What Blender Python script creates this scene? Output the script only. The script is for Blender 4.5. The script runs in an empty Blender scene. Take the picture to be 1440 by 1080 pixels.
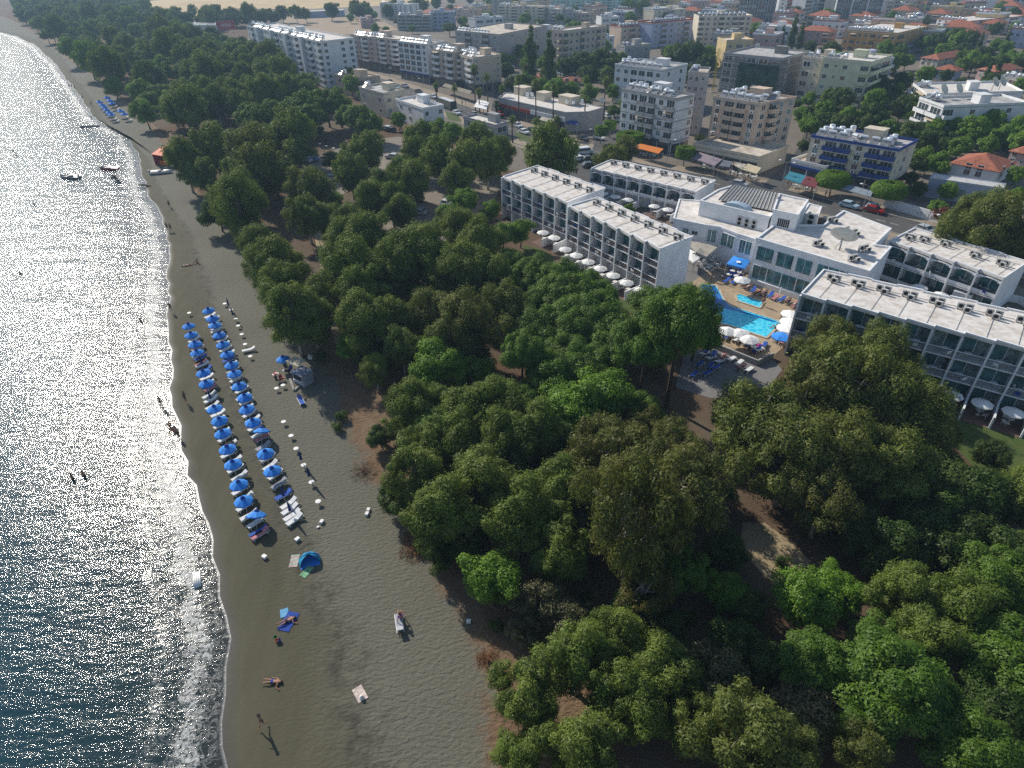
import bpy, math, random
import numpy as np
from mathutils import Vector, Matrix

# ------------------------------------------------------------------ camera, light, exposure
scene = bpy.context.scene
COL = scene.collection
CF, CT, CR, CH = 880.0, math.atan2(610.0, 880.0), math.radians(1.0), 48.0   # focal (px of 1440), tilt, roll, height

cam_d = bpy.data.cameras.new("Camera")
cam = bpy.data.objects.new("Camera", cam_d)
COL.objects.link(cam)
cam_d.sensor_width = 36.0
cam_d.lens = 36.0 * CF / 1440.0
cam_d.clip_start = 0.5
cam_d.clip_end = 12000
_f = Vector((0, math.cos(CT), -math.sin(CT)))
_u = Vector((0, math.sin(CT), math.cos(CT)))
_r = Vector((1, 0, 0))
_up2 = _u * math.cos(CR) + _r * math.sin(CR)
_r2 = _f.cross(_up2)
cam.matrix_world = Matrix(((_r2.x, _up2.x, -_f.x, 0), (_r2.y, _up2.y, -_f.y, 0), (_r2.z, _up2.z, -_f.z, CH), (0, 0, 0, 1)))
scene.camera = cam
scene.view_settings.view_transform = 'Standard'
scene.view_settings.look = 'None'
scene.view_settings.gamma = 1
scene.view_settings.use_curve_mapping = False
scene.view_settings.exposure = 0.48

SUN_AZ, SUN_EL = math.radians(-40.0), math.radians(33.5)   # azimuth from +Y, clockwise positive
world = bpy.data.worlds.new("World")
scene.world = world
world.use_nodes = True
wn = world.node_tree
sky = wn.nodes.new("ShaderNodeTexSky")
sky.sky_type = 'NISHITA'
sky.sun_disc = False
sky.sun_elevation = SUN_EL
sky.sun_rotation = SUN_AZ % (2 * math.pi)
sky.air_density = 1.0
sky.dust_density = 0.6
wn.nodes["Background"].inputs[1].default_value = 0.088
wn.links.new(sky.outputs[0], wn.nodes["Background"].inputs[0])
sun_d = bpy.data.lights.new("Sun", 'SUN')
sun_d.energy = 3.6
sun_d.angle = math.radians(0.55)
sun_d.color = (1.0, 0.93, 0.82)
sun = bpy.data.objects.new("Sun", sun_d)
COL.objects.link(sun)
_s = Vector((math.sin(SUN_AZ) * math.cos(SUN_EL), math.cos(SUN_AZ) * math.cos(SUN_EL), math.sin(SUN_EL)))
sun.rotation_euler = _s.to_track_quat('Z', 'Y').to_euler()
sun.location = _s * 300
scene.cycles.use_denoising = False
scene.cycles.max_bounces = 6
scene.cycles.diffuse_bounces = 2
scene.cycles.glossy_bounces = 3
scene.cycles.transmission_bounces = 3
scene.cycles.transparent_max_bounces = 6
scene.cycles.caustics_reflective = False
scene.cycles.caustics_refractive = False

# ------------------------------------------------------------------ picture point -> place on the ground
def P(px, py, z=0.0):
    x = px - 720; y = py - 540
    s, c = math.sin(CR), math.cos(CR)
    v = x * s + y * c; u = x * c - y * s
    cx, cy = u / CF, -v / CF
    rx, ry, rz = cx, math.cos(CT) + cy * math.sin(CT), -math.sin(CT) + cy * math.cos(CT)
    t = (z - CH) / rz
    return Vector((rx * t, ry * t, z))

def J(p):
    x, y, z = p[0], p[1], p[2] - CH
    w = y * math.cos(CT) - z * math.sin(CT); up = y * math.sin(CT) + z * math.cos(CT)
    u = x / w * CF; v = -up / w * CF; s, c = math.sin(CR), math.cos(CR)
    return (720 + u * c + v * s, 540 - u * s + v * c)

def solve_h(base, top_y):
    g = P(*base)
    lo, hi = 0.5, 80
    for _ in range(40):
        m = (lo + hi) / 2
        if J((g.x, g.y, m))[1] > top_y: lo = m
        else: hi = m
    return lo

# ------------------------------------------------------------------ mesh helper
class MB:
    def __init__(s): s.v = []; s.f = []; s.m = []
    def poly(s, pts, mi=0):
        n = len(s.v); s.v += [tuple(p) for p in pts]; s.f.append(tuple(range(n, n + len(pts)))); s.m.append(mi); return s
    def box(s, x0, x1, y0, y1, z0, z1, mi=0):
        n = len(s.v)
        s.v += [(x0, y0, z0), (x1, y0, z0), (x1, y1, z0), (x0, y1, z0), (x0, y0, z1), (x1, y0, z1), (x1, y1, z1), (x0, y1, z1)]
        for q in ((0, 3, 2, 1), (4, 5, 6, 7), (0, 1, 5, 4), (1, 2, 6, 5), (2, 3, 7, 6), (3, 0, 4, 7)):
            s.f.append(tuple(n + i for i in q)); s.m.append(mi)
        return s
    def prism(s, pts, z0, z1, mi=0, top=None):
        a = sum(pts[i][0] * pts[(i + 1) % len(pts)][1] - pts[(i + 1) % len(pts)][0] * pts[i][1] for i in range(len(pts)))
        if a < 0: pts = pts[::-1]
        n = len(s.v); k = len(pts)
        s.v += [(p[0], p[1], z0) for p in pts] + [(p[0], p[1], z1) for p in pts]
        for i in range(k):
            j = (i + 1) % k
            s.f.append((n + i, n + j, n + k + j, n + k + i)); s.m.append(mi)
        s.f.append(tuple(n + k + i for i in range(k))); s.m.append(mi if top is None else top)
        s.f.append(tuple(n + i for i in reversed(range(k)))); s.m.append(mi)
        return s
    def tube(s, pts, rs, n=8, mi=0, cap=True):
        rings = []
        for i, p in enumerate(pts):
            p = Vector(p)
            d = (Vector(pts[min(i + 1, len(pts) - 1)]) - Vector(pts[max(i - 1, 0)])).normalized()
            a = Vector((0, 0, 1)) if abs(d.z) < 0.9 else Vector((1, 0, 0))
            e1 = d.cross(a).normalized(); e2 = d.cross(e1)
            base = len(s.v)
            for k in range(n):
                t = 2 * math.pi * k / n
                s.v.append(tuple(p + e1 * (rs[i] * math.cos(t)) + e2 * (rs[i] * math.sin(t))))
            rings.append(base)
        for i in range(len(rings) - 1):
            for k in range(n):
                k2 = (k + 1) % n
                s.f.append((rings[i] + k, rings[i] + k2, rings[i + 1] + k2, rings[i + 1] + k)); s.m.append(mi)
        if cap:
            s.f.append(tuple(rings[0] + k for k in range(n))[::-1]); s.m.append(mi)
            s.f.append(tuple(rings[-1] + k for k in range(n))); s.m.append(mi)
        return s
    def lathe(s, prof, n=16, mi=0, c=(0, 0, 0), rot=None, sx=1, sy=1):
        base = len(s.v)
        for (r, z) in prof:
            for k in range(n):
                t = 2 * math.pi * k / n
                q = Vector((r * math.cos(t) * sx, r * math.sin(t) * sy, z))
                if rot is not None: q = rot @ q
                s.v.append((q.x + c[0], q.y + c[1], q.z + c[2]))
        for i in range(len(prof) - 1):
            for k in range(n):
                k2 = (k + 1) % n
                s.f.append((base + i * n + k, base + i * n + k2, base + (i + 1) * n + k2, base + (i + 1) * n + k)); s.m.append(mi)
        return s
    def add(s, o, xf=None, mi=None):
        n = len(s.v)
        s.v += [tuple(xf @ Vector(p)) if xf is not None else p for p in o.v]
        s.f += [tuple(n + i for i in f) for f in o.f]; s.m += [mi if mi is not None else k for k in o.m]
        return s
    def mesh(s, name, mats, smooth=False, xf=None):
        me = bpy.data.meshes.new(name)
        vs = [xf(*p) for p in s.v] if xf else s.v
        me.from_pydata([tuple(p) for p in vs], [], s.f)
        for m in (mats if isinstance(mats, (list, tuple)) else [mats]): me.materials.append(m)
        me.polygons.foreach_set("material_index", s.m)
        if smooth: me.polygons.foreach_set("use_smooth", [True] * len(s.f))
        me.update()
        return me
    def build(s, name, mats, parent=None, loc=(0, 0, 0), rz=0.0, smooth=False, xf=None):
        return obj(name, s.mesh(name, mats, smooth, xf), parent, loc, rz)

def obj(name, me, parent=None, loc=(0, 0, 0), rz=0.0, scale=None):
    o = bpy.data.objects.new(name, me)
    COL.objects.link(o)
    if parent is not None: o.parent = parent
    o.location = loc
    if rz: o.rotation_euler = (0, 0, rz)
    if scale: o.scale = scale
    return o

def tag(o, label=None, cat=None, group=None, kind=None):
    if label: o["label"] = label
    if cat: o["category"] = cat
    if group: o["group"] = group
    if kind: o["kind"] = kind
    return o

def thing(name, label, cat, loc=(0, 0, 0), rz=0.0, group=None):
    o = obj(name, None, None, loc, rz)
    return tag(o, label, cat, group)

CHILD = {}
def adopt(root):
    """remember the parts of a thing so that it can be copied"""
    def rec(o): return [(c, rec(c)) for c in o.children]
    CHILD[root.name] = rec(root)
    return root

def dup(root, loc, rz=0.0, scale=None, label=None, group=None, rot=None):
    def cp(o, par, kids):
        c = o.copy(); COL.objects.link(c)
        if par is not None: c.parent = par
        for k, kk in kids: cp(k, c, kk)
        return c
    c = cp(root, None, CHILD[root.name])
    c.location = loc
    c.rotation_euler = rot if rot is not None else (0, 0, rz)
    if scale: c.scale = scale if isinstance(scale, (tuple, list)) else (scale,) * 3
    if label: c["label"] = label
    if group: c["group"] = group
    return c

def kill(root):
    def rec(o, kids):
        for k, kk in kids: rec(k, kk)
        bpy.data.objects.remove(o)
    rec(root, CHILD[root.name])

# ------------------------------------------------------------------ materials
def nodes(m):
    nt = m.node_tree; return nt, nt.nodes, nt.links
MC = {}
def mat(name, col, rough=0.8, var=0.08, scale=0.6, spec=0.3, metal=0.0, bump=0.0, bscale=20, var2=None, emit=None):
    """plain surface with procedural tonal variation in object space"""
    if name in MC: return MC[name]
    m = bpy.data.materials.new(name); m.use_nodes = True
    nt, N, L = nodes(m); b = N["Principled BSDF"]
    b.inputs["Roughness"].default_value = rough
    b.inputs["Specular IOR Level"].default_value = spec
    b.inputs["Metallic"].default_value = metal
    tc = N.new("ShaderNodeTexCoord"); nz = N.new("ShaderNodeTexNoise")
    nz.inputs["Scale"].default_value = scale; nz.inputs["Detail"].default_value = 5; nz.inputs["Roughness"].default_value = 0.65
    L.new(tc.outputs["Object"], nz.inputs["Vector"])
    rp = N.new("ShaderNodeValToRGB")
    c = col; d = var2 if var2 else tuple(max(0, x * (1 - 2.2 * var)) for x in c); e = tuple(min(1, x * (1 + var)) for x in c)
    rp.color_ramp.elements[0].color = (*d, 1); rp.color_ramp.elements[0].position = 0.32
    rp.color_ramp.elements[1].color = (*e, 1); rp.color_ramp.elements[1].position = 0.6
    L.new(nz.outputs["Fac"], rp.inputs[0]); L.new(rp.outputs[0], b.inputs["Base Color"])
    if bump:
        n2 = N.new("ShaderNodeTexNoise"); n2.inputs["Scale"].default_value = bscale; n2.inputs["Detail"].default_value = 4
        L.new(tc.outputs["Object"], n2.inputs["Vector"])
        bp = N.new("ShaderNodeBump"); bp.inputs["Strength"].default_value = bump; bp.inputs["Distance"].default_value = 0.05
        L.new(n2.outputs["Fac"], bp.inputs["Height"]); L.new(bp.outputs[0], b.inputs["Normal"])
    MC[name] = m
    return m

ORD = ["", "first", "second", "third", "fourth", "fifth", "sixth", "seventh", "eighth", "ninth", "tenth", "eleventh", "twelfth", "thirteenth",
       "fourteenth", "fifteenth", "sixteenth", "seventeenth", "eighteenth", "nineteenth", "twentieth"]
def ordw(n):
    if n < len(ORD): return ORD[n]
    t = n // 10; u = n % 10
    tens = {2: "twenty", 3: "thirty", 4: "forty", 5: "fifty", 6: "sixty", 7: "seventy", 8: "eighty", 9: "ninety"}
    tt = {2: "twentieth", 3: "thirtieth", 4: "fortieth", 5: "fiftieth", 6: "sixtieth", 7: "seventieth", 8: "eightieth", 9: "ninetieth"}
    return tt[t] if u == 0 else tens[t] + "-" + ORD[u]

LANDMARKS = {}
def landmark(name, px, py): LANDMARKS[name] = P(px, py)
PENDING = []
def rank_label(o, phrase, pos, marks=None):
    PENDING.append((o, phrase, Vector((pos[0], pos[1], 0)), marks))
def resolve_labels():
    by = {}
    P(0, 0)
    for k, v in {'the orange beach kiosk': (236, 228), 'the far blue umbrellas': (150, 155), 'the turquoise tent': (434, 786), 'the lone grey lounger': (561, 876), 'the sunlit clearing': (1080, 770), 'the white warehouse': (280, 36), 'the larger brushwood heap': (583, 776), 'the lowest sunbather': (384, 959)}.items(): landmark(k, *v)
    for o, ph, pos, marks in PENDING:
        ks = marks or LANDMARKS.keys()
        l = min(ks, key=lambda k: (LANDMARKS[k] - pos).length)
        by.setdefault((ph, l), []).append(((LANDMARKS[l] - pos).length, o))
    for (ph, l), lst in by.items():
        lst.sort(key=lambda t: t[0])
        for i, (_, o) in enumerate(lst):
            o["label"] = ph + (", nearest to " if i == 0 else ", %s nearest to " % ordw(i + 1)) + l
# ------------------------------------------------------------------ sea, beach and ground
SEA = -0.5
shore_px = [(325, 1080), (322, 980), (318, 900), (311, 840), (301, 780), (290, 740), (277, 700), (270, 650), (257, 612), (244, 572), (238, 520),
            (236, 470), (238, 440), (240, 400), (238, 360), (232, 322), (222, 292), (206, 262), (198, 240), (192, 212), (180, 190), (160, 180), (136, 170),
            (128, 160), (122, 148), (112, 135), (97, 116), (85, 100), (72, 85), (50, 65), (25, 52), (0, 45), (-40, 32), (-120, 16)]
land_px = [(712, 1080), (708, 1000), (700, 930), (690, 895), (655, 840), (628, 800), (600, 760), (555, 700), (535, 665), (505, 610), (490, 570),
           (475, 520), (455, 490), (430, 455), (395, 420), (365, 380), (345, 345), (325, 322), (300, 300), (285, 280), (268, 262), (255, 240), (245, 220),
           (225, 195), (205, 172), (178, 150), (155, 128), (130, 106), (100, 85), (75, 65), (40, 42), (15, 28), (-20, 16), (-100, 2)]
def resample(pts, n):
    d = [0]
    for i in range(1, len(pts)): d.append(d[-1] + (pts[i] - pts[i - 1]).length)
    out = []; k = 0
    for i in range(n):
        t = d[-1] * i / (n - 1)
        while k < len(d) - 2 and d[k + 1] < t: k += 1
        f = (t - d[k]) / max(1e-6, d[k + 1] - d[k]); out.append(pts[k].lerp(pts[k + 1], min(1, f)))
    return out
def geo_resample(A, B, step0=1.5, grow=0.012):
    """walk both lines together by vertex, with finer steps close to the camera"""
    oa, ob = [], []
    for i in range(len(A) - 1):
        L = max((A[i + 1] - A[i]).length, (B[i + 1] - B[i]).length)
        st = step0 + grow * A[i].length
        n = max(1, int(L / st))
        for k in range(n):
            oa.append(A[i].lerp(A[i + 1], k / n)); ob.append(B[i].lerp(B[i + 1], k / n))
    oa.append(A[-1]); ob.append(B[-1]); return oa, ob
SH = [P(*p, SEA) for p in shore_px]; LA = [P(*p, 0) for p in land_px]
SH = [SH[0] + Vector((14, -62, 0)), SH[0] + Vector((4, -24, 0))] + SH
LA = [Vector((LA[0].x + 22, -42, 0)), Vector((LA[0].x + 10, -4, 0))] + LA
def smooth_line(L, n=2):
    for _ in range(n):
        L = [L[0]] + [L[i] * 0.5 + (L[i - 1] + L[i + 1]) * 0.25 for i in range(1, len(L) - 1)] + [L[-1]]
    return L
SHf, LAf = geo_resample(SH, LA)
SHf = smooth_line(SHf, 3); LAf = smooth_line(LAf, 6)
OUT = Vector((-0.84, -0.54, 0)).normalized()
random.seed(5)
SHf = [p + OUT * (0.22 * math.sin(i * 0.9) + 0.3 * math.sin(i * 0.37 + 1) + 0.25 * math.sin(i * 2.3 + math.sin(i))) for i, p in enumerate(SHf)]

def grid_mesh(name, rows, attrs, mats, smooth=True):
    nr, nc = len(rows), len(rows[0])
    me = bpy.data.meshes.new(name)
    me.from_pydata([tuple(p) for r in rows for p in r], [], [(i * nc + j, i * nc + j + 1, (i + 1) * nc + j + 1, (i + 1) * nc + j) for i in range(nr - 1) for j in range(nc - 1)])
    for an, av in attrs.items():
        a = me.attributes.new(an, 'FLOAT', 'POINT'); a.data.foreach_set("value", [x for r in av for x in r])
    me.materials.append(mats)
    if smooth: me.polygons.foreach_set("use_smooth", [True] * len(me.polygons))
    me.update()
    if me.polygons[len(me.polygons) // 2].normal.z < 0: me.flip_normals()
    return me

def N_(nt, t, **kw):
    n = nt.nodes.new(t)
    for k, v in kw.items():
        if k in n.inputs: n.inputs[k].default_value = v
        else: setattr(n, k, v)
    return n
def ramp(nt, src, stops):
    r = nt.nodes.new("ShaderNodeValToRGB"); e = r.color_ramp.elements
    while len(e) < len(stops): e.new(0.5)
    for i, (p, c) in enumerate(stops):
        e[i].position = p; e[i].color = (*c, 1) if isinstance(c, tuple) else (c, c, c, 1)
    nt.links.new(src, r.inputs[0]); return r.outputs[0]
def mapr(nt, src, a, b, c=0.0, d=1.0):
    r = nt.nodes.new("ShaderNodeMapRange"); r.inputs[1].default_value = a; r.inputs[2].default_value = b; r.inputs[3].default_value = c; r.inputs[4].default_value = d
    nt.links.new(src, r.inputs[0]); return r.outputs[0]
def math_(nt, op, a, b=None):
    r = nt.nodes.new("ShaderNodeMath"); r.operation = op
    for i, x in enumerate((a, b)):
        if x is None: continue
        if isinstance(x, (int, float)): r.inputs[i].default_value = x
        else: nt.links.new(x, r.inputs[i])
    return r.outputs[0]
def mixc(nt, f, a, b):
    r = nt.nodes.new("ShaderNodeMix"); r.data_type = 'RGBA'
    for i, x in ((0, f), (6, a), (7, b)):
        if isinstance(x, (int, float)): r.inputs[i].default_value = x
        elif isinstance(x, tuple): r.inputs[i].default_value = (*x, 1)
        else: nt.links.new(x, r.inputs[i])
    return r.outputs[2]
def noise(nt, vec, scale, detail=4, rough=0.6, dist=0.0):
    n = nt.nodes.new("ShaderNodeTexNoise"); n.inputs["Scale"].default_value = scale; n.inputs["Detail"].default_value = detail
    n.inputs["Roughness"].default_value = rough; n.inputs["Distortion"].default_value = dist
    nt.links.new(vec, n.inputs["Vector"]); return n.outputs["Fac"]
def coords(nt, scale=(1, 1, 1), rz=0.0):
    g = nt.nodes.new("ShaderNodeNewGeometry"); mp = nt.nodes.new("ShaderNodeMapping")
    mp.inputs["Scale"].default_value = scale; mp.inputs["Rotation"].default_value = (0, 0, rz)
    nt.links.new(g.outputs["Position"], mp.inputs["Vector"]); return mp.outputs[0]
def new_mat(name):
    m = bpy.data.materials.new(name); m.use_nodes = True
    return m, m.node_tree, m.node_tree.nodes["Principled BSDF"]

# sea
m_sea, nt, b = new_mat("sea_water")
at = N_(nt, "ShaderNodeAttribute", attribute_name="d")
c1 = coords(nt); c2 = coords(nt, (0.35, 1.0, 1.0), math.radians(-57))
swell = noise(nt, c2, 0.22, 3, 0.5, 0.3); chop = noise(nt, c2, 1.5, 5, 0.62, 0.4); rip = noise(nt, c1, 5.0, 3, 0.6)
h = math_(nt, 'ADD', math_(nt, 'ADD', math_(nt, "MULTIPLY", swell, 0.27), math_(nt, "MULTIPLY", chop, 0.13)), math_(nt, "MULTIPLY", rip, 0.034))
bp = nt.nodes.new("ShaderNodeBump"); bp.inputs["Distance"].default_value = 1.0; nt.links.new(h, bp.inputs["Height"])
calm = mapr(nt, at.outputs["Fac"], 0.5, 3.0, 0.55, 1.0)
sx_ = nt.nodes.new("ShaderNodeSeparateXYZ"); nt.links.new(c1, sx_.inputs[0]); wind = mapr(nt, math_(nt, "ADD", sx_.outputs[1], mapr(nt, noise(nt, c1, 0.03, 4, .6), 0, 1, -30, 30)), 35.0, 110.0)
calm = math_(nt, "MULTIPLY", calm, mapr(nt, wind, 0, 1, 0.72, 1.0)); off = mapr(nt, sx_.outputs[1], 90, 380, 1.0, 1.9)
h2_ = math_(nt, "MULTIPLY", h, off); nt.links.new(h2_, bp.inputs["Height"])
nt.links.new(calm, bp.inputs["Strength"]); nt.links.new(bp.outputs[0], b.inputs["Normal"])
jag = noise(nt, c1, 0.35, 5, 0.7); fine = noise(nt, c1, 3.0, 6, 0.75, 0.6)
swash = noise(nt, coords(nt, (1, 1, 1)), 0.9, 6, 0.75, 1.2)
dd = math_(nt, 'ADD', at.outputs["Fac"], mapr(nt, jag, 0, 1, -2.2, 2.2))
band = math_(nt, 'MULTIPLY', mapr(nt, dd, 1.6, 2.1), mapr(nt, dd, 3.6, 2.8))
band2 = math_(nt, 'MULTIPLY', math_(nt, 'MULTIPLY', mapr(nt, dd, 5.2, 5.5), mapr(nt, dd, 6.0, 5.7)), 0.3)
edge = math_(nt, 'MULTIPLY', mapr(nt, at.outputs["Fac"], -0.2, 0.0), mapr(nt, at.outputs["Fac"], 0.3, 0.05))
foam = math_(nt, 'MULTIPLY', math_(nt, 'ADD', band, band2), mapr(nt, fine, 0.46, 0.60))
lace = math_(nt, 'MULTIPLY', math_(nt, 'MULTIPLY', mapr(nt, at.outputs['Fac'], 0.1, 0.5), mapr(nt, at.outputs['Fac'], 7.5, 3.0)), mapr(nt, math_(nt, 'ABSOLUTE', math_(nt, 'SUBTRACT', swash, 0.5)), 0.022, 0.004, 0, 0.45))
foam = math_(nt, 'MAXIMUM', foam, lace)
foam = math_(nt, 'MAXIMUM', foam, math_(nt, 'MULTIPLY', edge, 0.35))
base = mixc(nt, mapr(nt, at.outputs["Fac"], 0, 26), (0.020, 0.032, 0.030), (0.003, 0.052, 0.078))
base = mixc(nt, mapr(nt, at.outputs["Fac"], 0, 2.0), (0.040, 0.042, 0.040), base)
nt.links.new(mixc(nt, foam, base, (0.55, 0.56, 0.55)), b.inputs["Base Color"])
nt.links.new(math_(nt, "MAXIMUM", math_(nt, "MULTIPLY", foam, 0.9), mapr(nt, wind, 0, 1, 0.06, 0.11)), b.inputs["Roughness"])
b.inputs["IOR"].default_value = 1.33
b.inputs["Specular IOR Level"].default_value = 0.5
dl = [-1.5, 0, 0.5, 1.2, 2, 3, 4, 5, 6.5, 8, 11, 16, 25, 45, 100, 300, 900, 3000]
rows = [[p + OUT * d + Vector((0, 0, SEA - p.z)) for d in dl] for p in SHf]
tag(obj("sea", grid_mesh("sea", rows, {"d": [dl] * len(rows)}, m_sea)), "sea water glittering under the low sun beside the beach", "sea", kind="structure")

# beach: from under the water up to the trees
m_sand, nt, b = new_mat("grey_sand")
at = N_(nt, "ShaderNodeAttribute", attribute_name="d"); al = N_(nt, "ShaderNodeAttribute", attribute_name="l")
c1 = coords(nt); c2 = coords(nt, (0.55, 1, 1), math.radians(-30))
big = noise(nt, c1, 0.09, 5, 0.6); med = noise(nt, c1, 0.7, 5, 0.7); streak = noise(nt, coords(nt, (1, 0.16, 1), math.radians(-25)), 0.35, 5, 0.65)
dry = mixc(nt, mapr(nt, big, 0.3, 0.7), (0.132, 0.127, 0.096), (0.158, 0.152, 0.115))
dry = mixc(nt, mapr(nt, noise(nt, c1, 6, 3, 0.7), 0.3, 0.75, 0, 0.35), dry, (0.085, 0.08, 0.066))
wetz = mixc(nt, mapr(nt, streak, 0.35, 0.7), (0.080, 0.074, 0.046), (0.104, 0.097, 0.063))
dn = math_(nt, 'ADD', at.outputs["Fac"], mapr(nt, big, 0, 1, -4, 4))
colr = mixc(nt, mapr(nt, dn, 7, 13), wetz, dry)
wr = math_(nt, 'MULTIPLY', math_(nt, 'MULTIPLY', mapr(nt, dn, 8.0, 10.0), mapr(nt, dn, 14.0, 11.0)), mapr(nt, med, 0.42, 0.62))
colr = mixc(nt, math_(nt, 'MULTIPLY', wr, 0.75), colr, (0.048, 0.044, 0.033))
vw = mapr(nt, at.outputs["Fac"], 0.0, 1.3)
colr = mixc(nt, vw, (0.05, 0.048, 0.04), colr)
ln = math_(nt, 'ADD', al.outputs["Fac"], mapr(nt, noise(nt, c1, 0.35, 5, 0.7), 0, 1, -4.5, 4.5))
soil = mixc(nt, mapr(nt, med, 0.35, 0.65), (0.14, 0.085, 0.05), (0.20, 0.14, 0.085))
colr = mixc(nt, mapr(nt, ln, 2.2, 0.4), colr, soil)
nt.links.new(colr, b.inputs["Base Color"])
nt.links.new(mapr(nt, at.outputs["Fac"], 0.0, 1.6, 0.62, 0.95), b.inputs["Roughness"])
b.inputs["Specular IOR Level"].default_value = 0.25
foot = noise(nt, c2, 3.6, 2, 0.5, 0.3); foot2 = noise(nt, c1, 9, 3, 0.6)
hh = math_(nt, 'ADD', math_(nt, 'MULTIPLY', foot, 0.17), math_(nt, 'MULTIPLY', foot2, 0.04))
bp = nt.nodes.new("ShaderNodeBump"); bp.inputs["Distance"].default_value = 0.8
nt.links.new(mapr(nt, dn, 3, 12, 0.12, 1.0), bp.inputs["Strength"]); nt.links.new(hh, bp.inputs["Height"]); nt.links.new(bp.outputs[0], b.inputs["Normal"])
rows, dv, lv = [], [], []
ts = [0.5, 1.0, 1.6, 2.4, 3.5, 5, 7, 10, 14]
for i, (s, l) in enumerate(zip(SHf, LAf)):
    W = (Vector((l.x, l.y, 0)) - Vector((s.x, s.y, 0))).length; dirn = (Vector((l.x, l.y, 0)) - Vector((s.x, s.y, 0))).normalized()
    offs = [-8, -3, 0] + [min(t, W * (0.05 + 0.08 * k)) for k, t in enumerate(ts)] + [W * 0.8, W, W + 7]
    r = []
    for o in offs:
        z = SEA + (o * 0.12 if o < 0 else 0.506 * (1 - (1 - min(1, o / 6.0)) ** 2))
        q = Vector((s.x, s.y, 0)) + dirn * o; q.z = z if z < 0.006 else 0.006
        if o >= 6: q.z = 0.006
        r.append(q)
    rows.append(r); dv.append(offs); lv.append([W - o for o in offs])
tag(obj("beach", grid_mesh("beach", rows, {"d": dv, "l": lv}, m_sand)), "grey sand beach trodden with footprints", "beach", kind="structure")

# ground: one sheet to beyond the horizon, its edge lying under the beach
m_soil, nt, b = new_mat("park_soil")
c1 = coords(nt)
a_ = noise(nt, c1, 0.06, 5, 0.65); b_ = noise(nt, c1, 0.5, 6, 0.7); c_ = noise(nt, c1, 6, 4, 0.7)
col = mixc(nt, mapr(nt, b_, 0.35, 0.65), (0.10, 0.058, 0.035), (0.16, 0.10, 0.064))
col = mixc(nt, mapr(nt, a_, 0.42, 0.62), col, (0.15, 0.12, 0.085))
col = mixc(nt, mapr(nt, c_, 0.45, 0.7, 0, 0.6), col, (0.08, 0.055, 0.035))
nt.links.new(col, b.inputs["Base Color"]); b.inputs["Roughness"].default_value = 0.95; b.inputs["Specular IOR Level"].default_value = 0.1
bp = nt.nodes.new("ShaderNodeBump"); bp.inputs["Distance"].default_value = 0.3; bp.inputs["Strength"].default_value = 0.5; nt.links.new(c_, bp.inputs["Height"]); nt.links.new(bp.outputs[0], b.inputs["Normal"])
gp = [LAf[i].lerp(Vector((SHf[i].x, SHf[i].y, 0)), 0.12) for i in range(0, len(LAf), 3)] + [Vector((LAf[-1].x, LAf[-1].y, 0))]
for p in gp: p.z = 0
rows = [[p, Vector((p.x + 500, p.y, 0)), Vector((4000, p.y * 1.2, 0))] for p in gp]
last = rows[-1]
rows.append([Vector((last[0].x - 900, 1500, 0)), Vector((last[1].x, 1500, 0)), Vector((4000, 1600, 0))])
rows.append([Vector((-4000, 6000, 0)), Vector((0, 6000, 0)), Vector((6000, 6000, 0))])
tag(obj("ground", grid_mesh("ground", rows, {}, m_soil, False)), "brown soil and litter between the park trees", "ground", kind="structure")

def sheet(name, px, m, lvl=1, label=None, cat=None, kind="structure", pts=None):
    pts = pts or [P(*p) for p in px]
    a = sum(pts[i].x * pts[(i + 1) % len(pts)].y - pts[(i + 1) % len(pts)].x * pts[i].y for i in range(len(pts)))
    if a < 0: pts = pts[::-1]
    me = bpy.data.meshes.new(name)
    me.from_pydata([(p.x, p.y, 0.006 + 0.0045 * lvl) for p in pts], [], [tuple(range(len(pts)))])
    me.materials.append(m); me.update()
    return tag(obj(name, me), label, cat, kind=kind)
def line_sheet(name, px, w, m, lvl=1, label=None, cat=None, pts=None, z=None):
    c = pts or [P(*p) for p in px]; L, R = [], []
    for i in range(len(c)):
        d = (c[min(i + 1, len(c) - 1)] - c[max(i - 1, 0)]).normalized(); n = Vector((-d.y, d.x, 0))
        L.append(c[i] + n * w / 2); R.append(c[i] - n * w / 2)
    zz = 0.006 + 0.0045 * lvl if z is None else z
    me = bpy.data.meshes.new(name)
    v = [(p.x, p.y, zz) for p in L] + [(p.x, p.y, zz) for p in R]; k = len(c)
    me.from_pydata(v, [], [(k + i, k + i + 1, i + 1, i) for i in range(k - 1)])
    me.materials.append(m); me.update()
    return tag(obj(name, me), label, cat, kind="structure")
def ground_mat(name, c1_, c2_, c3_, s1=0.15, s2=1.5, s3=8, bump=0.2, rough=0.9):
    m, nt, b = new_mat(name); c = coords(nt)
    col = mixc(nt, mapr(nt, noise(nt, c, s1, 5, 0.65), 0.38, 0.62), c1_, c2_)
    col = mixc(nt, mapr(nt, noise(nt, c, s2, 5, 0.7), 0.48, 0.7, 0, 0.8), col, c3_)
    n3 = noise(nt, c, s3, 4, 0.7)
    col = mixc(nt, mapr(nt, n3, 0.4, 0.75, 0, 0.35), col, tuple(x * 0.6 for x in c1_))
    nt.links.new(col, b.inputs["Base Color"]); b.inputs["Roughness"].default_value = rough; b.inputs["Specular IOR Level"].default_value = 0.2
    bp = nt.nodes.new("ShaderNodeBump"); bp.inputs["Distance"].default_value = 0.1; bp.inputs["Strength"].default_value = bump
    nt.links.new(n3, bp.inputs["Height"]); nt.links.new(bp.outputs[0], b.inputs["Normal"])
    return m
M_PAVE = ground_mat("town_paving", (0.16, 0.14, 0.115), (0.22, 0.185, 0.15), (0.12, 0.10, 0.08), 0.05, 0.4, 4)
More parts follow.
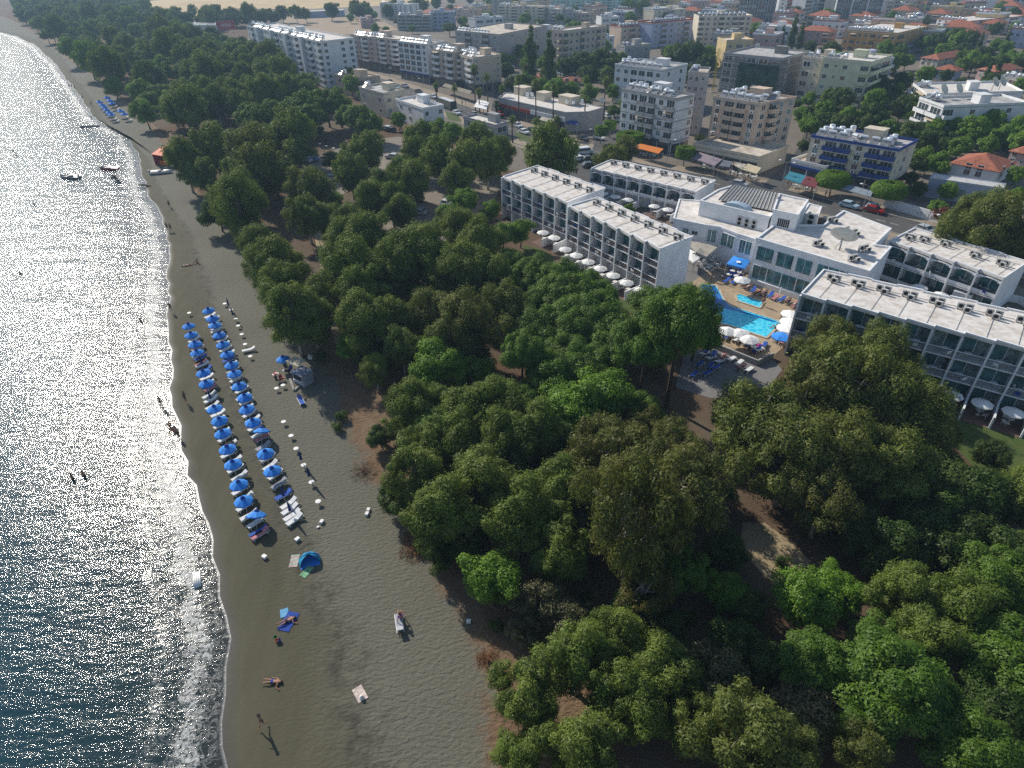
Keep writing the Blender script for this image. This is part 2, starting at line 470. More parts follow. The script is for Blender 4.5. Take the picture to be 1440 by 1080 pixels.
M_ASPH = ground_mat("asphalt", (0.085, 0.082, 0.08), (0.115, 0.11, 0.105), (0.07, 0.068, 0.066), 0.08, 0.8, 6)
M_WALK = ground_mat("pavement_tiles", (0.30, 0.24, 0.18), (0.36, 0.30, 0.23), (0.22, 0.18, 0.14), 0.1, 1.0, 5)
M_LAWN = ground_mat("lawn_grass", (0.055, 0.095, 0.022), (0.085, 0.12, 0.03), (0.13, 0.12, 0.05), 0.2, 1.2, 9, 0.5)
M_DECK = ground_mat("pool_deck", (0.38, 0.29, 0.19), (0.46, 0.36, 0.25), (0.27, 0.20, 0.135), 0.3, 1.2, 6)
M_GREYD = ground_mat("grey_terrace", (0.20, 0.19, 0.19), (0.24, 0.23, 0.23), (0.17, 0.16, 0.16), 0.3, 1.5, 6)
M_FIELD = ground_mat("dry_field", (0.50, 0.36, 0.17), (0.60, 0.45, 0.23), (0.42, 0.26, 0.12), 0.012, 0.05, 0.6, 0.1)
M_BARE = ground_mat("bare_lot", (0.33, 0.25, 0.17), (0.38, 0.29, 0.2), (0.26, 0.19, 0.12), 0.05, 0.3, 3, 0.1)
M_PATH = ground_mat("dry_clearing", (0.34, 0.27, 0.17), (0.42, 0.33, 0.20), (0.26, 0.20, 0.12), 0.15, 1.0, 7, 0.5)
# town ground
pv = [(330, 68), (505, 135), (640, 185), (705, 235), (780, 262), (900, 330), (1000, 372), (1130, 430), (1300, 560), (1460, 640), (1900, 640), (1900, 20), (1300, -30), (500, -30), (420, 5)]
sheet("town_ground", pv, M_PAVE, 1, "dusty beige paving around the town blocks", "paving")
sheet("field", [(215, 22), (330, 12), (425, 13), (600, 5), (640, -12), (400, -14), (200, 2)], M_FIELD, 2, "dry golden field beyond the forest", "field")
sheet("bare_plot", [(255, 40), (330, 24), (345, 14), (220, 18), (200, 28)], M_FIELD, 3, "stubble strip beside the far warehouse", "field")
sheet("bare_lot", [(395, 42), (470, 50), (560, 42), (530, 24), (400, 22)], M_BARE, 4, "bare sandy lot behind the white apartment block", "lot")
# ------------------------------------------------------------------ people
def skin_mesh(verts, edges, root, name, m, sub=1):
    me = bpy.data.meshes.new("t"); me.from_pydata([v[0] for v in verts], edges, [])
    o = bpy.data.objects.new("t", me); COL.objects.link(o)
    md = o.modifiers.new("s", 'SKIN'); md.use_smooth_shade = True
    for i, v in enumerate(verts):
        sv = me.skin_vertices[0].data[i]; r = v[1]; sv.radius = r if isinstance(r, tuple) else (r, r); sv.use_root = (i == root)
    o.modifiers.new("u", 'SUBSURF').levels = sub
    dg = bpy.context.evaluated_depsgraph_get(); dg.update()
    out = bpy.data.meshes.new_from_object(o.evaluated_get(dg)); out.name = name
    bpy.data.objects.remove(o); out.materials.clear(); out.materials.append(m)
    out.polygons.foreach_set("use_smooth", [True] * len(out.polygons))
    return out
POSE = {
 "stand": dict(pel=(0, 0, .93), bel=(0, .01, 1.1), che=(0, 0, 1.3), nec=(0, 0, 1.47), hea=(0, .02, 1.58), top=(0, .01, 1.68), sh=[(.18, 0, 1.40), (-.18, 0, 1.40)], el=[(.25, -.03, 1.12), (-.25, -.02, 1.12)], wr=[(.27, .07, .88), (-.28, .05, .88)],
               hip=[(.09, 0, .88), (-.09, 0, .88)], kn=[(.1, .03, .5), (-.11, .02, .5)], an=[(.1, -.02, .08), (-.12, -.02, .08)], toe=[(.12, .15, .03), (-.14, .15, .03)], fd=(0, .2, -1)),
 "walk": dict(pel=(0, 0, .91), bel=(0, .02, 1.08), che=(0, .03, 1.29), nec=(0, .04, 1.46), hea=(0, .07, 1.57), top=(0, .06, 1.67), sh=[(.18, .0, 1.39), (-.18, .05, 1.39)], el=[(.24, -.16, 1.14), (-.24, .14, 1.13)], wr=[(.25, -.14, .9), (-.22, .33, .98)],
               hip=[(.09, 0, .87), (-.09, 0, .87)], kn=[(.09, .2, .5), (-.09, -.02, .47)], an=[(.09, .28, .09), (-.09, -.3, .15)], toe=[(.1, .45, .05), (-.1, -.16, .04)], fd=(0, .3, -1)),
 "sit": dict(pel=(0, 0, .13), bel=(0, -.06, .28), che=(0, -.1, .47), nec=(0, -.08, .64), hea=(0, -.03, .74), top=(0, -.02, .84), sh=[(.18, -.08, .57), (-.18, -.08, .57)], el=[(.26, .14, .42), (-.27, -.2, .3)], wr=[(.16, .34, .47), (-.3, -.3, .06)],
               hip=[(.1, .06, .12), (-.1, .06, .12)], kn=[(.13, .42, .46), (-.14, .42, .42)], an=[(.12, .74, .07), (-.14, .8, .07)], toe=[(.13, .93, .06), (-.16, .98, .06)], fd=(0, 1, -.3)),
 "lie": dict(pel=(0, 0, .11), bel=(0, .17, .11), che=(0, .37, .12), nec=(0, .54, .11), hea=(0, .65, .12), top=(0, .75, .12), sh=[(.18, .47, .10), (-.18, .47, .10)], el=[(.42, .40, .07), (-.3, .22, .07)], wr=[(.55, .62, .06), (-.32, -.02, .06)],
               hip=[(.09, -.05, .1), (-.09, -.05, .1)], kn=[(.14, -.42, .14), (-.12, -.44, .12)], an=[(.16, -.84, .07), (-.15, -.86, .07)], toe=[(.2, -.95, .17), (-.2, -.97, .16)], fd=(0, -.5, -.05)),
 "wade": dict(pel=(0, 0, .35), bel=(0, .01, .52), che=(0, 0, .72), nec=(0, 0, .89), hea=(0, .02, 1.0), top=(0, .01, 1.1), sh=[(.18, 0, .82), (-.18, 0, .82)], el=[(.32, .1, .6), (-.32, .1, .6)], wr=[(.36, .3, .48), (-.38, .28, .48)],
               hip=[(.09, 0, .3), (-.09, 0, .3)], kn=[(.1, .03, -.08), (-.11, .02, -.08)], an=[(.1, -.02, -.5), (-.12, -.02, -.5)], toe=[(.12, .15, -.55), (-.14, .15, -.55)], fd=(0, 1, -.3)),
}
SKINS = [mat("skin_tan", (.36, .19, .12), .6, .08, 5), mat("skin_fair", (.50, .31, .23), .6, .08, 5), mat("skin_brown", (.20, .10, .065), .6, .08, 5)]
HAIRS = {"dark": mat("hair_dark", (.02, .015, .012), .8), "blond": mat("hair_blond", (.35, .24, .1), .8), "grey": mat("hair_grey", (.35, .34, .33), .8)}
CLOTH = {n: mat("cloth_" + n, c, .85, .1, 4) for n, c in {"black": (.02, .02, .025), "blue": (.02, .06, .3), "red": (.4, .03, .03), "white": (.7, .7, .68), "purple": (.18, .04, .30), "green": (.04, .22, .08), "pink": (.55, .18, .25), "orange": (.6, .18, .03)}.items()}
BODY = {}
def body(pose, sk):
    k = (pose, sk)
    if k in BODY: return BODY[k]
    d = POSE[pose]; V, E = [], []
    def add(p, r, par=None):
        V.append((tuple(p), r)); 
        if par is not None: E.append((par, len(V) - 1))
        return len(V) - 1
    pel = add(d["pel"], .135); bel = add(d["bel"], (.125, .1), pel); che = add(d["che"], (.16, .115), bel); nec = add(d["nec"], .055, che)
    hea = add(d["hea"], .085, nec); add(d["top"], .08, hea)
    hv = Vector(d["hea"]); up = (Vector(d["top"]) - hv).normalized(); fw = Vector((0, 0, 1)) if pose == "lie" else Vector((0, 1, 0))
    add(hv + fw * .105 - up * .0, .014, hea)
    fd = Vector(d["fd"]).normalized()
    for i in (0, 1):
        s = 1 if i == 0 else -1
        sh = add(d["sh"][i], .058, che); el = add(d["el"][i], .042, sh); wr = add(d["wr"][i], .028, el)
        w = Vector(d["wr"][i]); f = (w - Vector(d["el"][i])).normalized(); sd = f.cross(Vector((0, 0, 1)) if abs(f.z) < .8 else Vector((0, 1, 0))).normalized()
        pa = add(w + f * .07, (.04, .02), wr)
        for j, L in enumerate((.075, .09, .085, .065)):
            k1 = add(w + f * (.10 + L * .45) + sd * (j - 1.5) * .02, .0095, pa); add(w + f * (.10 + L) + sd * (j - 1.5) * .023 - fw * .015, .008, k1)
        t = add(w + f * .06 + sd * -.05, .011, wr); add(w + f * .10 + sd * -.065, .009, t)
        hp = add(d["hip"][i], .085, pel); kn = add(d["kn"][i], .058, hp); an = add(d["an"][i], .036, kn); add(d["toe"][i], (.04, .022), an)
    b = skin_mesh(V, E, pel, "body", SKINS[sk])
    # swimwear / shorts
    S = [(d["pel"], .148), (d["bel"], (.13, .105))]; Ed = [(0, 1)]
    for i in (0, 1):
        h = Vector(d["hip"][i]); kk = Vector(d["kn"][i]); S.append((tuple(h), .098)); Ed.append((0, len(S) - 1)); S.append((tuple(h.lerp(kk, .45)), .088)); Ed.append((len(S) - 2, len(S) - 1))
    sh = skin_mesh(S, Ed, 0, "shorts", None)
    T_ = [(tuple(Vector(d["bel"])), (.138, .112)), (tuple(Vector(d["che"])), (.172, .127)), (tuple(Vector(d["che"]).lerp(Vector(d["nec"]), .55)), (.12, .085))]; Ed = [(0, 1), (1, 2)]
    for i in (0, 1):
        a, b2 = Vector(d["sh"][i]), Vector(d["el"][i]); T_.append((tuple(a), .07)); Ed.append((1, len(T_) - 1)); T_.append((tuple(a.lerp(b2, .6)), .058)); Ed.append((len(T_) - 2, len(T_) - 1))
    tp = skin_mesh(T_, Ed, 0, "shirt", None)
    back = -fw
    H_ = [(tuple(hv + up * .03 + back * .035), .09), (tuple(Vector(d["top"]) + back * .012 + up * .012), .084), (tuple(hv - up * .02 + back * .07), .05)]
    hr = skin_mesh(H_, [(0, 1), (0, 2)], 0, "hair", None)
    e = MB()
    sdv = up.cross(fw)
    for s in (-1, 1):
        c = hv + fw * .088 + sdv * s * .032 + up * .025
        for q in ((0, 0),): e.lathe([(0, -.011), (.010, -.004), (.010, .004), (0, .011)], 6, 0, c)
    e.lathe([(0, -.006), (.018, 0), (0, .006)], 6, 0, hv + fw * .09 - up * .04)
    BODY[k] = (b, sh, tp, hr, e.mesh("eyes", M_BLACK)); return BODY[k]
M_BLACK = mat("black_void", (0.015, 0.015, 0.017), 0.7)
for _p in POSE:
    for _s in (0, 1, 2): body(_p, _s)
# ------------------------------------------------------------------ trees
def leaf_mat(name, ca, cb, cc, trans=0.35, rough=0.55):
    m = bpy.data.materials.new(name); m.use_nodes = True; nt = m.node_tree; N = nt.nodes; L = nt.links
    N.clear(); out = N.new("ShaderNodeOutputMaterial")
    at = N.new("ShaderNodeAttribute"); at.attribute_name = "tint"; oi = N.new("ShaderNodeObjectInfo")
    col = mixc(nt, mapr(nt, at.outputs["Fac"], 0.0, 1.0), ca, cb)
    col = mixc(nt, mapr(nt, oi.outputs["Random"], 0.0, 1.0, 0.0, 0.75), col, cc)
    hs = N.new("ShaderNodeHueSaturation"); L.new(col, hs.inputs["Color"])
    g = coords(nt); nz = noise(nt, g, 0.55, 3, 0.6)
    L.new(mapr(nt, nz, 0.3, 0.7, 0.72, 1.3), hs.inputs["Value"])
    d = N.new("ShaderNodeBsdfDiffuse"); t = N.new("ShaderNodeBsdfTranslucent"); s = N.new("ShaderNodeBsdfGlossy")
    s.inputs["Roughness"].default_value = rough; s.inputs["Color"].default_value = (0.5, 0.5, 0.45, 1)
    L.new(hs.outputs[0], d.inputs["Color"]); 
    tm = mixc(nt, 0.35, hs.outputs[0], (0.16, 0.20, 0.02)); L.new(tm, t.inputs["Color"])
    m1 = N.new("ShaderNodeMixShader"); m1.inputs[0].default_value = trans; L.new(d.outputs[0], m1.inputs[1]); L.new(t.outputs[0], m1.inputs[2])
    m2 = N.new("ShaderNodeMixShader"); m2.inputs[0].default_value = 0.045; L.new(m1.outputs[0], m2.inputs[1]); L.new(s.outputs[0], m2.inputs[2])
    L.new(m2.outputs[0], out.inputs[0]); return m
M_BARK = mat("bark_brown", (0.09, 0.065, 0.045), 0.95, 0.2, 3)
M_BARKP = mat("bark_pale", (0.34, 0.31, 0.26), 0.9, 0.25, 2)
LM = {
 "pine": leaf_mat("pine_needles", (0.066, 0.143, 0.014), (0.124, 0.224, 0.020), (0.095, 0.175, 0.016)),
 "bright": leaf_mat("bright_leaves", (0.107, 0.224, 0.017), (0.178, 0.317, 0.023), (0.137, 0.263, 0.020)),
 "euc": leaf_mat("eucalyptus_leaves", (0.102, 0.155, 0.023), (0.185, 0.242, 0.035), (0.116, 0.185, 0.021)),
 "brown": leaf_mat("browning_leaves", (0.145, 0.118, 0.027), (0.110, 0.150, 0.025), (0.106, 0.123, 0.024)),
 "olive": leaf_mat("olive_leaves", (0.099, 0.146, 0.025), (0.155, 0.198, 0.029), (0.129, 0.138, 0.027)),
 "dark": leaf_mat("dark_leaves", (0.039, 0.085, 0.014), (0.081, 0.134, 0.020), (0.060, 0.104, 0.016)),
 "grey": leaf_mat("greyish_leaves", (0.132, 0.123, 0.059), (0.159, 0.160, 0.081), (0.124, 0.132, 0.059)),
 "palm": leaf_mat("palm_fronds", (0.095, 0.154, 0.023), (0.167, 0.186, 0.039), (0.131, 0.175, 0.035)),
}
def leaf_quads(c, n, s, asp, hang, rng):
    """c centres, n outward normals -> many small four-cornered leaves"""
    k = len(c)
    nn = n + rng.normal(0, 0.42, (k, 3)); nn /= np.linalg.norm(nn, axis=1)[:, None]
    r = rng.normal(0, 1, (k, 3)); r[:, 2] -= hang
    a = np.cross(nn, r); a /= np.linalg.norm(a, axis=1)[:, None] + 1e-9
    b = np.cross(a, nn)
    sz = s * rng.uniform(0.6, 1.35, (k, 1))
    a = a * sz * 0.5; b = b * sz * asp * 0.5
    v = np.stack([c - b, c + a * 0.8 - b * 0.1, c + b, c - a * 0.8 + b * 0.1], 1)
    return v
def np_mesh(name, V, tint, mats):
    k = len(V); me = bpy.data.meshes.new(name)
    me.vertices.add(k * 4); me.vertices.foreach_set("co", V.reshape(-1).astype(np.float32))
    me.loops.add(k * 4); me.loops.foreach_set("vertex_index", np.arange(k * 4, dtype=np.int32))
    me.polygons.add(k); me.polygons.foreach_set("loop_start", np.arange(0, k * 4, 4, dtype=np.int32)); me.polygons.foreach_set("loop_total", np.full(k, 4, dtype=np.int32))
    me.materials.append(mats); me.update(calc_edges=True)
    a = me.attributes.new("tint", 'FLOAT', 'FACE'); a.data.foreach_set("value", tint.astype(np.float32))
    return me
def crown_data(rng, R, z0, z1, nl, lr, dens, s, asp, hang, shape, up=0.2, fill=0.25, rag=0.12):
    """R crown radius, z0..z1 height of crown; nl lobes of radius lr"""
    cs = []
    zc = (z0 + z1) / 2; hz = (z1 - z0) / 2
    tries = 0
    while len(cs) < nl and tries < nl * 60:
        tries += 1
        d = rng.normal(0, 1, 3); d /= np.linalg.norm(d)
        rad = rng.uniform(0.15, 1.0) ** 0.38 * (1.14 if rng.random() < .12 else 1.0)
        p = d * rad
        if shape == "dome":
            if p[2] < -0.35: continue
            q = np.array([p[0] * (R - lr * 0.7), p[1] * (R - lr * 0.7), z0 + (p[2] + 0.35) / 1.35 * (z1 - z0 - lr * 0.6)])
        elif shape == "col":
            w = 0.55 + 0.45 * math.cos(p[2] * 1.3)
            q = np.array([p[0] * (R - lr * .7) * w, p[1] * (R - lr * .7) * w, zc + p[2] * (hz - lr * .6)])
        elif shape == "cone":
            w = max(0.06, (1 - (p[2] + 1) / 2)) 
            q = np.array([p[0] * R * w, p[1] * R * w, zc + p[2] * hz])
        else:
            w = 1 + 0.22 * math.sin(3 * math.atan2(p[1], p[0]) + R + nl) + 0.16 * math.sin(5 * math.atan2(p[1], p[0]) + 2 * z1 + 4 * p[2])
            q = np.array([p[0] * (R - lr * .7) * w, p[1] * (R - lr * .7) * w, zc + p[2] * (hz - lr * .6)])
        if all(np.linalg.norm(q - o) > lr * 0.78 for o in cs): cs.append(q)
    Vs, Ts = [], []
    for q in cs:
        l = lr * rng.choice([0.6, 0.8, 1.0, 1.2, 1.35])
        k = int(dens * l * l)
        d = rng.normal(0, 1, (k, 3)); d /= np.linalg.norm(d, axis=1)[:, None]
        d = d[(d[:, 2] > -0.75) | (rng.uniform(0, 1, len(d)) < 0.3)]
        rr = l * (1 - rng.uniform(0, 1, len(d)) ** 2 * fill * 2) * (1 + rng.normal(0, rag, len(d)))
        # lumpy twigs within a lobe
        bump = 1 + 0.16 * np.sin(d[:, 0] * 7 + q[0] * 5) * np.sin(d[:, 1] * 7 + q[1] * 3) * np.cos(d[:, 2] * 6 + q[2])
        c = q + d * (rr * bump)[:, None] * np.array([1, 1, 0.8 if hang < 1 else 1.15])
        nrm = d + np.array([0, 0, up])
        Vs.append(leaf_quads(c, nrm, s, asp, hang, rng))
        Ts.append(np.clip(rng.uniform(0, 1) + rng.normal(0, 0.18, len(c)), 0, 1))
    return cs, np.concatenate(Vs), np.concatenate(Ts)
def trunk_mb(rng, cs, h0, r0, zt, nb, lean=0.5, curve=0.5):
    mb = MB(); top = Vector((rng.uniform(-lean, lean), rng.uniform(-lean, lean), zt))
    pts = [Vector((0, 0, -0.3)), Vector((0, 0, h0 * 0.4)), Vector((top.x * .5 + rng.uniform(-.2, .2), top.y * .5, h0)), top]
    mb.tube(pts, [r0 * 1.3, r0, r0 * 0.8, r0 * 0.35], 8)
    idx = rng.permutation(len(cs))[:nb]
    for i in idx:
        e = Vector(cs[i]); s = pts[2].lerp(top, rng.uniform(0.0, 0.8))
        m1 = s.lerp(e, 0.5) + Vector((0, 0, -0.12 * (e - s).length * curve))
        mb.tube([s, m1, e], [r0 * 0.42, r0 * 0.26, r0 * 0.07], 5)
    return mb
PROTO = {}
SPEC = {  # kind: (R, z0, z1, nl, lr, dens, leaf, asp, hang, shape, up, bark, trunk r, branches)
 "pine":   (5.0, 4.6, 9.8, 70, 1.12, 420, 0.20, 1.7, -1.2, "dome", 0.9, "b", 0.26, 16),
 "tallpine": (6.0, 8.8, 13.2, 90, 1.15, 420, 0.20, 1.7, -1.2, "dome", 0.9, "b", 0.30, 22),
 "bright": (3.6, 1.8, 8.4, 46, 0.98, 430, 0.19, 1.6, 0.0, "blob", 0.5, "b", 0.2, 12),
 "euc":    (5.0, 2.8, 13.0, 66, 1.08, 430, 0.17, 2.5, 1.3, "blob", 0.35, "p", 0.3, 22),
 "brown":  (5.0, 3.0, 12.0, 52, 1.02, 330, 0.165, 2.8, 1.6, "blob", 0.2, "p", 0.3, 34),
 "olive":  (5.0, 2.4, 12.5, 66, 1.10, 420, 0.165, 2.5, 1.3, "blob", 0.35, "p", 0.3, 28),
 "dark":   (4.4, 1.2, 9.0, 50, 1.15, 330, 0.23, 1.5, 0.4, "blob", 0.5, "b", 0.25, 12),
 "grey":   (3.4, 0.8, 6.5, 36, 0.85, 300, 0.18, 2.0, 0.8, "blob", 0.3, "p", 0.15, 16),
 "shrub":  (1.6, 0.1, 2.6, 14, 0.62, 380, 0.16, 1.5, 0.2, "blob", 0.5, "b", 0.08, 5),
 "cypress":(1.7, 0.4, 13.0, 44, 0.75, 300, 0.24, 2.0, -1.0, "cone", 0.2, "b", 0.18, 3),
}
LEAFK = {"shrub": "dark", "cypress": "dark", "tallpine": "pine"}
def make_proto(kind, far, seed):
    R, z0, z1, nl, lr, dens, s, asp, hang, shape, up, bk, tr, nb = SPEC[kind]
    rng = np.random.default_rng(seed)
    if far: dens *= 0.30; s *= 1.75; nb = nb // 2
    cs, V, T = crown_data(rng, R, z0, z1, nl, lr, dens, s, asp, hang, shape, up, rag=0.16 if hang > 1 else 0.09)
    crown = np_mesh("crown", V, T, LM[LEAFK.get(kind, kind)])
    tm = trunk_mb(rng, cs, max(0.5, z0), tr, z0 + (z1 - z0) * 0.75, nb)
    trunk = tm.mesh("trunk", M_BARKP if bk == "p" else M_BARK, True)
    return trunk, crown, R, z0, z1
def get_proto(kind, far, i):
    k = (kind, far, i)
    if k not in PROTO: PROTO[k] = make_proto(kind, far, sum(map(ord, kind)) * 7 + i * 13 + (100 if far else 0))
    return PROTO[k]
TNAME = {"pine": ("umbrella_pine", "pine tree", "pines in the park"), "bright": ("leafy_tree", "tree", "bright green trees"), "euc": ("eucalyptus_tree", "eucalyptus", "eucalyptus trees"),
         "brown": ("eucalyptus_tree", "eucalyptus", "browning eucalyptus trees"), "olive": ("eucalyptus_tree", "eucalyptus", "olive green eucalyptus trees"), "dark": ("broadleaf_tree", "tree", "dark broadleaf trees"),
         "grey": ("tamarisk_tree", "tree", "greyish scrubby trees"), "shrub": ("shrub", "shrub", "low shrubs"), "cypress": ("cypress_tree", "cypress", "cypresses")}
TPHR = {"pine": "domed green pine", "bright": "bright green leafy tree", "euc": "drooping green eucalyptus", "brown": "browning eucalyptus with bare limbs",
        "olive": "olive green eucalyptus", "dark": "dark dense tree", "grey": "greyish sparse tree", "shrub": "low dark shrub", "cypress": "dark pointed cypress"}
TNAME["tallpine"] = TNAME["pine"]; TPHR["tallpine"] = "tall-trunked domed pine"
TREES = []
trng = random.Random(11)
def tree_at(pos, kind, width, hs=1.0, phrase=None):
    R, z0, z1 = SPEC[kind][0:3]
    far = pos.length > 150
    tr, cr, R, z0, z1 = get_proto(kind, far, trng.randrange(3))
    s = width / (2 * R); 
    sz = s * hs
    o = obj(TNAME[kind][0], None, None, pos, 0)
    o.rotation_euler = (0, 0, trng.uniform(0, 6.28)); o.scale = (s, s, sz)
    tag(o, None, TNAME[kind][1], TNAME[kind][2])
    obj("trunk", tr, o); obj("crown", cr, o)
    rank_label(o, phrase or TPHR[kind], pos)
    TREES.append((pos, width / 2)); return o
def tree_px(px, py, w, kind, hs=1.0, phrase=None):
    """crown centre and crown width as measured on the photograph -> a tree standing on the ground"""
    R, z0, z1 = SPEC[kind][0:3]; zc = (z0 + z1) / 2
    width = 8.0
    for _ in range(8):
        s = width / (2 * R); q = P(px, py, zc * s * hs)
        depth = q.y * math.cos(CT) - (q.z - CH) * math.sin(CT)
        width = w * depth / CF
    width = min(width, 22)
    q = P(px, py, zc * width / (2 * R) * hs)
    return tree_at(Vector((q.x, q.y, 0)), kind, width, hs, phrase)
HAND = {
"euc": [(815, 925, 120), (745, 975, 110), (885, 985, 110), (820, 1060, 120), (735, 1062, 80), (865, 895, 90), (1350, 858, 110), (1308, 900, 100),
  (620, 720, 105), (585, 662, 95), (680, 680, 110), (730, 722, 110), (785, 690, 95), (1045, 590, 80),
  (578, 572, 80), (616, 570, 66), (666, 578, 90), (707, 575, 88), (606, 628, 84), (647, 618, 84), (713, 618, 92), (751, 608, 92),
  (509, 452, 86), (543, 448, 76), (565, 488, 60), (528, 520, 46), (493, 378, 92), (502, 410, 84), (536, 388, 66), (597, 354, 84), (572, 364, 84), (616, 374, 76), (650, 381, 80), (682, 384, 74),
  (487, 337, 74), (515, 335, 82), (410, 438, 96), (440, 452, 70), (446, 425, 70), (385, 372, 80), (398, 400, 80), (517, 210, 52), (500, 222, 50), (492, 240, 54), (595, 198, 56), (615, 222, 56), (585, 215, 46),
  (670, 200, 56), (655, 228, 56), (640, 250, 50), (685, 224, 56), (700, 215, 46), (580, 252, 56), (562, 242, 50), (540, 262, 48), (550, 280, 54), (520, 280, 54), (565, 295, 48),
  (776, 214, 74), (495, 310, 54), (460, 308, 48), (632, 312, 44), (665, 318, 44), (340, 268, 60), (312, 275, 42), (285, 245, 46), (360, 345, 60), (330, 300, 48),
  (1440, 700, 90), (430, 300, 60), (672, 343, 70), (644, 322, 60), (700, 560, 60)],
"olive": [(1050, 1035, 150), (975, 1020, 90), (1110, 1050, 90), (1190, 535, 150), (1265, 570, 130), (1065, 590, 130), (1110, 645, 130), (1180, 635, 140), (1245, 655, 130), (1140, 560, 120), (1300, 620, 90), (1240, 500, 90), (1165, 480, 80),
  (1395, 320, 100), (1365, 305, 70), (1425, 345, 70), (606, 440, 74), (650, 455, 96), (634, 480, 76), (581, 458, 58), (710, 434, 76), (672, 480, 60), (812, 590, 60), (880, 210, 34), (860, 222, 44), (1210, 1055, 90)],
"brown": [(886, 700, 150), (950, 690, 150), (906, 650, 110), (850, 650, 110), (925, 745, 110), (859, 622, 100), (944, 630, 90), (906, 826, 92), (896, 600, 70), (835, 700, 90), (1160, 700, 110), (1225, 600, 100)],
"pine": [(925, 424, 84), (981, 462, 70), (830, 433, 92), (855, 452, 86), (800, 450, 86), (868, 473, 84), (849, 498, 76), (808, 518, 78), (798, 404, 84), (836, 412, 70),
  (757, 450, 76), (729, 428, 58), (745, 467, 58), (808, 437, 84), (817, 460, 80), (801, 491, 76), (776, 519, 84), (817, 510, 84), (748, 377, 66), (786, 387, 74), (713, 365, 56), (822, 396, 66), (765, 415, 60), (706, 395, 56), (735, 400, 50),
  (1265, 950, 150), (1150, 925, 105), (1240, 895, 86), (1380, 1050, 130), (1215, 1010, 90), (1310, 985, 100),
  (430, 143, 52), (457, 137, 52), (475, 142, 46), (416, 148, 46), (437, 157, 46), (505, 161, 46), (490, 158, 42), (517, 168, 42), (400, 160, 44), (380, 152, 40)],
"bright": [(694, 812, 88), (616, 508, 76), (600, 492, 50), (594, 530, 50), (640, 520, 52), (849, 556, 92), (811, 578, 100), (790, 562, 70), (493, 486, 46), (587, 415, 38), (707, 328, 38), (732, 324, 38), (655, 280, 40), (690, 294, 30), (630, 300, 34), (615, 175, 24), (635, 187, 32),
  (470, 282, 30), (445, 276, 28), (1134, 838, 100), (1190, 838, 56), (1170, 820, 60), (1020, 830, 60), (650, 285, 40), (679, 520, 46), (560, 168, 22), (1290, 840, 40), (985, 215, 14), (450, 182, 13), (885, 293, 18), (1160, 560, 60), (1100, 600, 70), (925, 500, 40)],
"dark": [(1245, 760, 100), (1305, 705, 110), (1370, 700, 110), (1410, 775, 110), (1340, 770, 100), (1000, 690, 60), (1280, 800, 70), (1020, 770, 60), (800, 640, 70), (560, 700, 60), (1030, 900, 70), (1080, 930, 70), (940, 880, 60), (880, 860, 60),
  (534, 613, 36), (467, 226, 30), (770, 640, 60), (560, 400, 60), (1395, 640, 50), (1400, 880, 70), (1190, 735, 80), (520, 500, 46), (1330, 660, 60), (620, 780, 50), (1050, 850, 60), (960, 930, 60), (660, 760, 60), (1290, 660, 60), (1440, 790, 80)],
"grey": [(755, 850, 80), (805, 870, 70), (556, 604, 40), (735, 885, 50)],
"shrub": [(480, 585, 20), (475, 600, 18), (745, 900, 30), (700, 880, 26), (990, 210, 12), (1320, 640, 30), (820, 840, 26), (970, 870, 26), (450, 500, 26), (1100, 790, 28), (1000, 800, 28), (860, 560, 30)],
}
def in_poly(x, y, pl):
    c = False; j = len(pl) - 1
    for i in range(len(pl)):
        if (pl[i][1] > y) != (pl[j][1] > y) and x < (pl[j][0] - pl[i][0]) * (y - pl[i][1]) / (pl[j][1] - pl[i][1]) + pl[i][0]: c = not c
        j = i
    return c
def wood(poly_px, n, spacing, kinds, wr, seed, avoid=(), zc=5.0, hs=1.0):
    """fill a stretch of wood with single trees, each its own object"""
    rg = random.Random(seed); pl = [P(*p, zc) for p in poly_px]; pl = [(p.x, p.y) for p in pl]
    x0, x1 = min(p[0] for p in pl), max(p[0] for p in pl); y0, y1 = min(p[1] for p in pl), max(p[1] for p in pl)
    made = 0
    for _ in range(n * 60):
        if made >= n: break
        x, y = rg.uniform(x0, x1), rg.uniform(y0, y1)
        if not in_poly(x, y, pl): continue
        w = rg.uniform(*wr)
        p = Vector((x, y, 0))
        if any((p - q).length < (r + w / 2) * spacing for q, r in TREES): continue
        if any((p - q).length < r for q, r in avoid): continue
        tree_at(p, rg.choice(kinds), w, hs * rg.uniform(0.85, 1.2)); made += 1
    return made
for k, lst in HAND.items():
    for (x, y, w) in lst:
        tree_px(x, y, w * 0.97, k, 1.0 if k != "pine" else 1.1)
gaps = [(P(460, 262), 9), (P(570, 308), 6), (P(600, 290), 5), (P(1080, 775), 11), (P(1115, 800), 6)]
keep = [(P(236, 231), 12), (P(232, 245), 9), (P(150, 152), 14), (P(170, 160), 10)]
n1 = wood([(262, 245), (245, 215), (205, 165), (150, 118), (100, 78), (75, 58), (30, 24), (20, 4), (205, 4), (235, 34), (300, 56), (350, 72), (378, 120), (400, 200), (410, 250), (345, 305), (300, 290), (275, 262)],
     240, 0.52, ["euc", "dark", "pine", "bright", "euc", "pine"], (8, 14), 3, keep)
n2 = wood([(300, 300), (345, 330), (400, 260), (450, 290), (430, 200), (380, 170), (330, 240)], 16, 0.55, ["euc", "dark", "olive"], (7, 11), 4, gaps)
def tree_base(bx, by, ty, w, kind):
    R, z0, z1 = SPEC[kind][0:3]; p = P(bx, by); h = solve_h((bx, by), ty); zc = h * .75; depth = p.y * math.cos(CT) - (zc - CH) * math.sin(CT); width = w * depth / CF
    return tree_at(p, kind, width, h / z1 / (width / (2 * R)))
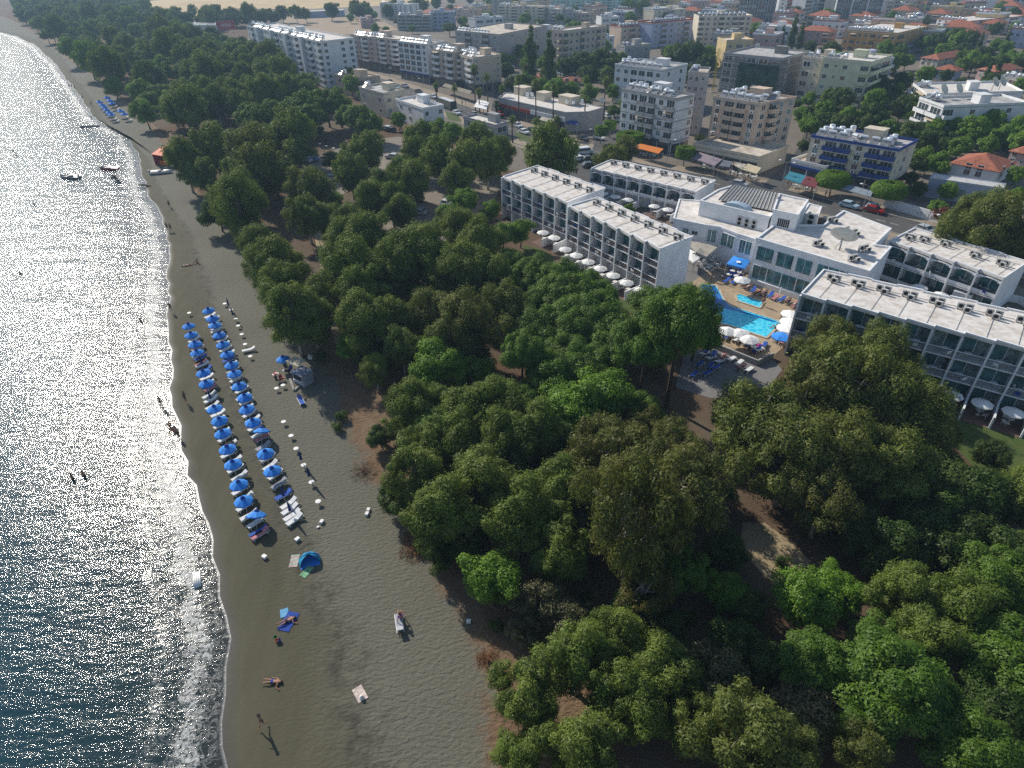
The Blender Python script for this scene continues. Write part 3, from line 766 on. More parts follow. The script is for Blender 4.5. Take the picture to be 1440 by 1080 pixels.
tree_base(937, 572, 404, 116, "tallpine"); tree_base(898, 572, 450, 90, "tallpine"); tree_base(875, 830, 640, 150, "brown"); tree_base(735, 556, 470, 66, "tallpine")
n1b = wood([(300, 56), (352, 72), (400, 105), (455, 132), (400, 150), (360, 165), (300, 160), (250, 110)], 45, 0.5, ["euc", "dark", "euc"], (8, 12), 33)
n3 = wood([(640, 700), (760, 760), (900, 900), (1000, 1000), (1100, 980), (1440, 1000), (1440, 700), (1250, 720), (1000, 660), (900, 560), (640, 540), (580, 560)], 45, 0.55, ["dark", "euc", "grey", "pine"], (5, 9), 6, gaps + [(P(960, 560), 9), (P(1000, 620), 8)])
print("woods", n1, n2, n3)
# ------------------------------------------------------------------ building materials
M_WHITE = mat("white_render", (0.80, 0.81, 0.82), 0.85, 0.05, 0.5)
M_ROOFW = mat("roof_membrane", (0.66, 0.63, 0.59), 0.9, 0.1, 0.9, var2=(0.50, 0.44, 0.38))
M_GLASS = mat("dark_glass", (0.05, 0.065, 0.075), 0.12, 0.3, 0.5, 0.6)
M_TEAL = mat("teal_glass", (0.08, 0.19, 0.20), 0.1, 0.35, 0.6, 0.6)
M_CURT = mat("curtained_glass", (0.22, 0.27, 0.26), 0.3, 0.4, 1.4, 0.5)
M_RAIL = mat("brown_railing", (0.10, 0.055, 0.04), 0.6, 0.2, 1)
M_GREY = mat("grey_metal", (0.33, 0.34, 0.35), 0.5, 0.15, 1, 0.4)
M_LGREY = mat("light_grey_casing", (0.52, 0.51, 0.48), 0.6, 0.15, 2)
M_TANK = mat("silver_tank", (0.78, 0.80, 0.82), 0.22, 0.06, 2, 0.6, 0.35)
M_PANEL = mat("solar_collector", (0.20, 0.21, 0.22), 0.14, 0.25, 1.5, 0.8)
M_SHINE = mat("bright_collector", (0.50, 0.51, 0.52), 0.24, 0.2, 1.5, 0.8, 0.4)
M_BLACK = mat("black_void", (0.015, 0.015, 0.017), 0.7)
M_TILE = mat("red_roof_tiles", (0.34, 0.12, 0.07), 0.85, 0.2, 1.2)
M_PLAST = mat("white_plastic", (0.78, 0.78, 0.76), 0.5, 0.04, 3)
M_BLUEF = mat("blue_fabric", (0.035, 0.25, 0.74), 0.75, 0.12, 2)
M_WFAB = mat("white_fabric", (0.78, 0.78, 0.76), 0.85, 0.05, 2)
M_POLE = mat("pale_pole", (0.5, 0.5, 0.48), 0.5, 0.05, 2)
M_CONC = mat("concrete", (0.30, 0.29, 0.27), 0.9, 0.15, 0.6)
M_CREAM = mat("cream_dish", (0.62, 0.60, 0.50), 0.5, 0.06, 1)

M_SUNC = mat("faded_awning", (.40, .34, .25), .9, .15, 1)
M_ROOFG = mat("grey_roof", (.42, .41, .40), .9, .2, .5, var2=(.24, .23, .22)); M_ROOFB = mat("beige_roof", (.52, .46, .38), .9, .2, .4, var2=(.34, .28, .22))
class Frame:
    """block-shaped ground plan from three roof corners seen in the photograph: front left, front right, back right"""
    def __init__(s, A, B, C, H):
        s.A = P(*A, H); s.B = P(*B, H)
        s.H = H
        u = s.B - s.A; s.La = u.length; s.u = u.normalized()
        if isinstance(C, (int, float)):
            s.v = Vector((-s.u.y, s.u.x, 0)); s.Lb = C
        else:
            c = P(*C, H) - s.B; s.Lb = c.length; v = c.normalized(); perp = Vector((-s.u.y, s.u.x, 0))
            if perp.dot(v) < 0: perp = -perp
            s.v = (v * 0.35 + perp * 0.65).normalized(); s.Lb *= 1.0
        s.O = Vector((s.A.x, s.A.y, 0))
        s.rz = math.atan2(s.u.y, s.u.x)
    def loc(s, a, b, z): return s.u * a + s.v * b + Vector((0, 0, z))
    def w(s, a, b, z=0): return s.O + s.loc(a, b, z)
    def xf(s): return lambda a, b, z: s.loc(a, b, z)

def frame_h(A, B, C, base): return Frame(A, B, C, solve_h(base, B[1]))

SH_M = {}
def shared(key, fn):
    if key not in SH_M: SH_M[key] = fn()
    return SH_M[key]
def m_window(frame, pane, curt=False):
    mb = MB()
    mb.box(-.5, .5, -0.03, 0.0, 0, 1, 1)
    for (x0, x1, z0, z1) in ((-.56, -.5, -.05, 1.05), (.5, .56, -.05, 1.05), (-.5, .5, 1, 1.05), (-.5, .5, -.05, 0), (-.02, .02, 0, 1)):
        mb.box(x0, x1, -0.07, 0.0, z0, z1, 0)
    return mb.mesh("window", [frame, pane])
def m_awnwin(frame, pane):
    return m_window(frame, pane)
def m_balcony(m, rail):
    mb = MB(); mb.box(-.5, .5, -1.25, 0, -0.14, 0.0, 0)
    mb.box(-.5, .5, -1.25, -1.15, 0.0, 0.95, 1); mb.box(-.5, -.47, -1.15, -0.01, 0.0, 0.95, 1); mb.box(.47, .5, -1.15, -0.01, 0.0, 0.95, 1)
    return mb.mesh("balcony", [m, rail])
def m_bdoor():
    mb = MB(); mb.box(-.5, .5, -0.04, 0, 0.02, 2.3, 0)
    for x in (-.5, -.17, .17, .5): mb.box(x - .012, x + .012, -0.07, -0.04, 0.02, 2.3, 1)
    return mb.mesh("balcony_door", [M_GLASS, M_WHITE])
def m_heater(shine):
    """roof solar water heater: leaning collector and a tank on a stand"""
    mb = MB()
    mb.poly([(-.95, -.95, .15), (.95, -.95, .15), (.95, .75, 1.15), (-.95, .75, 1.15)], 0)
    mb.poly([(-.95, -.95, .05), (-.95, .75, 1.05), (.95, .75, 1.05), (.95, -.95, .05)], 2)
    for y in (-.95, .75):
        z = .05 if y < 0 else 1.05
        mb.box(-.97, .97, y - .03, y + .03, z, z + .12, 2)
    mb.tube([(-.85, .95, 1.45), (-.75, .95, 1.45), (.75, .95, 1.45), (.85, .95, 1.45)], [.2, .36, .36, .2], 10, 1)
    for x in (-.7, .7): mb.box(x - .03, x + .03, .9, 1.0, 0, 1.2, 2)
    return mb.mesh("water_heater", [M_SHINE if shine else M_PANEL, M_TANK, M_GREY], False)
def m_barrel():
    mb = MB(); mb.lathe([(0.0, .5), (.55, .52), (.62, .7), (.62, 1.5), (.5, 1.72), (0, 1.8)], 12, 1)
    for x in (-.4, .4):
        for y in (-.4, .4): mb.box(x - .04, x + .04, y - .04, y + .04, 0, .55, 0)
    return mb.mesh("water_tank", [M_GREY, M_TANK], False)
def m_dish(r=.55, m=None):
    mb = MB(); rot = Matrix.Rotation(math.radians(55), 3, 'X')
    prof = [(r * t, 0.32 * r * t * t) for t in (0, .3, .6, .85, 1.0)]
    mb.lathe(prof, 16, 0, (0, 0, r * 1.5), rot)
    mb.tube([(0, 0, 0), (0, 0, r * 1.5)], [.05 * r + .02] * 2, 6, 1)
    mb.tube([(0, 0, r * 1.1), (0, -r * .55, r * 2.05)], [.025] * 2, 4, 1)
    return mb.mesh("satellite_dish", [m or M_CREAM, M_GREY], True)
def m_ac():
    mb = MB()
    for (x, y, h) in ((-.75, 0, .75), (0.2, .1, .75), (0.0, -.75, .6)):
        mb.box(x - .42, x + .42, y - .17, y + .17, .18, .18 + h, 0)
        mb.lathe([(0, 0), (.24, 0), (.26, .03)], 12, 1, (x, y - .18, .18 + h / 2), Matrix.Rotation(math.radians(90), 3, 'X'))
        for k in (-.3, .3): mb.box(x + k - .04, x + k + .04, y - .2, y + .2, 0, .18, 2)
    return mb.mesh("air_conditioner", [M_LGREY, M_BLACK, M_GREY])
def m_acwall():
    mb = MB(); mb.box(-.42, .42, -.34, -.02, 0, .62, 0)
    mb.lathe([(0, 0), (.22, 0), (.24, .02)], 12, 1, (0, -.345, .31), Matrix.Rotation(math.radians(90), 3, 'X'))
    return mb.mesh("air_conditioner", [M_PLAST, M_BLACK])

# ------------------------------------------------------------------ town block builder
brng = random.Random(77)
def facade(root, F, side, floors, z0, fh, pattern, M, rail, pane=None, wscale=1.0):
    """side: 'f' front (b=0), 'r' right (a=La), 'l' left (a=0)"""
    L = F.La if side == 'f' else F.Lb
    n = len(pattern); bw = L / n
    if side == 'f': rz = math.atan2(F.u.y, F.u.x)
    elif side == 'r': rz = math.atan2(F.v.y, F.v.x)
    else: rz = math.atan2(-F.v.y, -F.v.x)
    win = shared(("win", M.name, pane.name if pane else ""), lambda: m_window(M_WHITE, pane or M_GLASS))
    bal = shared(("bal", M.name, rail.name), lambda: m_balcony(M, rail)); door = shared("door", m_bdoor); ac = shared("acw", m_acwall)
    win2 = shared(("win", "curt"), lambda: m_window(M_WHITE, M_CURT)); win3 = shared(("win", "shut"), lambda: m_window(M_WHITE, mat("shutter_brown", (.16, .10, .07), .8)))
    aw = shared("bawn", lambda: MB().poly([(-.5, -1.3, 1.95), (.5, -1.3, 1.95), (.5, -.02, 2.45), (-.5, -.02, 2.45)]).poly([(-.5, -.02, 2.43), (.5, -.02, 2.43), (.5, -1.3, 1.93), (-.5, -1.3, 1.93)]).mesh("awning", M_SUNC))
    win1 = win
    for k in range(floors):
        z = z0 + k * fh
        for i, ch in enumerate(pattern):
            win = win1 if pane or brng.random() < .6 else brng.choice((win2, win3))
            if ch == 'B' and brng.random() < .22: L_ = (i + .5) * bw; q = F.loc(L_, 0, 0) if side == 'f' else (F.loc(F.La, L_, 0) if side == 'r' else F.loc(0, F.Lb - L_, 0)); obj("awning", aw, root, (q.x, q.y, z + .1), rz, (bw * .85, 1, 1))
            t = (i + .5) * bw
            if side == 'f': q = F.loc(t, 0, 0)
            elif side == 'r': q = F.loc(F.La, t, 0)
            else: q = F.loc(0, F.Lb - t, 0)
            if ch == 'w': obj("window", win, root, (q.x, q.y, z + .95), rz, (min(1.5, bw * .5) * wscale, 1, 1.25))
            elif ch == 'W': obj("window", win, root, (q.x, q.y, z + .75), rz, (bw * .72, 1, 1.6))
            elif ch == 's': obj("window", win, root, (q.x, q.y, z + 1.3), rz, (.7, 1, .8))
            elif ch == 'a':
                obj("window", win, root, (q.x, q.y, z + 1.0), rz, (min(1.3, bw * .5), 1, 1.2)); obj("air_conditioner", ac, root, (q.x, q.y, z + .15), rz)
            elif ch == 'B':
                obj("balcony", bal, root, (q.x, q.y, z + .1), rz, (bw * .92, 1, 1)); obj("balcony_door", door, root, (q.x, q.y, z + .12), rz, (bw * .8, 1, 1))
HIDDEN_PAR = 0.3
def block(name, label, A, B, C, base=None, H=None, floors=4, wall=None, front="wBw", right="ww", left=None, rail=None, trim=None, parapet=0.6,
          heaters=6, hut=True, shop=None, roofm=None, group="apartment blocks of the town", cat="apartment block", shine=False, dishes=1, tanks=False, hip=False, bands=None, z0=None, awn=None):
    F = Frame(A, B, C, H) if H else frame_h(A, B, C, base)
    H = F.H; root = thing(name, label, cat, F.O, 0, group)
    g = 3.6 if shop else 0.5
    fh = (H - g - 0.15) / floors
    if z0 is None: z0 = g
    roofm = roofm or (M_ROOFW, M_ROOFG, M_ROOFB, M_ROOFW)[sum(map(ord, label)) % 4]; xf = F.xf(); rail = rail or wall
    MB().box(0, F.La, 0, F.Lb, -0.2, H - .02).build("wall", wall, root, xf=xf)
    if hip:
        e = .5; a0, a1, b0, b1 = -e, F.La + e, -e, F.Lb + e; m = MB(); rh = min(F.La, F.Lb) * 0.22
        r0 = (min(F.La, F.Lb) / 2)
        if F.La > F.Lb: p, q = (a0 + r0 + e, (b0 + b1) / 2, H + rh), (a1 - r0 - e, (b0 + b1) / 2, H + rh)
        else: p, q = ((a0 + a1) / 2, b0 + r0 + e, H + rh), ((a0 + a1) / 2, b1 - r0 - e, H + rh)
        c = [(a0, b0, H), (a1, b0, H), (a1, b1, H), (a0, b1, H)]
        if F.La > F.Lb: m.poly([c[0], c[1], q, p]).poly([c[1], c[2], q]).poly([c[2], c[3], p, q]).poly([c[3], c[0], p])
        else: m.poly([c[0], c[1], p]).poly([c[1], c[2], q, p]).poly([c[2], c[3], q]).poly([c[3], c[0], p, q])
        m.box(a0, a1, b0, b1, H - .12, H - .001)
        m.build("roof", M_TILE, root, xf=xf)
    else:
        m = MB(); m.box(-.12, F.La + .12, -.12, F.Lb + .12, H - .25, H, 0)
        t = .2
        for q in ((-.12, F.La + .12, -.12, -.12 + t), (-.12, F.La + .12, F.Lb + .12 - t, F.Lb + .12), (-.12, -.12 + t, -.12 + t, F.Lb + .12 - t), (F.La + .12 - t, F.La + .12, -.12 + t, F.Lb + .12 - t)):
            m.box(*q, H, H + parapet, 1)
        m.build("roof", [roofm, trim or wall], root, xf=xf)
    if front: facade(root, F, 'f', floors, z0, fh, front, wall, rail)
    if right: facade(root, F, 'r', floors, z0, fh, right, wall, rail)
    if left: facade(root, F, 'l', floors, z0, fh, left, wall, rail)
    if bands:
        for k in range(floors + 1):
            z = g + k * fh
            MB().box(-.06, F.La + .06, -.06, 0, z - .18, z + .12).box(F.La, F.La + .06, -.0, F.Lb, z - .18, z + .12).build("ledge", bands, root, xf=xf)
    if shop:
        m = MB(); n = max(2, int(F.La / 4)); w = F.La / n
        for i in range(n): m.box(i * w + .2, (i + 1) * w - .2, -.08, 0, 0.2, 2.9)
        m.build("shop_front", M_GLASS, root, xf=xf)
        MB().box(-.1, F.La + .1, -.25, -.02, 2.95, 3.6).build("fascia", shop, root, xf=xf)
        if right:
            m = MB(); n = max(2, int(F.Lb / 4)); w = F.Lb / n
            for i in range(n): m.box(F.La, F.La + .08, i * w + .3, (i + 1) * w - .3, 0.2, 2.9)
            m.build("shop_front", M_GLASS, root, xf=xf)
    if hip: 
        adopt(root); return F, root
    rg = random.Random(sum(map(ord, label)))
    occ = []
    if hut:
        a, b = F.La * rg.uniform(.35, .6), F.Lb * rg.uniform(.45, .6); wa, wb = min(4.2, F.La * .3), min(3.4, F.Lb * .35)
        MB().box(a, a + wa, b, b + wb, H + .001, H + 2.4).box(a - .15, a + wa + .15, b - .15, b + wb + .15, H + 2.4, H + 2.55).build("stair_hut", wall, root, xf=xf)
        occ.append((a - 1.4, a + wa + 1.4, b - 2.4, b + wb + 1.2))
    hm = shared(("heat", shine), lambda: m_heater(shine)); bm = shared("barrel", m_barrel); dm = shared("dish", m_dish)
    k = 0
    cols = max(1, int((F.La - 1.5) / 2.4)); nrow = max(1, int((F.Lb - 2) / 3.6))
    for r in range(nrow):
        for c in range(cols):
            if k >= heaters: break
            a = 1.4 + c * 2.4 + rg.uniform(-.15, .15); b = 1.6 + r * 3.6
            if any(o[0] < a < o[1] and o[2] < b < o[3] for o in occ): continue
            q = F.loc(a, b, H); obj("water_heater", hm, root, q, F.rz + rg.choice((0, 0, 0, -.5)) + math.radians(0)); k += 1
            if rg.random() < .75: q = F.loc(a + rg.uniform(-.3, .3), b + 2.0, H); obj("water_tank", bm, root, q, 0, (1.1, 1.1, rg.uniform(1.0, 1.4)))
    for i in range(dishes):
        q = F.loc(rg.uniform(1, F.La - 1), rg.uniform(F.Lb * .5, F.Lb - .8), H); obj("satellite_dish", dm, root, q, rg.uniform(-.5, .5), (rg.uniform(.9, 1.7),) * 3)
    adopt(root)
    return F, root
def wallm(name, c): return mat(name, c, 0.88, 0.06, 0.35)
W_WHITE = wallm("wall_white", (0.68, 0.69, 0.70)); W_PEACH = wallm("wall_peach", (0.58, 0.45, 0.35)); W_CREAM = wallm("wall_cream", (0.62, 0.55, 0.43)); W_TAN = wallm("wall_tan", (0.52, 0.43, 0.34))
W_GREY = wallm("wall_grey", (0.36, 0.36, 0.36)); W_GREEN = wallm("wall_palegreen", (0.56, 0.57, 0.42)); W_OCHRE = wallm("wall_ochre", (0.50, 0.29, 0.10)); W_TEAL = wallm("wall_turquoise", (0.38, 0.58, 0.54))
W_PINK = wallm("wall_pink", (0.48, 0.33, 0.30)); W_LAV = wallm("wall_lavender", (0.38, 0.42, 0.55)); W_DARK = wallm("wall_dark", (0.10, 0.115, 0.13)); W_BLUE = wallm("trim_blue", (0.035, 0.07, 0.25)); W_RED = wallm("trim_red", (0.30, 0.05, 0.035)); W_YEL = wallm("wall_yellow", (0.58, 0.45, 0.24))
# ------------------------------------------------------------------ beach hotel
def m_table():
    mb = MB(); mb.lathe([(0, .70), (.42, .70), (.45, .72), (.45, .74), (0, .745)], 14); mb.tube([(0, 0, 0.02), (0, 0, .70)], [.05, .04], 6)
    mb.lathe([(0, 0.02), (.25, .0), (.25, .03), (0.04, .06)], 10); return mb.mesh("patio_table", M_PLAST)
def m_chair(m):
    mb = MB(); mb.box(-.25, .25, -.24, .24, .40, .45)
    for x in (-.22, .22):
        for y in (-.2, .2): mb.tube([(x * 1.1, y * 1.1, 0), (x, y, .42)], [.022, .022], 5)
        mb.tube([(x * 1.1, .22, .42), (x * 1.05, .27, .85)], [.022] * 2, 5); mb.box(x - .03, x + .03, -.22, .22, .62, .65)
    mb.poly([(-.25, .24, .45), (.25, .24, .45), (.26, .32, .88), (-.26, .32, .88)]); mb.poly([(-.25, .26, .45), (-.26, .34, .88), (.26, .34, .88), (.25, .26, .45)])
    return mb.mesh("chair", m)
TAB, CHW, CHB = m_table(), m_chair(M_PLAST), m_chair(mat("blue_plastic", (0.02, 0.07, 0.38), 0.5))
FURN = [0]
def patio_set(F, a, b, z, n=2, blue=False):
    p = F.w(a, b, z)
    o = obj("patio_table", TAB, None, p, 0, (1, 1, 1)); tag(o, None, "table", "white tables on the hotel balconies and patios"); rank_label(o, "round white hotel terrace table", p, marks=HM)
    for k in range(n):
        an = FURN[0] * 1.3 + k * 3.0; FURN[0] += 1
        q = p + Vector((math.cos(an) * .75, math.sin(an) * .75, 0))
        o = obj("chair", CHB if blue and k == 0 else CHW, None, q, an - math.pi / 2); tag(o, None, "chair", "chairs on the hotel balconies and patios")
        rank_label(o, ("blue" if blue and k == 0 else "white") + " hotel terrace chair", q, marks=HM)
def umbrella_mesh(r, h, drop, m, n=8, open_=1.0):
    mb = MB(); base = 0
    pts = [(0, 0, h)]
    for (rr, dz) in ((.08, 0.03), (r * .5, drop * .42), (r * .98, drop)):
        for k in range(n):
            t = 2 * math.pi * k / n; pts.append((rr * math.cos(t), rr * math.sin(t), h - dz))
        for k in range(n):   # valance corners pulled in between ribs
            pass
    top = MB(); top.v = pts
    for k in range(n):
        k2 = (k + 1) % n
        top.f.append((0, 1 + k, 1 + k2)); top.m.append(0)
        for j in range(2): top.f.append((1 + j * n + k, 1 + (j + 1) * n + k, 1 + (j + 1) * n + k2, 1 + j * n + k2)); top.m.append(0)
    b0 = 1 + 2 * n; q = len(top.v)
    for k in range(n): x, y, z = top.v[b0 + k]; top.v.append((x * 1.0, y * 1.0, z - .14))
    for k in range(n): k2 = (k + 1) % n; top.f.append((b0 + k, q + k, q + k2, b0 + k2)); top.m.append(0)
    return top.mesh("canopy", m)
def make_umbrella(name, label, m, r, h, drop, group):
    root = thing(name, label, "umbrella", (0, 0, 0), 0, group)
    obj("canopy", umbrella_mesh(r, h, drop, m), root)
    MB().tube([(0, 0, 0), (0, 0, h + .12)], [.03, .025], 6).build("pole", M_POLE, root)
    return adopt(root)
WUMB = make_umbrella("patio_umbrella", "white umbrella", M_WFAB, 1.25, 2.35, .42, "white umbrellas of the hotel")
for k, v in {"the long wing's blank end": (925, 395), "the long wing's far end": (712, 290), "the arched roadside wing": (900, 290), "the swimming pool": (1050, 445), "the big satellite dish": (1185, 345),
             "the right wing's end terraces": (1400, 600), "the arched wing's stored boat": (1400, 420), "the reception roof": (1030, 300)}.items(): landmark(k, *v)
HM = list(LANDMARKS.keys())
AC = m_ac()
def hotel_wing(name, label, A, B, C, H, nb, floors, arch=False, patios=(), ub=(), fh=None, roofback=True, acs=None, doors=M_TEAL, closed_low=False, par=0.22, jag=0.5, z_low=0.0):
    F = Frame(A, B, C, H); root = thing(name, label, "hotel wing", F.O, 0, "wings of the white beach hotel"); xf = F.xf()
    bw = F.La / nb; fh = fh or (H - .35) / floors; D = 1.7; rg = random.Random(nb * 7 + floors)
    MB().box(0.02, F.La - .02, D, F.Lb, -.2, H - .3).build("wall", M_WHITE, root, xf=xf)
    m = MB()
    for i in range(nb):     # roof deck with a stepped front lip
        a0, a1 = i * bw, (i + 1) * bw
        m.prism([(a0, jag), (a1, 0), (a1, F.Lb + .1 + (.35 if i % 2 else 0)), (a0, F.Lb + .1 + (.35 if i % 2 else 0))], H - .3, H, 0)
    for i in range(nb):
        a0, a1 = i * bw, (i + 1) * bw
        m.prism([(a0 + .005, jag), (a1 - .005, 0), (a1 - .005, .2), (a0 + .005, jag + .2)], H + .001, H + par, 1)
        m.prism([(a1 - .1, -.02), (a1 + .1, -.02), (a1 + .1, jag + .2), (a1 - .1, jag + .2)], H + .002, H + par + .02, 1)
        m.box(a0, a1, F.Lb - .1 + (.35 if i % 2 else 0), F.Lb + .12 + (.35 if i % 2 else 0), H + .001, H + par, 1)
    m.box(-.1, .1, jag, F.Lb + .1, H + .002, H + par + .01, 1); m.box(F.La - .1, F.La + .12, 0, F.Lb + .4, H + .003, H + par + .03, 1)
    m.build("roof", [M_ROOFW, M_WHITE], root, xf=xf)
    MB().box(-.1, .12, .02, F.Lb, -.2, H - .001).build("end_wall", M_WHITE, root, xf=xf)
    MB().box(F.La - .12, F.La + .1, .02, F.Lb, -.2, H - .001).build("end_wall", M_WHITE, root, xf=xf)
    zb = H - .35 - floors * fh
    for i in range(1, nb):
        MB().box(i * bw - .11, i * bw + .11, -.04, D - .01, -.2, H - .301).build("partition_wall", M_WHITE, root, xf=xf)
    for k in range(floors):
        z = zb + k * fh
        for i in range(nb):
            a0, a1 = i * bw + .11, (i + 1) * bw - .11
            m = MB()
            if k > 0 or z > .6: m.box(a0, a1, .12, D - .01, z - .16, z, 0)
            if arch:
                n = 8; w = a1 - a0
                for j in range(n):
                    x0, x1 = a0 + w * j / n, a0 + w * (j + 1) / n
                    t = (j + .5) / n * 2 - 1; zz = z + fh - .16 - .75 * (1 - math.sqrt(max(0, 1 - t * t * .92)))
                    if k == floors - 1: m.box(x0, x1, .14, .34, zz - .12, z + fh - .17, 0)
                m.box(a0, a1, .12, .26, z - .3, z + .55, 0)
                m.box(a0, a1, .15, .2, z + .56, z + 1.0, 1)
            elif k > 0 or z > .6:
                [m.box(a0, a1, .17, .21, z + .1 + .17 * q_, z + .17 + .17 * q_, 1) for q_ in range(5)]; m.box(a0, a1, .13, .25, z + .95, z + 1.01, 2)
            m.build("balcony", [M_WHITE, (M_RAIL if floors < 3 else M_GREY) if not arch else M_GLASS, M_WHITE], root, xf=xf)
            g = MB(); w = a1 - a0
            g.box(a0 + .1, a0 + .1 + (w - .2) * .5, D - .05, D - .012, z + .05, z + 2.35, 0); g.box(a0 + .1 + (w - .2) * .5, a1 - .1, D - .055, D - .012, z + .05, z + 2.35, 1)
            for x in (a0 + .1, a0 + w / 2, a1 - .1): g.box(x - .04, x + .04, D - .1, D - .05, z + .05, z + 2.35, 2)
            cc = (doors, M_CURT) if rg.random() < .5 else ((M_CURT, doors) if rg.random() < .6 else (doors, doors))
            g.build("sliding_door", [cc[0], cc[1], M_WHITE], root, xf=xf)
            if (k > 0 or z > .6): patio_set(F, (a0 + a1) / 2 + rg.uniform(-.4, .4), .85, z + .002, 2, rg.random() < .25)
    for (i, u) in enumerate(patios):
        if not u: continue
        a0, a1 = i * bw, (i + 1) * bw
        MB().box(a1 - .1, a1 + .1, -3.6, -.05, -.1, 1.7).build("patio_wall", M_WHITE, root, xf=xf)
        tm = M_RAIL if u != 2 else mat("blue_towels", (0.02, 0.05, 0.28))
        MB().box(a0 + .1, a1 - .1, -3.6, D - .02, 0.0, .06).build("patio_floor", mat("patio_tiles", (0.16, 0.10, 0.08), .8), root, xf=xf)
        p = F.w((a0 + a1) / 2, -1.6, .06)
        o = dup(WUMB, p, i * .4); rank_label(o, "white patio umbrella", p, marks=HM)
        patio_set(F, (a0 + a1) / 2 + .1, -1.5 + .3, .061, 2, u == 2)
    cb = MB(); cz = H + .06
    for i in range(nb): cb.tube([((i + .1) * bw, F.Lb * .72 + .5, cz), ((i + .6) * bw, F.Lb * .72 + .45 + .1 * (i % 3), cz), ((i + 1.1) * bw, F.Lb * .72 + .5, cz)], [.035] * 3, 4); cb.tube([((i + .7) * bw, F.Lb * .72 + .5, cz), ((i + .7) * bw, .4, cz)], [.03, .03], 4)
    cb.build("conduit", M_GREY, root, xf=xf)
    for (a, b) in (acs or [((i + .75) * bw, F.Lb * .72) for i in range(nb)]):
        obj("air_conditioner", AC, root, F.loc(a, b, H + .001), F.rz + rg.uniform(-.1, .1))
    adopt(root); return F, root
FA1, _ = hotel_wing("hotel_wing", "far half of the long white three-storey hotel wing, its roof a step lower", (704.6, 250), (797, 286), (829, 262), 8.8, 6, 2, patios=(0, 0, 0, 0, 1, 1), fh=2.9)
FA2, _ = hotel_wing("hotel_wing", "near half of the long white three-storey wing with open balconies ending in a blank wall", (798, 291), (928, 351), (962, 331), 9.2, 7, 2, patios=(1, 1, 1, 1, 2, 1, 1), fh=2.9)
FB, _ = hotel_wing("hotel_wing", "low white hotel wing with arched balconies beside the main road", (830, 238), (978, 271), (998, 254), 6.2, 8, 1, arch=True, patios=(1, 1, 1, 1, 0, 1, 1, 0), fh=2.9)
FE, _ = hotel_wing("hotel_wing", "long white three-storey hotel wing half hidden behind the big eucalyptus trees", (1125, 416), (1492, 504), (1520, 460), 9.3, 9, 3, patios=(0,) * 6 + (1, 1, 1), doors=M_TEAL, fh=2.95)
FF, _ = hotel_wing("hotel_wing", "two-storey white hotel wing with wide arched balconies in front of the stored boat", (1249, 340), (1411, 392), (1433, 366), 6.5, 5, 2, arch=True, patios=(0,) * 5, fh=2.95,
                   acs=[(2, 4), (4, 5), (7, 6), (12, 5), (16, 5)])
for (px, py) in ((1295, 400), (1325, 411)):
    p = P(px, py, 2.4); p.z = 0; o = dup(WUMB, p); rank_label(o, "white patio umbrella", p, marks=HM)
print("bays", FA2.La / 7, FB.La / 8, FE.La / 9, FF.La / 5, FA1.Lb, FA2.Lb, FB.Lb, FE.Lb, FF.Lb)

# main house with dining room over the pool
Hm = 7.6
def W(p, z): return P(*p, z)
def poly_house(name, label, cat, roof_px, H, wallm_, roofm, par=.35, z0=-.2, origin=None, group=None):
    pts = [P(*p, H) for p in roof_px]; O = Vector((pts[0].x, pts[0].y, 0)); L = [(p.x - O.x, p.y - O.y) for p in pts]
    root = thing(name, label, cat, O, 0, group)
    MB().prism(L, z0, H - .03).build("wall", wallm_, root)
    a = sum(L[i][0] * L[(i + 1) % len(L)][1] - L[(i + 1) % len(L)][0] * L[i][1] for i in range(len(L)))
    if a < 0: L = L[::-1]
    m = MB(); m.prism(L, H - .03, H + .02, 0)
    for i in range(len(L)):
        p, q = Vector((*L[i], 0)), Vector((*L[(i + 1) % len(L)], 0)); d = (q - p).normalized(); n = Vector((-d.y, d.x, 0)); t = .22; e = .0005 * i
        m.prism([(p - n * .08 - d * (.08 + e)).to_2d(), (q - n * .08 + d * (.08 - e)).to_2d(), (q + n * t + d * (.08 - e)).to_2d(), (p + n * t - d * (.08 + e)).to_2d()], H - .1 - e, H + par + e * 3, 1)
    m.build("roof", [roofm, wallm_], root)
    return root, O, L
hm, O, L = poly_house("hotel_house", "two-storey main house of the hotel with wide teal windows over the pool", "hotel building",
                      [(1063.7, 336.5), (1222, 383), (1252.5, 349), (1229, 346), (1252.5, 323), (1186, 298), (1157, 318), (1088, 318)], Hm, M_WHITE, M_ROOFW, .3, group="wings of the white beach hotel")
pA, pB = P(1063.7, 336.5, Hm), P(1222, 383, Hm); fd = (pB - pA); fl = fd.length; fd.normalize(); frz = math.atan2(fd.y, fd.x)
FM = Frame((1063.7, 336.5), (1222, 383), 8.0, Hm)
def face_windows(root, F, a0, a1, n, z0, z1, pane, depth=.12, curt=None):
    w = (a1 - a0) / n
    for i in range(n):
        x0, x1 = a0 + i * w + .04, a0 + (i + 1) * w - .04
        mb = MB(); mb.box(x0, x1, -.03, -.002, z0, z1, 0)
        for q in ((x0 - .04, x0 + .03), (x1 - .03, x1 + .04)): mb.box(q[0], q[1], -depth, -.002, z0, z1, 1)
        mb.box(x0 - .04, x1 + .04, -depth - .002, -.002, z1, z1 + .06, 1); mb.box(x0 - .04, x1 + .04, -depth - .002, -.002, z0 - .06, z0, 1)
        mb.box((x0 + x1) / 2 - .02, (x0 + x1) / 2 + .02, -.06, -.03, z0, z1, 1)
        mb.build("window", [pane, M_WHITE], root, (F.O.x - root.location.x, F.O.y - root.location.y, 0), xf=F.xf())
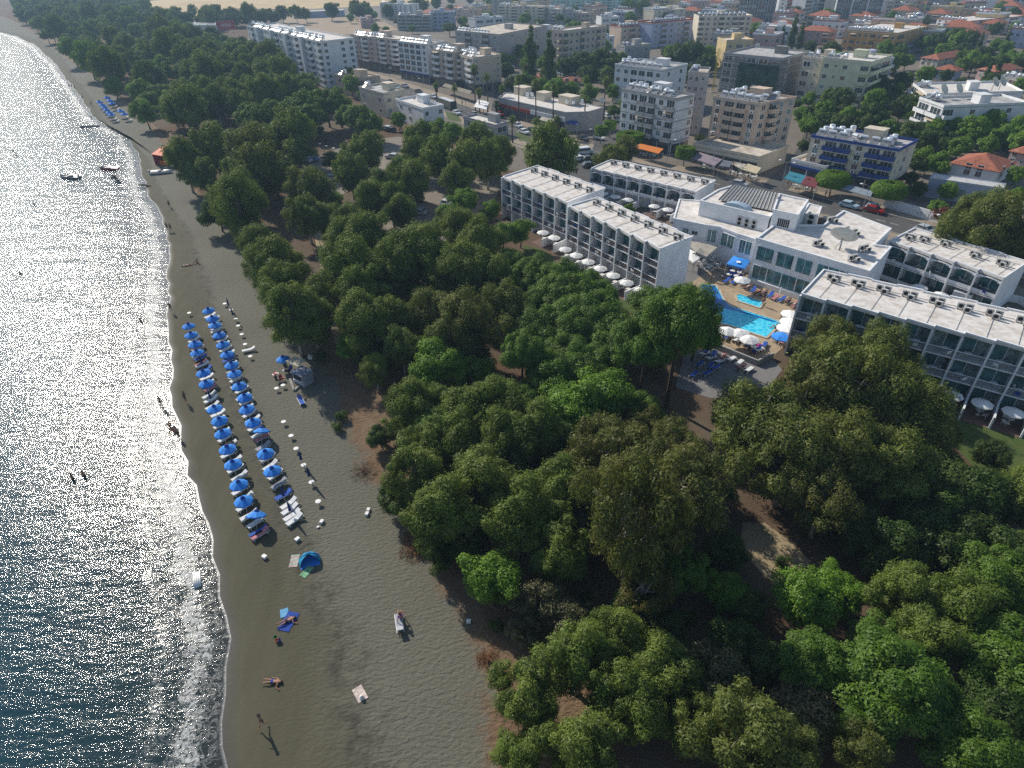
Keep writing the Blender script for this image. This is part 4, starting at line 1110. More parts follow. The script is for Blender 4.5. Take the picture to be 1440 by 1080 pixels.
for (a, b_, n) in ((.6, 4.1, 1), (4.7, 8.0, 1), (8.6, 11.6, 1), (12.4, 20.4, 4)):
    face_windows(hm, FM, a * fl / 21, b_ * fl / 21, n, 4.3, 6.7, M_TEAL)
face_windows(hm, FM, .6 * fl / 21, 12.4 * fl / 21, 4, .9, 3.3, M_TEAL)
MB().box(0, fl * .6, -.5, -.01, -.1, .85).build("planter_wall", M_WHITE, hm, (0, 0, 0), xf=FM.xf())
for (px, py) in ((1200, 330), (1215, 352), (1150, 345), (1200, 366), (1170, 312)):
    q = P(px, py, Hm); obj("air_conditioner", AC, hm, (q.x - O.x, q.y - O.y, Hm + .02), .3)
adopt(hm)
# the big satellite dish stands on the roof: a thing of its own
q = P(1180, 352, Hm)
dr = thing("satellite_dish", "very large grey-white satellite dish standing on the hotel's main roof", "satellite dish", (q.x, q.y, Hm + .02))
rot = Matrix.Rotation(math.radians(-38), 3, 'Z') @ Matrix.Rotation(math.radians(-48), 3, 'X')
MB().lathe([(2.1 * t, .7 * t * t) for t in (0, .2, .4, .6, .8, .95, 1.0)], 32, 0, (0, 0, 2.0), rot).build("reflector", mat("dish_grey", (.55, .56, .54), .5, .06, 1), dr, smooth=True)
MB().tube([(0, 0, 0), (0, 0, 1.9)], [.12, .1], 8).tube([(.5, .6, 0), (0, 0, 1.7)], [.05, .05], 6).tube([(-.6, .5, 0), (0, 0, 1.7)], [.05, .05], 6).build("stand", M_GREY, dr)
ax = rot @ Vector((0, 0, 1)); a1 = Vector((0, 0, 2.0)) + ax * 1.9
m = MB()
for t in (0, 2.1, 4.2): m.tube([Vector((0, 0, 2.0)) + rot @ Vector((2.0 * math.cos(t), 2.0 * math.sin(t), .65)), a1], [.03, .03], 5)
m.lathe([(0, 0), (.35, .02), (.35, .2), (0, .25)], 12, 0, a1, rot); m.build("feed_arm", M_LGREY, dr)
# reception wing and its upper hall
rw, O, L = poly_house("hotel_house", "low white reception wing with three angled balconies beside the beige sun sails", "hotel building",
                      [(947, 308), (991, 317), (1013, 320), (1038, 330), (1063, 337.5), (1090, 319), (983, 283), (955, 281)], 6.3, M_WHITE, M_ROOFW, .2, group="wings of the white beach hotel")
for (A_, B_) in (((993, 317), (1012, 320.2)), ((1015, 321), (1037, 329.5)), ((1040, 331), (1062, 337.4))):
    F = Frame(A_, B_, 3.0, 6.3); 
    F.O = F.O - F.v * 0.02
    face_windows(rw, F, .3, F.La - .3, 2, 3.4, 5.7, M_TEAL)
F = Frame((947, 308), (991, 317), 3.0, 6.3); face_windows(rw, F, 2.0, 3.3, 1, 3.9, 5.1, M_CURT); face_windows(rw, F, F.La - 2.2, F.La - 1.0, 1, 4.2, 4.9, M_GLASS)
adopt(rw)
uh, O, L = poly_house("hotel_hall", "windowless white upper hall with a ribbed grey metal roof behind the reception wing", "hotel building",
                      [(984.6, 283.3), (1040, 296), (1082, 306), (1093, 297), (1100, 275), (1030, 262), (1010, 268)], 9.0, M_WHITE, M_ROOFW, .25, group="wings of the white beach hotel")
c = [P(1010, 281, 9.3), P(1088, 297, 9.3), P(1095, 272, 11.2), P(1031, 259.5, 11.2)]
m = MB(); m.poly([p - O for p in c], 0); n = 16
for i in range(n + 1):
    t = i / n; p0, p1 = c[0].lerp(c[1], t) - O, c[3].lerp(c[2], t) - O; up = Vector((0, 0, .12))
    m.tube([p0 + up * .5, p1 + up * .5], [.07, .07], 4, 1)
m.poly([c[0] - O, c[3] - O, Vector((c[3].x, c[3].y, 9.0)) - O], 1); m.poly([c[1] - O, Vector((c[2].x, c[2].y, 9.0)) - O, c[2] - O], 1)
m.poly([c[3] - O, c[2] - O, Vector((c[2].x, c[2].y, 9)) - O, Vector((c[3].x, c[3].y, 9)) - O], 1)
m.build("metal_roof", [mat("ribbed_metal", (.30, .29, .28), .5, .1, .8), M_LGREY], uh)
q = P(1034, 293, 9.1); v = MB(); rr = Matrix.Rotation(frz, 3, 'Z')
for j in range(8):
    t0, t1 = math.pi * j / 8, math.pi * (j + 1) / 8
    f = lambda t, y: tuple(rr @ Vector((2.6 * math.cos(t), y, .9 * math.sin(t))))
    v.poly([f(t0, 0), f(t0, 1.6), f(t1, 1.6), f(t1, 0)])
    v.poly([(0, 0, 0), f(t0, 0), f(t1, 0)])
v.build("vault_skylight", mat("vault_blue", (.33, .42, .5), .5), uh, (q.x - O.x, q.y - O.y, 9.02))
for i, (px, py) in enumerate(((1040, 316), (1050, 318.5), (1060, 321))):
    q = P(px, py, 6.4); obj("air_conditioner", shared("acbig", lambda: MB().box(-.5, .5, -.35, .35, 0, 1.7, 0).lathe([(0, 0), (.3, 0), (.32, .02)], 12, 1, (0, -.36, .45), Matrix.Rotation(math.pi / 2, 3, 'X')).lathe([(0, 0), (.3, 0), (.32, .02)], 12, 1, (0, -.36, 1.2), Matrix.Rotation(math.pi / 2, 3, 'X')).mesh("air_conditioner", [M_LGREY, M_BLACK])), rw, (q.x - rw.location.x, q.y - rw.location.y, 6.33), frz)
adopt(uh)
tw, O, L = poly_house("hotel_tower", "blank white stair tower of the hotel with a row of narrow slots near its top", "tower", [(1087, 296.5), (1095, 274), (1136, 283), (1122, 304)], 10.3, M_WHITE, M_ROOFW, .3, group="wings of the white beach hotel")
FT = Frame((1087, 296.5), (1122, 304), 3.0, 10.3)
for i in range(6):
    MB().box(1.2 + i * (FT.La - 2.2) / 6, 1.45 + i * (FT.La - 2.2) / 6, -.03, .0, 7.9, 9.3).build("slot_window", M_BLACK, tw, (0, 0, 0), xf=FT.xf())
for px, py, s in ((1107, 322, 1.3), (1137, 325, 1.2)):
    q = P(px, py, 6.4); obj("air_conditioner", SH_M["acbig"], tw, (q.x - O.x, q.y - O.y, 7.62), frz, (s * 1.3, s, s))
adopt(tw)
bx, O, L = poly_house("hotel_annex", "small white box-shaped annex between the slotted tower and the road", "hotel building", [(1128, 300), (1150, 305), (1155, 292), (1137, 287)], 8.0, M_WHITE, M_ROOFW, .2, group="wings of the white beach hotel"); adopt(bx)
# ------------------------------------------------------------------ the main road and the town
road_px = [(420, 78), (480, 98), (530, 115), (600, 138), (660, 159), (720, 182), (770, 202), (830, 222), (890, 238), (950, 249), (1000, 257), (1060, 268), (1100, 276), (1150, 288), (1200, 300), (1250, 313), (1310, 329), (1360, 346), (1430, 378), (1520, 420), (1700, 520)]
RP = smooth_line([P(*p) for p in road_px], 1)
line_sheet("pavement", None, 19, M_WALK, 2, "tan pavement tiles along the main road", "pavement", pts=RP)
line_sheet("road", None, 9.5, M_ASPH, 4, "grey asphalt main road between hotel and town", "road", pts=RP)
def kerb(pts, off, name="kerb"):
    m = MB(); L = []
    for i in range(len(pts)):
        d = (pts[min(i + 1, len(pts) - 1)] - pts[max(i - 1, 0)]).normalized(); n = Vector((-d.y, d.x, 0)); L.append((pts[i] + n * off, n))
    for i in range(len(L) - 1):
        (a, n), (b, n2) = L[i], L[i + 1]
        v = [a - n * .1, b - n2 * .1, b + n2 * .1, a + n * .1]; s = len(m.v)
        m.v += [(p.x, p.y, 0) for p in v] + [(p.x, p.y, .14) for p in v]
        m.f += [(s + 4, s + 5, s + 6, s + 7), (s, s + 1, s + 5, s + 4), (s + 2, s + 3, s + 7, s + 6)]; m.m += [0] * 3
    return tag(m.build(name, M_CONC), "pale concrete kerb beside the road", "kerb", kind="structure")
kerb(RP, 4.85); kerb(RP, -4.85)
M_LINE = mat("road_paint", (0.62, 0.62, 0.58), 0.8, 0.15, 3)
mk = MB(); acc = 0
for i in range(len(RP) - 1):
    a, b_ = RP[i], RP[i + 1]; L_ = (b_ - a).length; d = (b_ - a) / L_; n = Vector((-d.y, d.x, 0)); t = 0
    while t < L_ - 2:
        for (o, w) in ((0, .07),):
            p, q = a + d * t, a + d * (t + 2)
            mk.poly([(p - n * w).to_tuple()[:2] + (.031,), (q - n * w).to_tuple()[:2] + (.031,), (q + n * w).to_tuple()[:2] + (.031,), (p + n * w).to_tuple()[:2] + (.031,)])
        t += 5
tag(mk.build("road_marking", M_LINE), "broken white centre line painted on the main road", "road marking", kind="structure")
for nm, px, w in (("side_street", [(845, 215), (858, 185), (862, 165), (885, 150), (960, 150), (1000, 160)], 6), ("side_street", [(1085, 270), (1105, 248), (1130, 225), (1150, 180), (1160, 165)], 6), ("side_street", [(700, 172), (705, 130), (725, 100), (760, 100), (820, 108)], 6),
                  ("side_street", [(1000, 70), (1130, 140), (1260, 160), (1300, 180), (1290, 240)], 5), ("side_street", [(480, 45), (620, 58), (700, 90)], 6), ("side_street", [(1100, 60), (1200, 90), (1310, 110), (1440, 150)], 5)):
    line_sheet(nm, px, w, M_ASPH, 3, "narrow asphalt side street between the apartment blocks", "street")
sheet("car_park", [(425, 228), (500, 200), (560, 192), (640, 210), (700, 235), (705, 262), (670, 330), (600, 345), (540, 330), (500, 262), (440, 300), (425, 270)], ground_mat("pale_parking", (.22, .19, .16), (.28, .24, .19), (.17, .14, .11)), 2, "pale dusty car park under the park trees", "car park")
sheet("car_park", [(790, 222), (835, 222), (900, 245), (870, 262), (830, 262), (780, 240)], M_ASPH, 3, "asphalt car park behind the arched hotel wing", "car park")
sheet("lawn", [(735, 345), (760, 350), (900, 430), (885, 440), (820, 400), (740, 365)], M_LAWN, 3, "watered lawn strip before the hotel patios", "lawn")
sheet("lawn", [(1290, 560), (1340, 560), (1440, 610), (1520, 640), (1520, 720), (1440, 700), (1370, 660)], M_LAWN, 4, "lawn beside the right hotel wing", "lawn")
sheet("clearing", [(1045, 735), (1075, 735), (1110, 760), (1140, 790), (1100, 830), (1065, 800), (1040, 770)], M_PATH, 2, "sunlit dry grass clearing between the trees", "clearing")
line_sheet("path", [(430, 262), (455, 320), (470, 380), (480, 440), (500, 500)], 4.5, M_PATH, 2, "sandy path running through the park trees", "path")
for px in ([(722, 184), (740, 190), (752, 200), (730, 198)], [(625, 155), (645, 163), (650, 172), (630, 168)], [(1150, 308), (1180, 313), (1180, 322), (1152, 318)]):
    sheet("grass_verge", px, M_LAWN, 5, "small green grass verge beside the main road", "grass verge")

T = "apartment blocks of the town"
G_NET = mat("green_netting", (0.035, 0.075, 0.055), .9, .35, .3)
block("apartment_block", "longest white apartment block, with stacked balconies, beside the forest", (347, 37), (451, 60), (489, 54), (459, 124), floors=7, wall=W_WHITE, front="wBwBwwBwBwwBwBwwBwB", right="w.ww", heaters=40, shine=True)
F, r_ = Frame((347, 37), (451, 60), (489, 54), solve_h((459, 124), 60)), bpy.data.objects["apartment_block"]
for i in range(1, 5): MB().box(i * F.La / 5 - 1.1, i * F.La / 5 + 1.1, -1.9, -.02, 0, F.H + .9).build("stair_pier", W_WHITE, r_, xf=F.xf())
block("apartment_block", "peach apartment block with white balconies right beside the longest white block", (493, 50), (559, 57), 13, (563, 104), floors=5, wall=W_PEACH, front="BwBwwBwB", right="ww", shop=W_DARK, heaters=10, shine=True, rail=W_WHITE)
block("apartment_block", "white and beige apartment block with window rows and blue shop fascia", (559, 59), (600, 64), (612, 59), (601, 118), floors=5, wall=W_WHITE, front="WWWWw", right="w.", shop=W_BLUE, heaters=8, shine=True)
block("apartment_block", "narrow beige block with stacked white balconies between two wider blocks", (609, 71), (637, 75), 11, (639, 125), floors=4, wall=W_TAN, front="BwB", right="w", shop=W_DARK, heaters=6, shine=True, rail=W_WHITE)
block("apartment_block", "beige corner block with shining solar collectors behind the tall thin palms", (639, 76), (665, 83), (695, 77), (667, 131), floors=4, wall=W_TAN, front="BwB", right="w..s", shop=W_DARK, heaters=9, shine=True, rail=W_WHITE)
block("apartment_block", "grey-beige block left of the two dark pointed trees", (640, 44), (702, 50), (719, 36), (704, 93), floors=5, wall=W_GREY, front="wBwBw", right="ww", heaters=10, shine=True)
block("apartment_block", "long shaded pale block right of the two dark pointed trees", (772, 43), (792, 45), (848, 37), (787, 97), floors=5, wall=W_TAN, front="wwB", right="BwwBwwBw", heaters=4)
block("town_building", "low building with a blue roof edge behind the pointed trees", (735, 41), (769, 44), 9, (766, 74), floors=3, wall=W_WHITE, front="wWw", trim=W_BLUE, heaters=2)
block("apartment_block", "cream apartment block in front of the turquoise towers' left end", (700, 9), (765, 10), 14, (766, 33), floors=5, wall=W_CREAM, front="BwBwBwB", heaters=7)
block("apartment_block", "small grey block touching the left foot of the turquoise tower", (767, 12), (790, 14), 12, (790, 35), floors=4, wall=W_GREY, front="wBw", heaters=3)
block("apartment_block", "wide turquoise and white apartment tower on the far edge of town", (775, -10), (876, -9), 14, (877, 24), floors=8, wall=W_TEAL, front="wwBwwBwwBwwBww", heaters=0)
block("town_building", "modern white house with square balconies below the turquoise tower", (846, 25), (871, 24), 10, (871, 48), floors=3, wall=W_WHITE, front="WB", heaters=2)
block("apartment_block", "peach block with red roof edges left of the mauve block", (874, 39), (915, 36), 12, (916, 64), floors=3, wall=W_PEACH, front="wBwW", heaters=7, trim=W_RED)
block("town_building", "small white house with bright collectors beside the shaded long block", (848, 53), (864, 52), 7, (864, 69), floors=2, wall=W_WHITE, front="ww", heaters=3, shine=True, hut=False)
block("town_building", "grey two-storey house behind the white block with tank rows", (879, 66), (915, 63), 8, (916, 84), floors=2, wall=W_GREY, front="wsw", heaters=2)
block("town_building", "tall white building with narrow windows at the edge of the dry field", (534, 5), (573, 7), 13, (573, 28), floors=6, wall=W_WHITE, front="wwwwww", heaters=2)
block("apartment_block", "grey block with long balcony rows behind the peach block", (558, 22), (604, 22), 12, (604, 43), floors=4, wall=W_GREY, front="BBBB", heaters=4, shine=True)
block("apartment_block", "bluish grey block behind the narrow beige block", (605, 18), (640, 17), 12, (641, 40), floors=4, wall=W_LAV, front="BwBw", heaters=3)
block("apartment_block", "tan block behind the shining rooftops", (641, 14), (667, 15), 10, (667, 32), floors=3, wall=W_PEACH, front="w.w", heaters=2)
block("town_building", "low white building with green roof edge behind the shining rooftops", (668, 27), (708, 24), 10, (709, 40), floors=2, wall=W_WHITE, front="WWW", heaters=4)
block("town_building", "pinkish house on the bare lot behind the white apartment block", (507, 29), (528, 28), 9, (528, 39), floors=2, wall=W_PINK, front="ww", heaters=2)
block("town_building", "small brown house at the road's park side", (471, 106), (496, 111), (519, 115), (497, 136), floors=2, wall=W_TAN, front="w.", right="Ww", heaters=1, group="houses on the park side of the road")
block("town_building", "beige two-storey house with a stair turret beside the park pines", (505, 124), (539, 133), (562, 127), (541, 166), floors=2, wall=W_CREAM, front="w.w", right="ww", heaters=1, group="houses on the park side of the road")
block("town_building", "flat-roofed pale house with bright white roof edge beside the road", (557, 141), (595, 154), (622, 149), (598, 183), floors=2, wall=W_WHITE, front="ww.", right="w.w", heaters=0, hut=True, trim=M_WHITE, group="houses on the park side of the road")
block("town_building", "low kiosk building with tan roof at the start of the car park", (652, 166), (697, 178), (711, 173), (699, 194), floors=1, wall=W_GREY, front="w.w", right="W", heaters=0, hut=True, dishes=0, group="houses on the park side of the road")
sb, O, L = poly_house("shop_building", "long single-storey corner shop building with beige roof behind the palms", "shop", [(701, 138), (795, 159), (827, 158), (849, 152), (817, 145), (760, 135), (710, 131)], 5.6, W_GREY, M_ROOFW, .3)
F = Frame((701, 138), (795, 159), 5, 5.6)
for i in range(9): MB().box(i * F.La / 9 + .2, (i + 1) * F.La / 9 - .2, -.08, 0, .2, 2.8).build("shop_front", M_GLASS, sb, xf=F.xf())
MB().box(0, F.La * .5, -.3, -.02, 3.0, 4.0).build("fascia", W_RED, sb, xf=F.xf()); MB().box(F.La * .51, F.La, -.32, -.02, 3.0, 4.2).build("fascia", W_WHITE, sb, xf=F.xf())
for px, py, w, d_ in ((735, 133, 5, 4), (765, 141, 4, 3.5), (800, 146, 6, 4)):
    q = P(px, py, 5.6); MB().box(-w / 2, w / 2, -d_ / 2, d_ / 2, 0, 2.5).box(-w / 2 - .2, w / 2 + .2, -d_ / 2 - .2, d_ / 2 + .2, 2.5, 2.65).build("roof_hut", W_CREAM, sb, (q.x - O.x, q.y - O.y, 5.63), F.rz)
for px, py in ((798, 148), (806, 149), (742, 138), (748, 138), (818, 148)):
    q = P(px, py, 5.6); obj("water_tank", shared("barrel", m_barrel), sb, (q.x - O.x, q.y - O.y, 5.62))
q = P(846, 150, 5.6); obj("satellite_dish", shared("dish", m_dish), sb, (q.x - O.x, q.y - O.y, 5.9), 0, (1.8,) * 3)
adopt(sb)
block("apartment_block", "white four-storey block with a row of white roof tanks behind the dark-framed block", (865, 92), (932, 100), (961, 91), (925, 153), floors=4, wall=W_WHITE, front="wwWWWw", right="ww", heaters=10, tanks=True)
block("apartment_block", "dark-framed block with grey balconies and tan side above the orange awning", (874.7, 127), (951, 141), (975, 135), (942, 219), floors=4, wall=W_WHITE, front="wWBBwB", right="..w", shop=W_DARK, heaters=16, rail=W_GREY, bands=W_GREY, trim=W_GREY)
block("apartment_block", "narrow grey-striped tower block squeezed behind the dark-framed block", (968, 104), (994, 105), 11, (985, 190), floors=6, wall=W_GREY, front="sws", right="ww", heaters=3, hut=False)
block("apartment_block", "large peach apartment block with many white roof tanks above the beige awnings", (1003.5, 138), (1068, 148), (1137, 143), (1055, 226), floors=6, wall=W_PEACH, front="aBBa", right="wBaw", heaters=30, dishes=4)
block("shop_building", "shop podium with awnings at the foot of the large peach block", (975, 204), (1067, 223), (1108, 207), (1063, 246), floors=1, wall=W_CREAM, front=None, right=None, shop=W_CREAM, heaters=0, hut=False, dishes=0, cat="shop", group="shops along the main road")
F, r_ = block("building_site", "dark unfinished building wrapped in green netting", (1018, 76), (1100, 84), (1131, 73), (1090, 140), floors=5, wall=wallm("wall_bare", (.20, .20, .19)), front="WwWWw", right="ww", heaters=0, cat="building site", bands=W_GREY, trim=W_GREY)
MB().box(F.La * .32, F.La + .0, -1.3, -1.24, 1, F.H - 2.2).build("netting", G_NET, r_, xf=F.xf())
sm = MB()
for i in range(9):
    x = i * F.La / 8; sm.tube([F.loc(x, -1.15, 0), F.loc(x, -1.15, F.H + 1)], [.05, .05], 4)
for k in range(7):
    z = 2 + k * (F.H - 1) / 7; sm.tube([F.loc(0, -1.15, z), F.loc(F.La, -1.15, z)], [.04, .04], 4)
sm.build("scaffold", M_GREY, r_)
ym = MB()
for s_, t_ in ((-.4, -.4), (.4, -.4), (.4, .4), (-.4, .4)): ym.tube([F.loc(-1.2 + s_, -2 + t_, 0), F.loc(-1.2 + s_, -2 + t_, F.H + 2)], [.07, .07], 4)
for k in range(16): z = k * (F.H + 2) / 16; ym.tube([F.loc(-1.6, -2.4, z), F.loc(-.8, -2.4, z + 1)], [.05, .05], 4); ym.tube([F.loc(-1.6, -1.6, z), F.loc(-1.6, -2.4, z + 1)], [.05, .05], 4)
r2_ = thing("hoist_mast", "yellow lattice hoist mast at the corner of the netted building site", "mast", F.O); ym.build("lattice", mat("mast_yellow", (.5, .42, .05), .6), r2_); MB().box(-1, 1, -1, 1, -.1, .25).build("base", M_CONC, r2_, F.loc(-1.2, -2, 0))
block("apartment_block", "ochre house with an arched penthouse behind the building site", (1022, 58), (1060, 57), 12, (1060, 96), floors=3, wall=W_YEL, front="wWw", heaters=0, dishes=2)
block("apartment_block", "wide cream apartment block left of the dark blue tower", (983, 24), (1058, 23), 14, (1058, 67), floors=6, wall=W_CREAM, front="BwwBwBBw", heaters=12)
block("apartment_block", "mauve and white apartment block left of the wide cream block", (918, 33), (982, 27), 13, (983, 60), floors=4, wall=W_LAV, front="wBwwBw", heaters=12, trim=W_RED)
block("apartment_block", "dark blue glass tower on the far side of town", (1043, -16), (1096, -16), 16, (1096, 37), floors=9, wall=W_DARK, front="WWWW", right="WW", heaters=0)
block("town_building", "low grey building with flat roofs left of the dark tower", (955, 9), (1041, 6), 12, (1041, 22), floors=3, wall=W_GREY, front="WwWw", heaters=3)
block("apartment_block", "cream block behind the mauve block", (920, 16), (965, 13), 12, (965, 30), floors=3, wall=W_CREAM, front="wBw", heaters=6)
block("apartment_block", "white and red apartment block just right of the dark blue tower", (1098, -8), (1131, -9), 12, (1131, 25), floors=6, wall=W_WHITE, front="wBw", heaters=0, rail=W_RED)
block("apartment_block", "white block with red bands left of the glass tower", (1135, -5), (1163, -7), 12, (1163, 27), floors=6, wall=W_WHITE, front="BwB", heaters=0, bands=W_RED)
block("glass_tower", "wide glass tower with white upright fins at the far edge of town", (1180, -12), (1247, -14), 14, (1247, 31), floors=8, wall=W_DARK, front="WWWWWW", right="WW", heaters=0, cat="tower")
F, r_ = frame_h((1180, -12), (1247, -14), 14, (1247, 31)), bpy.data.objects["glass_tower"]
for i in range(4): MB().box(i * F.La / 3 - .4, i * F.La / 3 + .4, -1.0, -.05, 0, F.H + .8).build("fin", M_WHITE, r_, xf=F.xf())
block("apartment_block", "pale grey block touching the right side of the glass tower", (1248, 2), (1268, 0), 12, (1268, 23), floors=4, wall=W_GREY, front="WW", heaters=0)
block("apartment_block", "orange-ochre apartment block with two rows of white roof tanks", (1188, 43), (1262, 48), (1300, 37), (1255, 80), floors=3, wall=W_OCHRE, front="wBwwBwBw", right="BwwB", heaters=18, rail=W_OCHRE)
block("town_building", "low blue and lavender building below the orange block", (1239, 62), (1268, 65), (1302, 52), (1266, 77), floors=1, wall=W_LAV, front="WW", right="WWW", heaters=0, hut=False, trim=W_BLUE)
block("apartment_block", "pale green block with recessed balconies behind the shaggy palm", (1158, 83), (1225, 89), (1252, 79), (1207, 152), floors=4, wall=W_GREEN, front="wsw.B", right="BB", heaters=3, dishes=2)
block("apartment_block", "beige strip of a block left of the pale green one", (1130, 81), (1157, 84), 10, (1140, 142), floors=4, wall=W_CREAM, front="Ws", heaters=5)
block("apartment_block", "lavender grey block attached behind the pale green block", (1229, 88), (1257, 83), (1286, 77), (1248, 132), floors=4, wall=W_LAV, front="wBw", right="BwB", heaters=1)
block("apartment_block", "upper left terrace wing of the white stepped building", (1284, 119), (1303, 134), (1352, 116), (1291, 168), floors=3, wall=W_WHITE, front="BB", right="w.w", heaters=3, dishes=0)
F, r_ = block("apartment_block", "white stepped building with four large cream satellite dishes on its roof", (1293, 139), (1327, 151), (1429, 142), (1319, 200), floors=3, wall=W_WHITE, front="BB", right="B.w.ww.", heaters=2, dishes=0)
big = m_dish(1.6)
for px, py in ((1322, 132), (1343, 131), (1394, 122), (1404, 121)):
    q = P(px, py + 6, F.H) ; obj("satellite_dish", big, r_, (q.x - F.O.x, q.y - F.O.y, F.H + .01), .5)
block("apartment_block", "three-storey block with blue balcony fronts and a row of white tanks", (1141, 193), (1263, 213), (1294, 200), (1248, 276), floors=3, wall=W_CREAM, front="aBBaBB", right="sw.", shop=W_BLUE, heaters=24, rail=W_BLUE, trim=W_BLUE, dishes=1)
block("shop_building", "corner shop annex with a blue fascia left of the blue-balcony block", (1113, 226), (1161, 237), 7, (1158, 262), floors=1, wall=W_WHITE, front=None, right=None, shop=W_BLUE, heaters=0, hut=False, dishes=0, cat="shop", group="shops along the main road")
block("low_house", "long low bluish-white house with a pale metal roof behind the road wall", (1308, 250), (1411, 265), (1417, 259), H=4.3, floors=1, wall=W_LAV, front="..wW...", right="w", heaters=0, hut=False, parapet=.1, dishes=0, group="houses of the town", cat="house", roofm=M_LGREY)
block("red_roofed_house", "white house with a hipped red tile roof behind the low bluish house", (1339, 229), (1404, 241), (1428, 228), (1399, 262), floors=2, wall=W_WHITE, front=".ww.", right="ww", hip=True, group="houses of the town", cat="house")
block("red_roofed_house", "pink walled house with red tiles at the right edge by the road", (1422, 212), (1462, 220), 9, (1460, 245), floors=2, wall=W_PINK, front="wsw", hip=True, group="houses of the town", cat="house")
block("red_roofed_house", "red roofed villa with pale eaves above the white stepped building", (1296, 81), (1320, 84), (1345, 75), (1316, 98), floors=2, wall=W_CREAM, front="www", right="ww", hip=True, group="houses of the town", cat="house")
block("red_roofed_house", "small orange-roofed house right below the red roofed villa", (1314, 97), (1345, 100), 8, (1344, 113), floors=1, wall=W_LAV, front="wW", hip=True, group="houses of the town", cat="house")
block("apartment_block", "white terraced block with a red tiled roof edge near the top right corner", (1318, 27), (1363, 31), (1413, 21), (1358, 48), floors=3, wall=W_WHITE, front="wwBwW", right="wBwwBw", heaters=10, trim=M_TILE)
block("red_roofed_house", "orange-roofed house left of the grey building by the right edge", (1376, 97), (1400, 101), (1420, 94), (1396, 116), floors=2, wall=W_PINK, front="ww", hip=True, group="houses of the town", cat="house")
block("town_building", "grey modern building with wide openings at the right edge", (1402, 108), (1450, 116), 12, (1448, 138), floors=2, wall=W_GREY, front="WWW", heaters=6)
block("red_roofed_house", "red roofed house on the wooded slope at the right edge", (1418, 43), (1452, 46), 9, (1452, 58), floors=2, wall=W_CREAM, front="www", hip=True, group="houses of the town", cat="house")
block("red_roofed_house", "tan roofed bungalow in the garden behind the shop building", (748, 107), (766, 109), 6, (766, 114), floors=1, wall=W_CREAM, front="ww", hip=True, group="houses of the town", cat="house")
block("red_roofed_house", "tan roofed bungalow beside the parked cars in the gardens", (791, 114), (816, 114), 6, (816, 120), floors=1, wall=W_CREAM, front="ww", hip=True, group="houses of the town", cat="house")
wh, O, L = poly_house("warehouse", "wide white warehouse with bright metal roof beyond the forest", "warehouse", [(250, 36), (303, 36), (303, 30), (278, 28)], 6, W_WHITE, M_SHINE, .4); adopt(wh)
ls = Frame((415, 17), (484, 14), 10, 5); m_ = thing("long_shed", "long bluish shed at the edge of the dry field", "shed", ls.O)
MB().box(0, ls.La, 0, 10, 0, 4.6).build("wall", W_LAV, m_, xf=ls.xf()); MB().prism([(-.4, -.4), (ls.La + .4, -.4), (ls.La + .4, 10.4), (-.4, 10.4)], 4.6, 5.0).build("roof", M_LGREY, m_, xf=ls.xf())
# billboard: a red panel on posts beside the warehouse
bf = Frame((304, 30), (329, 29), .4, 10); r_ = thing("billboard", "large red billboard on posts beside the white warehouse", "billboard", bf.O)
MB().box(0, bf.La, 0, .3, 4.5, 10).build("panel", mat("red_panel", (.36, .03, .04), .6), r_, xf=bf.xf())
MB().box(bf.La * .2, bf.La * .8, -.04, -.01, 6.6, 8.4).build("pale_patch", mat("pale_pink", (.5, .3, .3), .6), r_, xf=bf.xf())
pm = MB()
for t in (.15, .5, .85): pm.tube([bf.loc(bf.La * t, .5, 0), bf.loc(bf.La * t, .5, 9)], [.15, .15], 6)
pm.build("post", M_GREY, r_)
# the rest of the town, block after block to the horizon
FOOT = [(o.location.copy(), 17) for o in bpy.data.objects if o.parent is None and o.get("category") in ("apartment block", "house", "hotel building", "hotel wing", "tower", "shop", "building site", "warehouse", "shed")]
tb = MB(); rg = random.Random(9); filled = []
def in_px(p, poly): x, y = J((p.x, p.y, 0)); return in_poly(x, y, poly)
WALLS = [W_WHITE, W_CREAM, W_CREAM, W_PEACH, W_TAN, W_GREY, W_PINK, W_LAV, W_YEL]
CN = {"wall_white": "white", "wall_cream": "cream", "wall_peach": "peach", "wall_tan": "tan", "wall_grey": "grey", "wall_pink": "pinkish", "wall_lavender": "lavender", "wall_yellow": "yellow"}
for k, v in {"the far turquoise tower": (826, 22), "the dark blue glass tower": (1070, 36), "the glass tower with white fins": (1214, 31), "the dry golden field": (430, 8), "the orange-ochre block": (1225, 80), "the wide cream block": (1020, 67),
             "the longest white block": (460, 115), "the white terraced block": (1360, 48), "the shining rooftops": (640, 100), "the dish-topped white building": (1350, 190)}.items(): landmark(k, *v)
TM = list(LANDMARKS.keys())[len(HM):]
tcount = 0
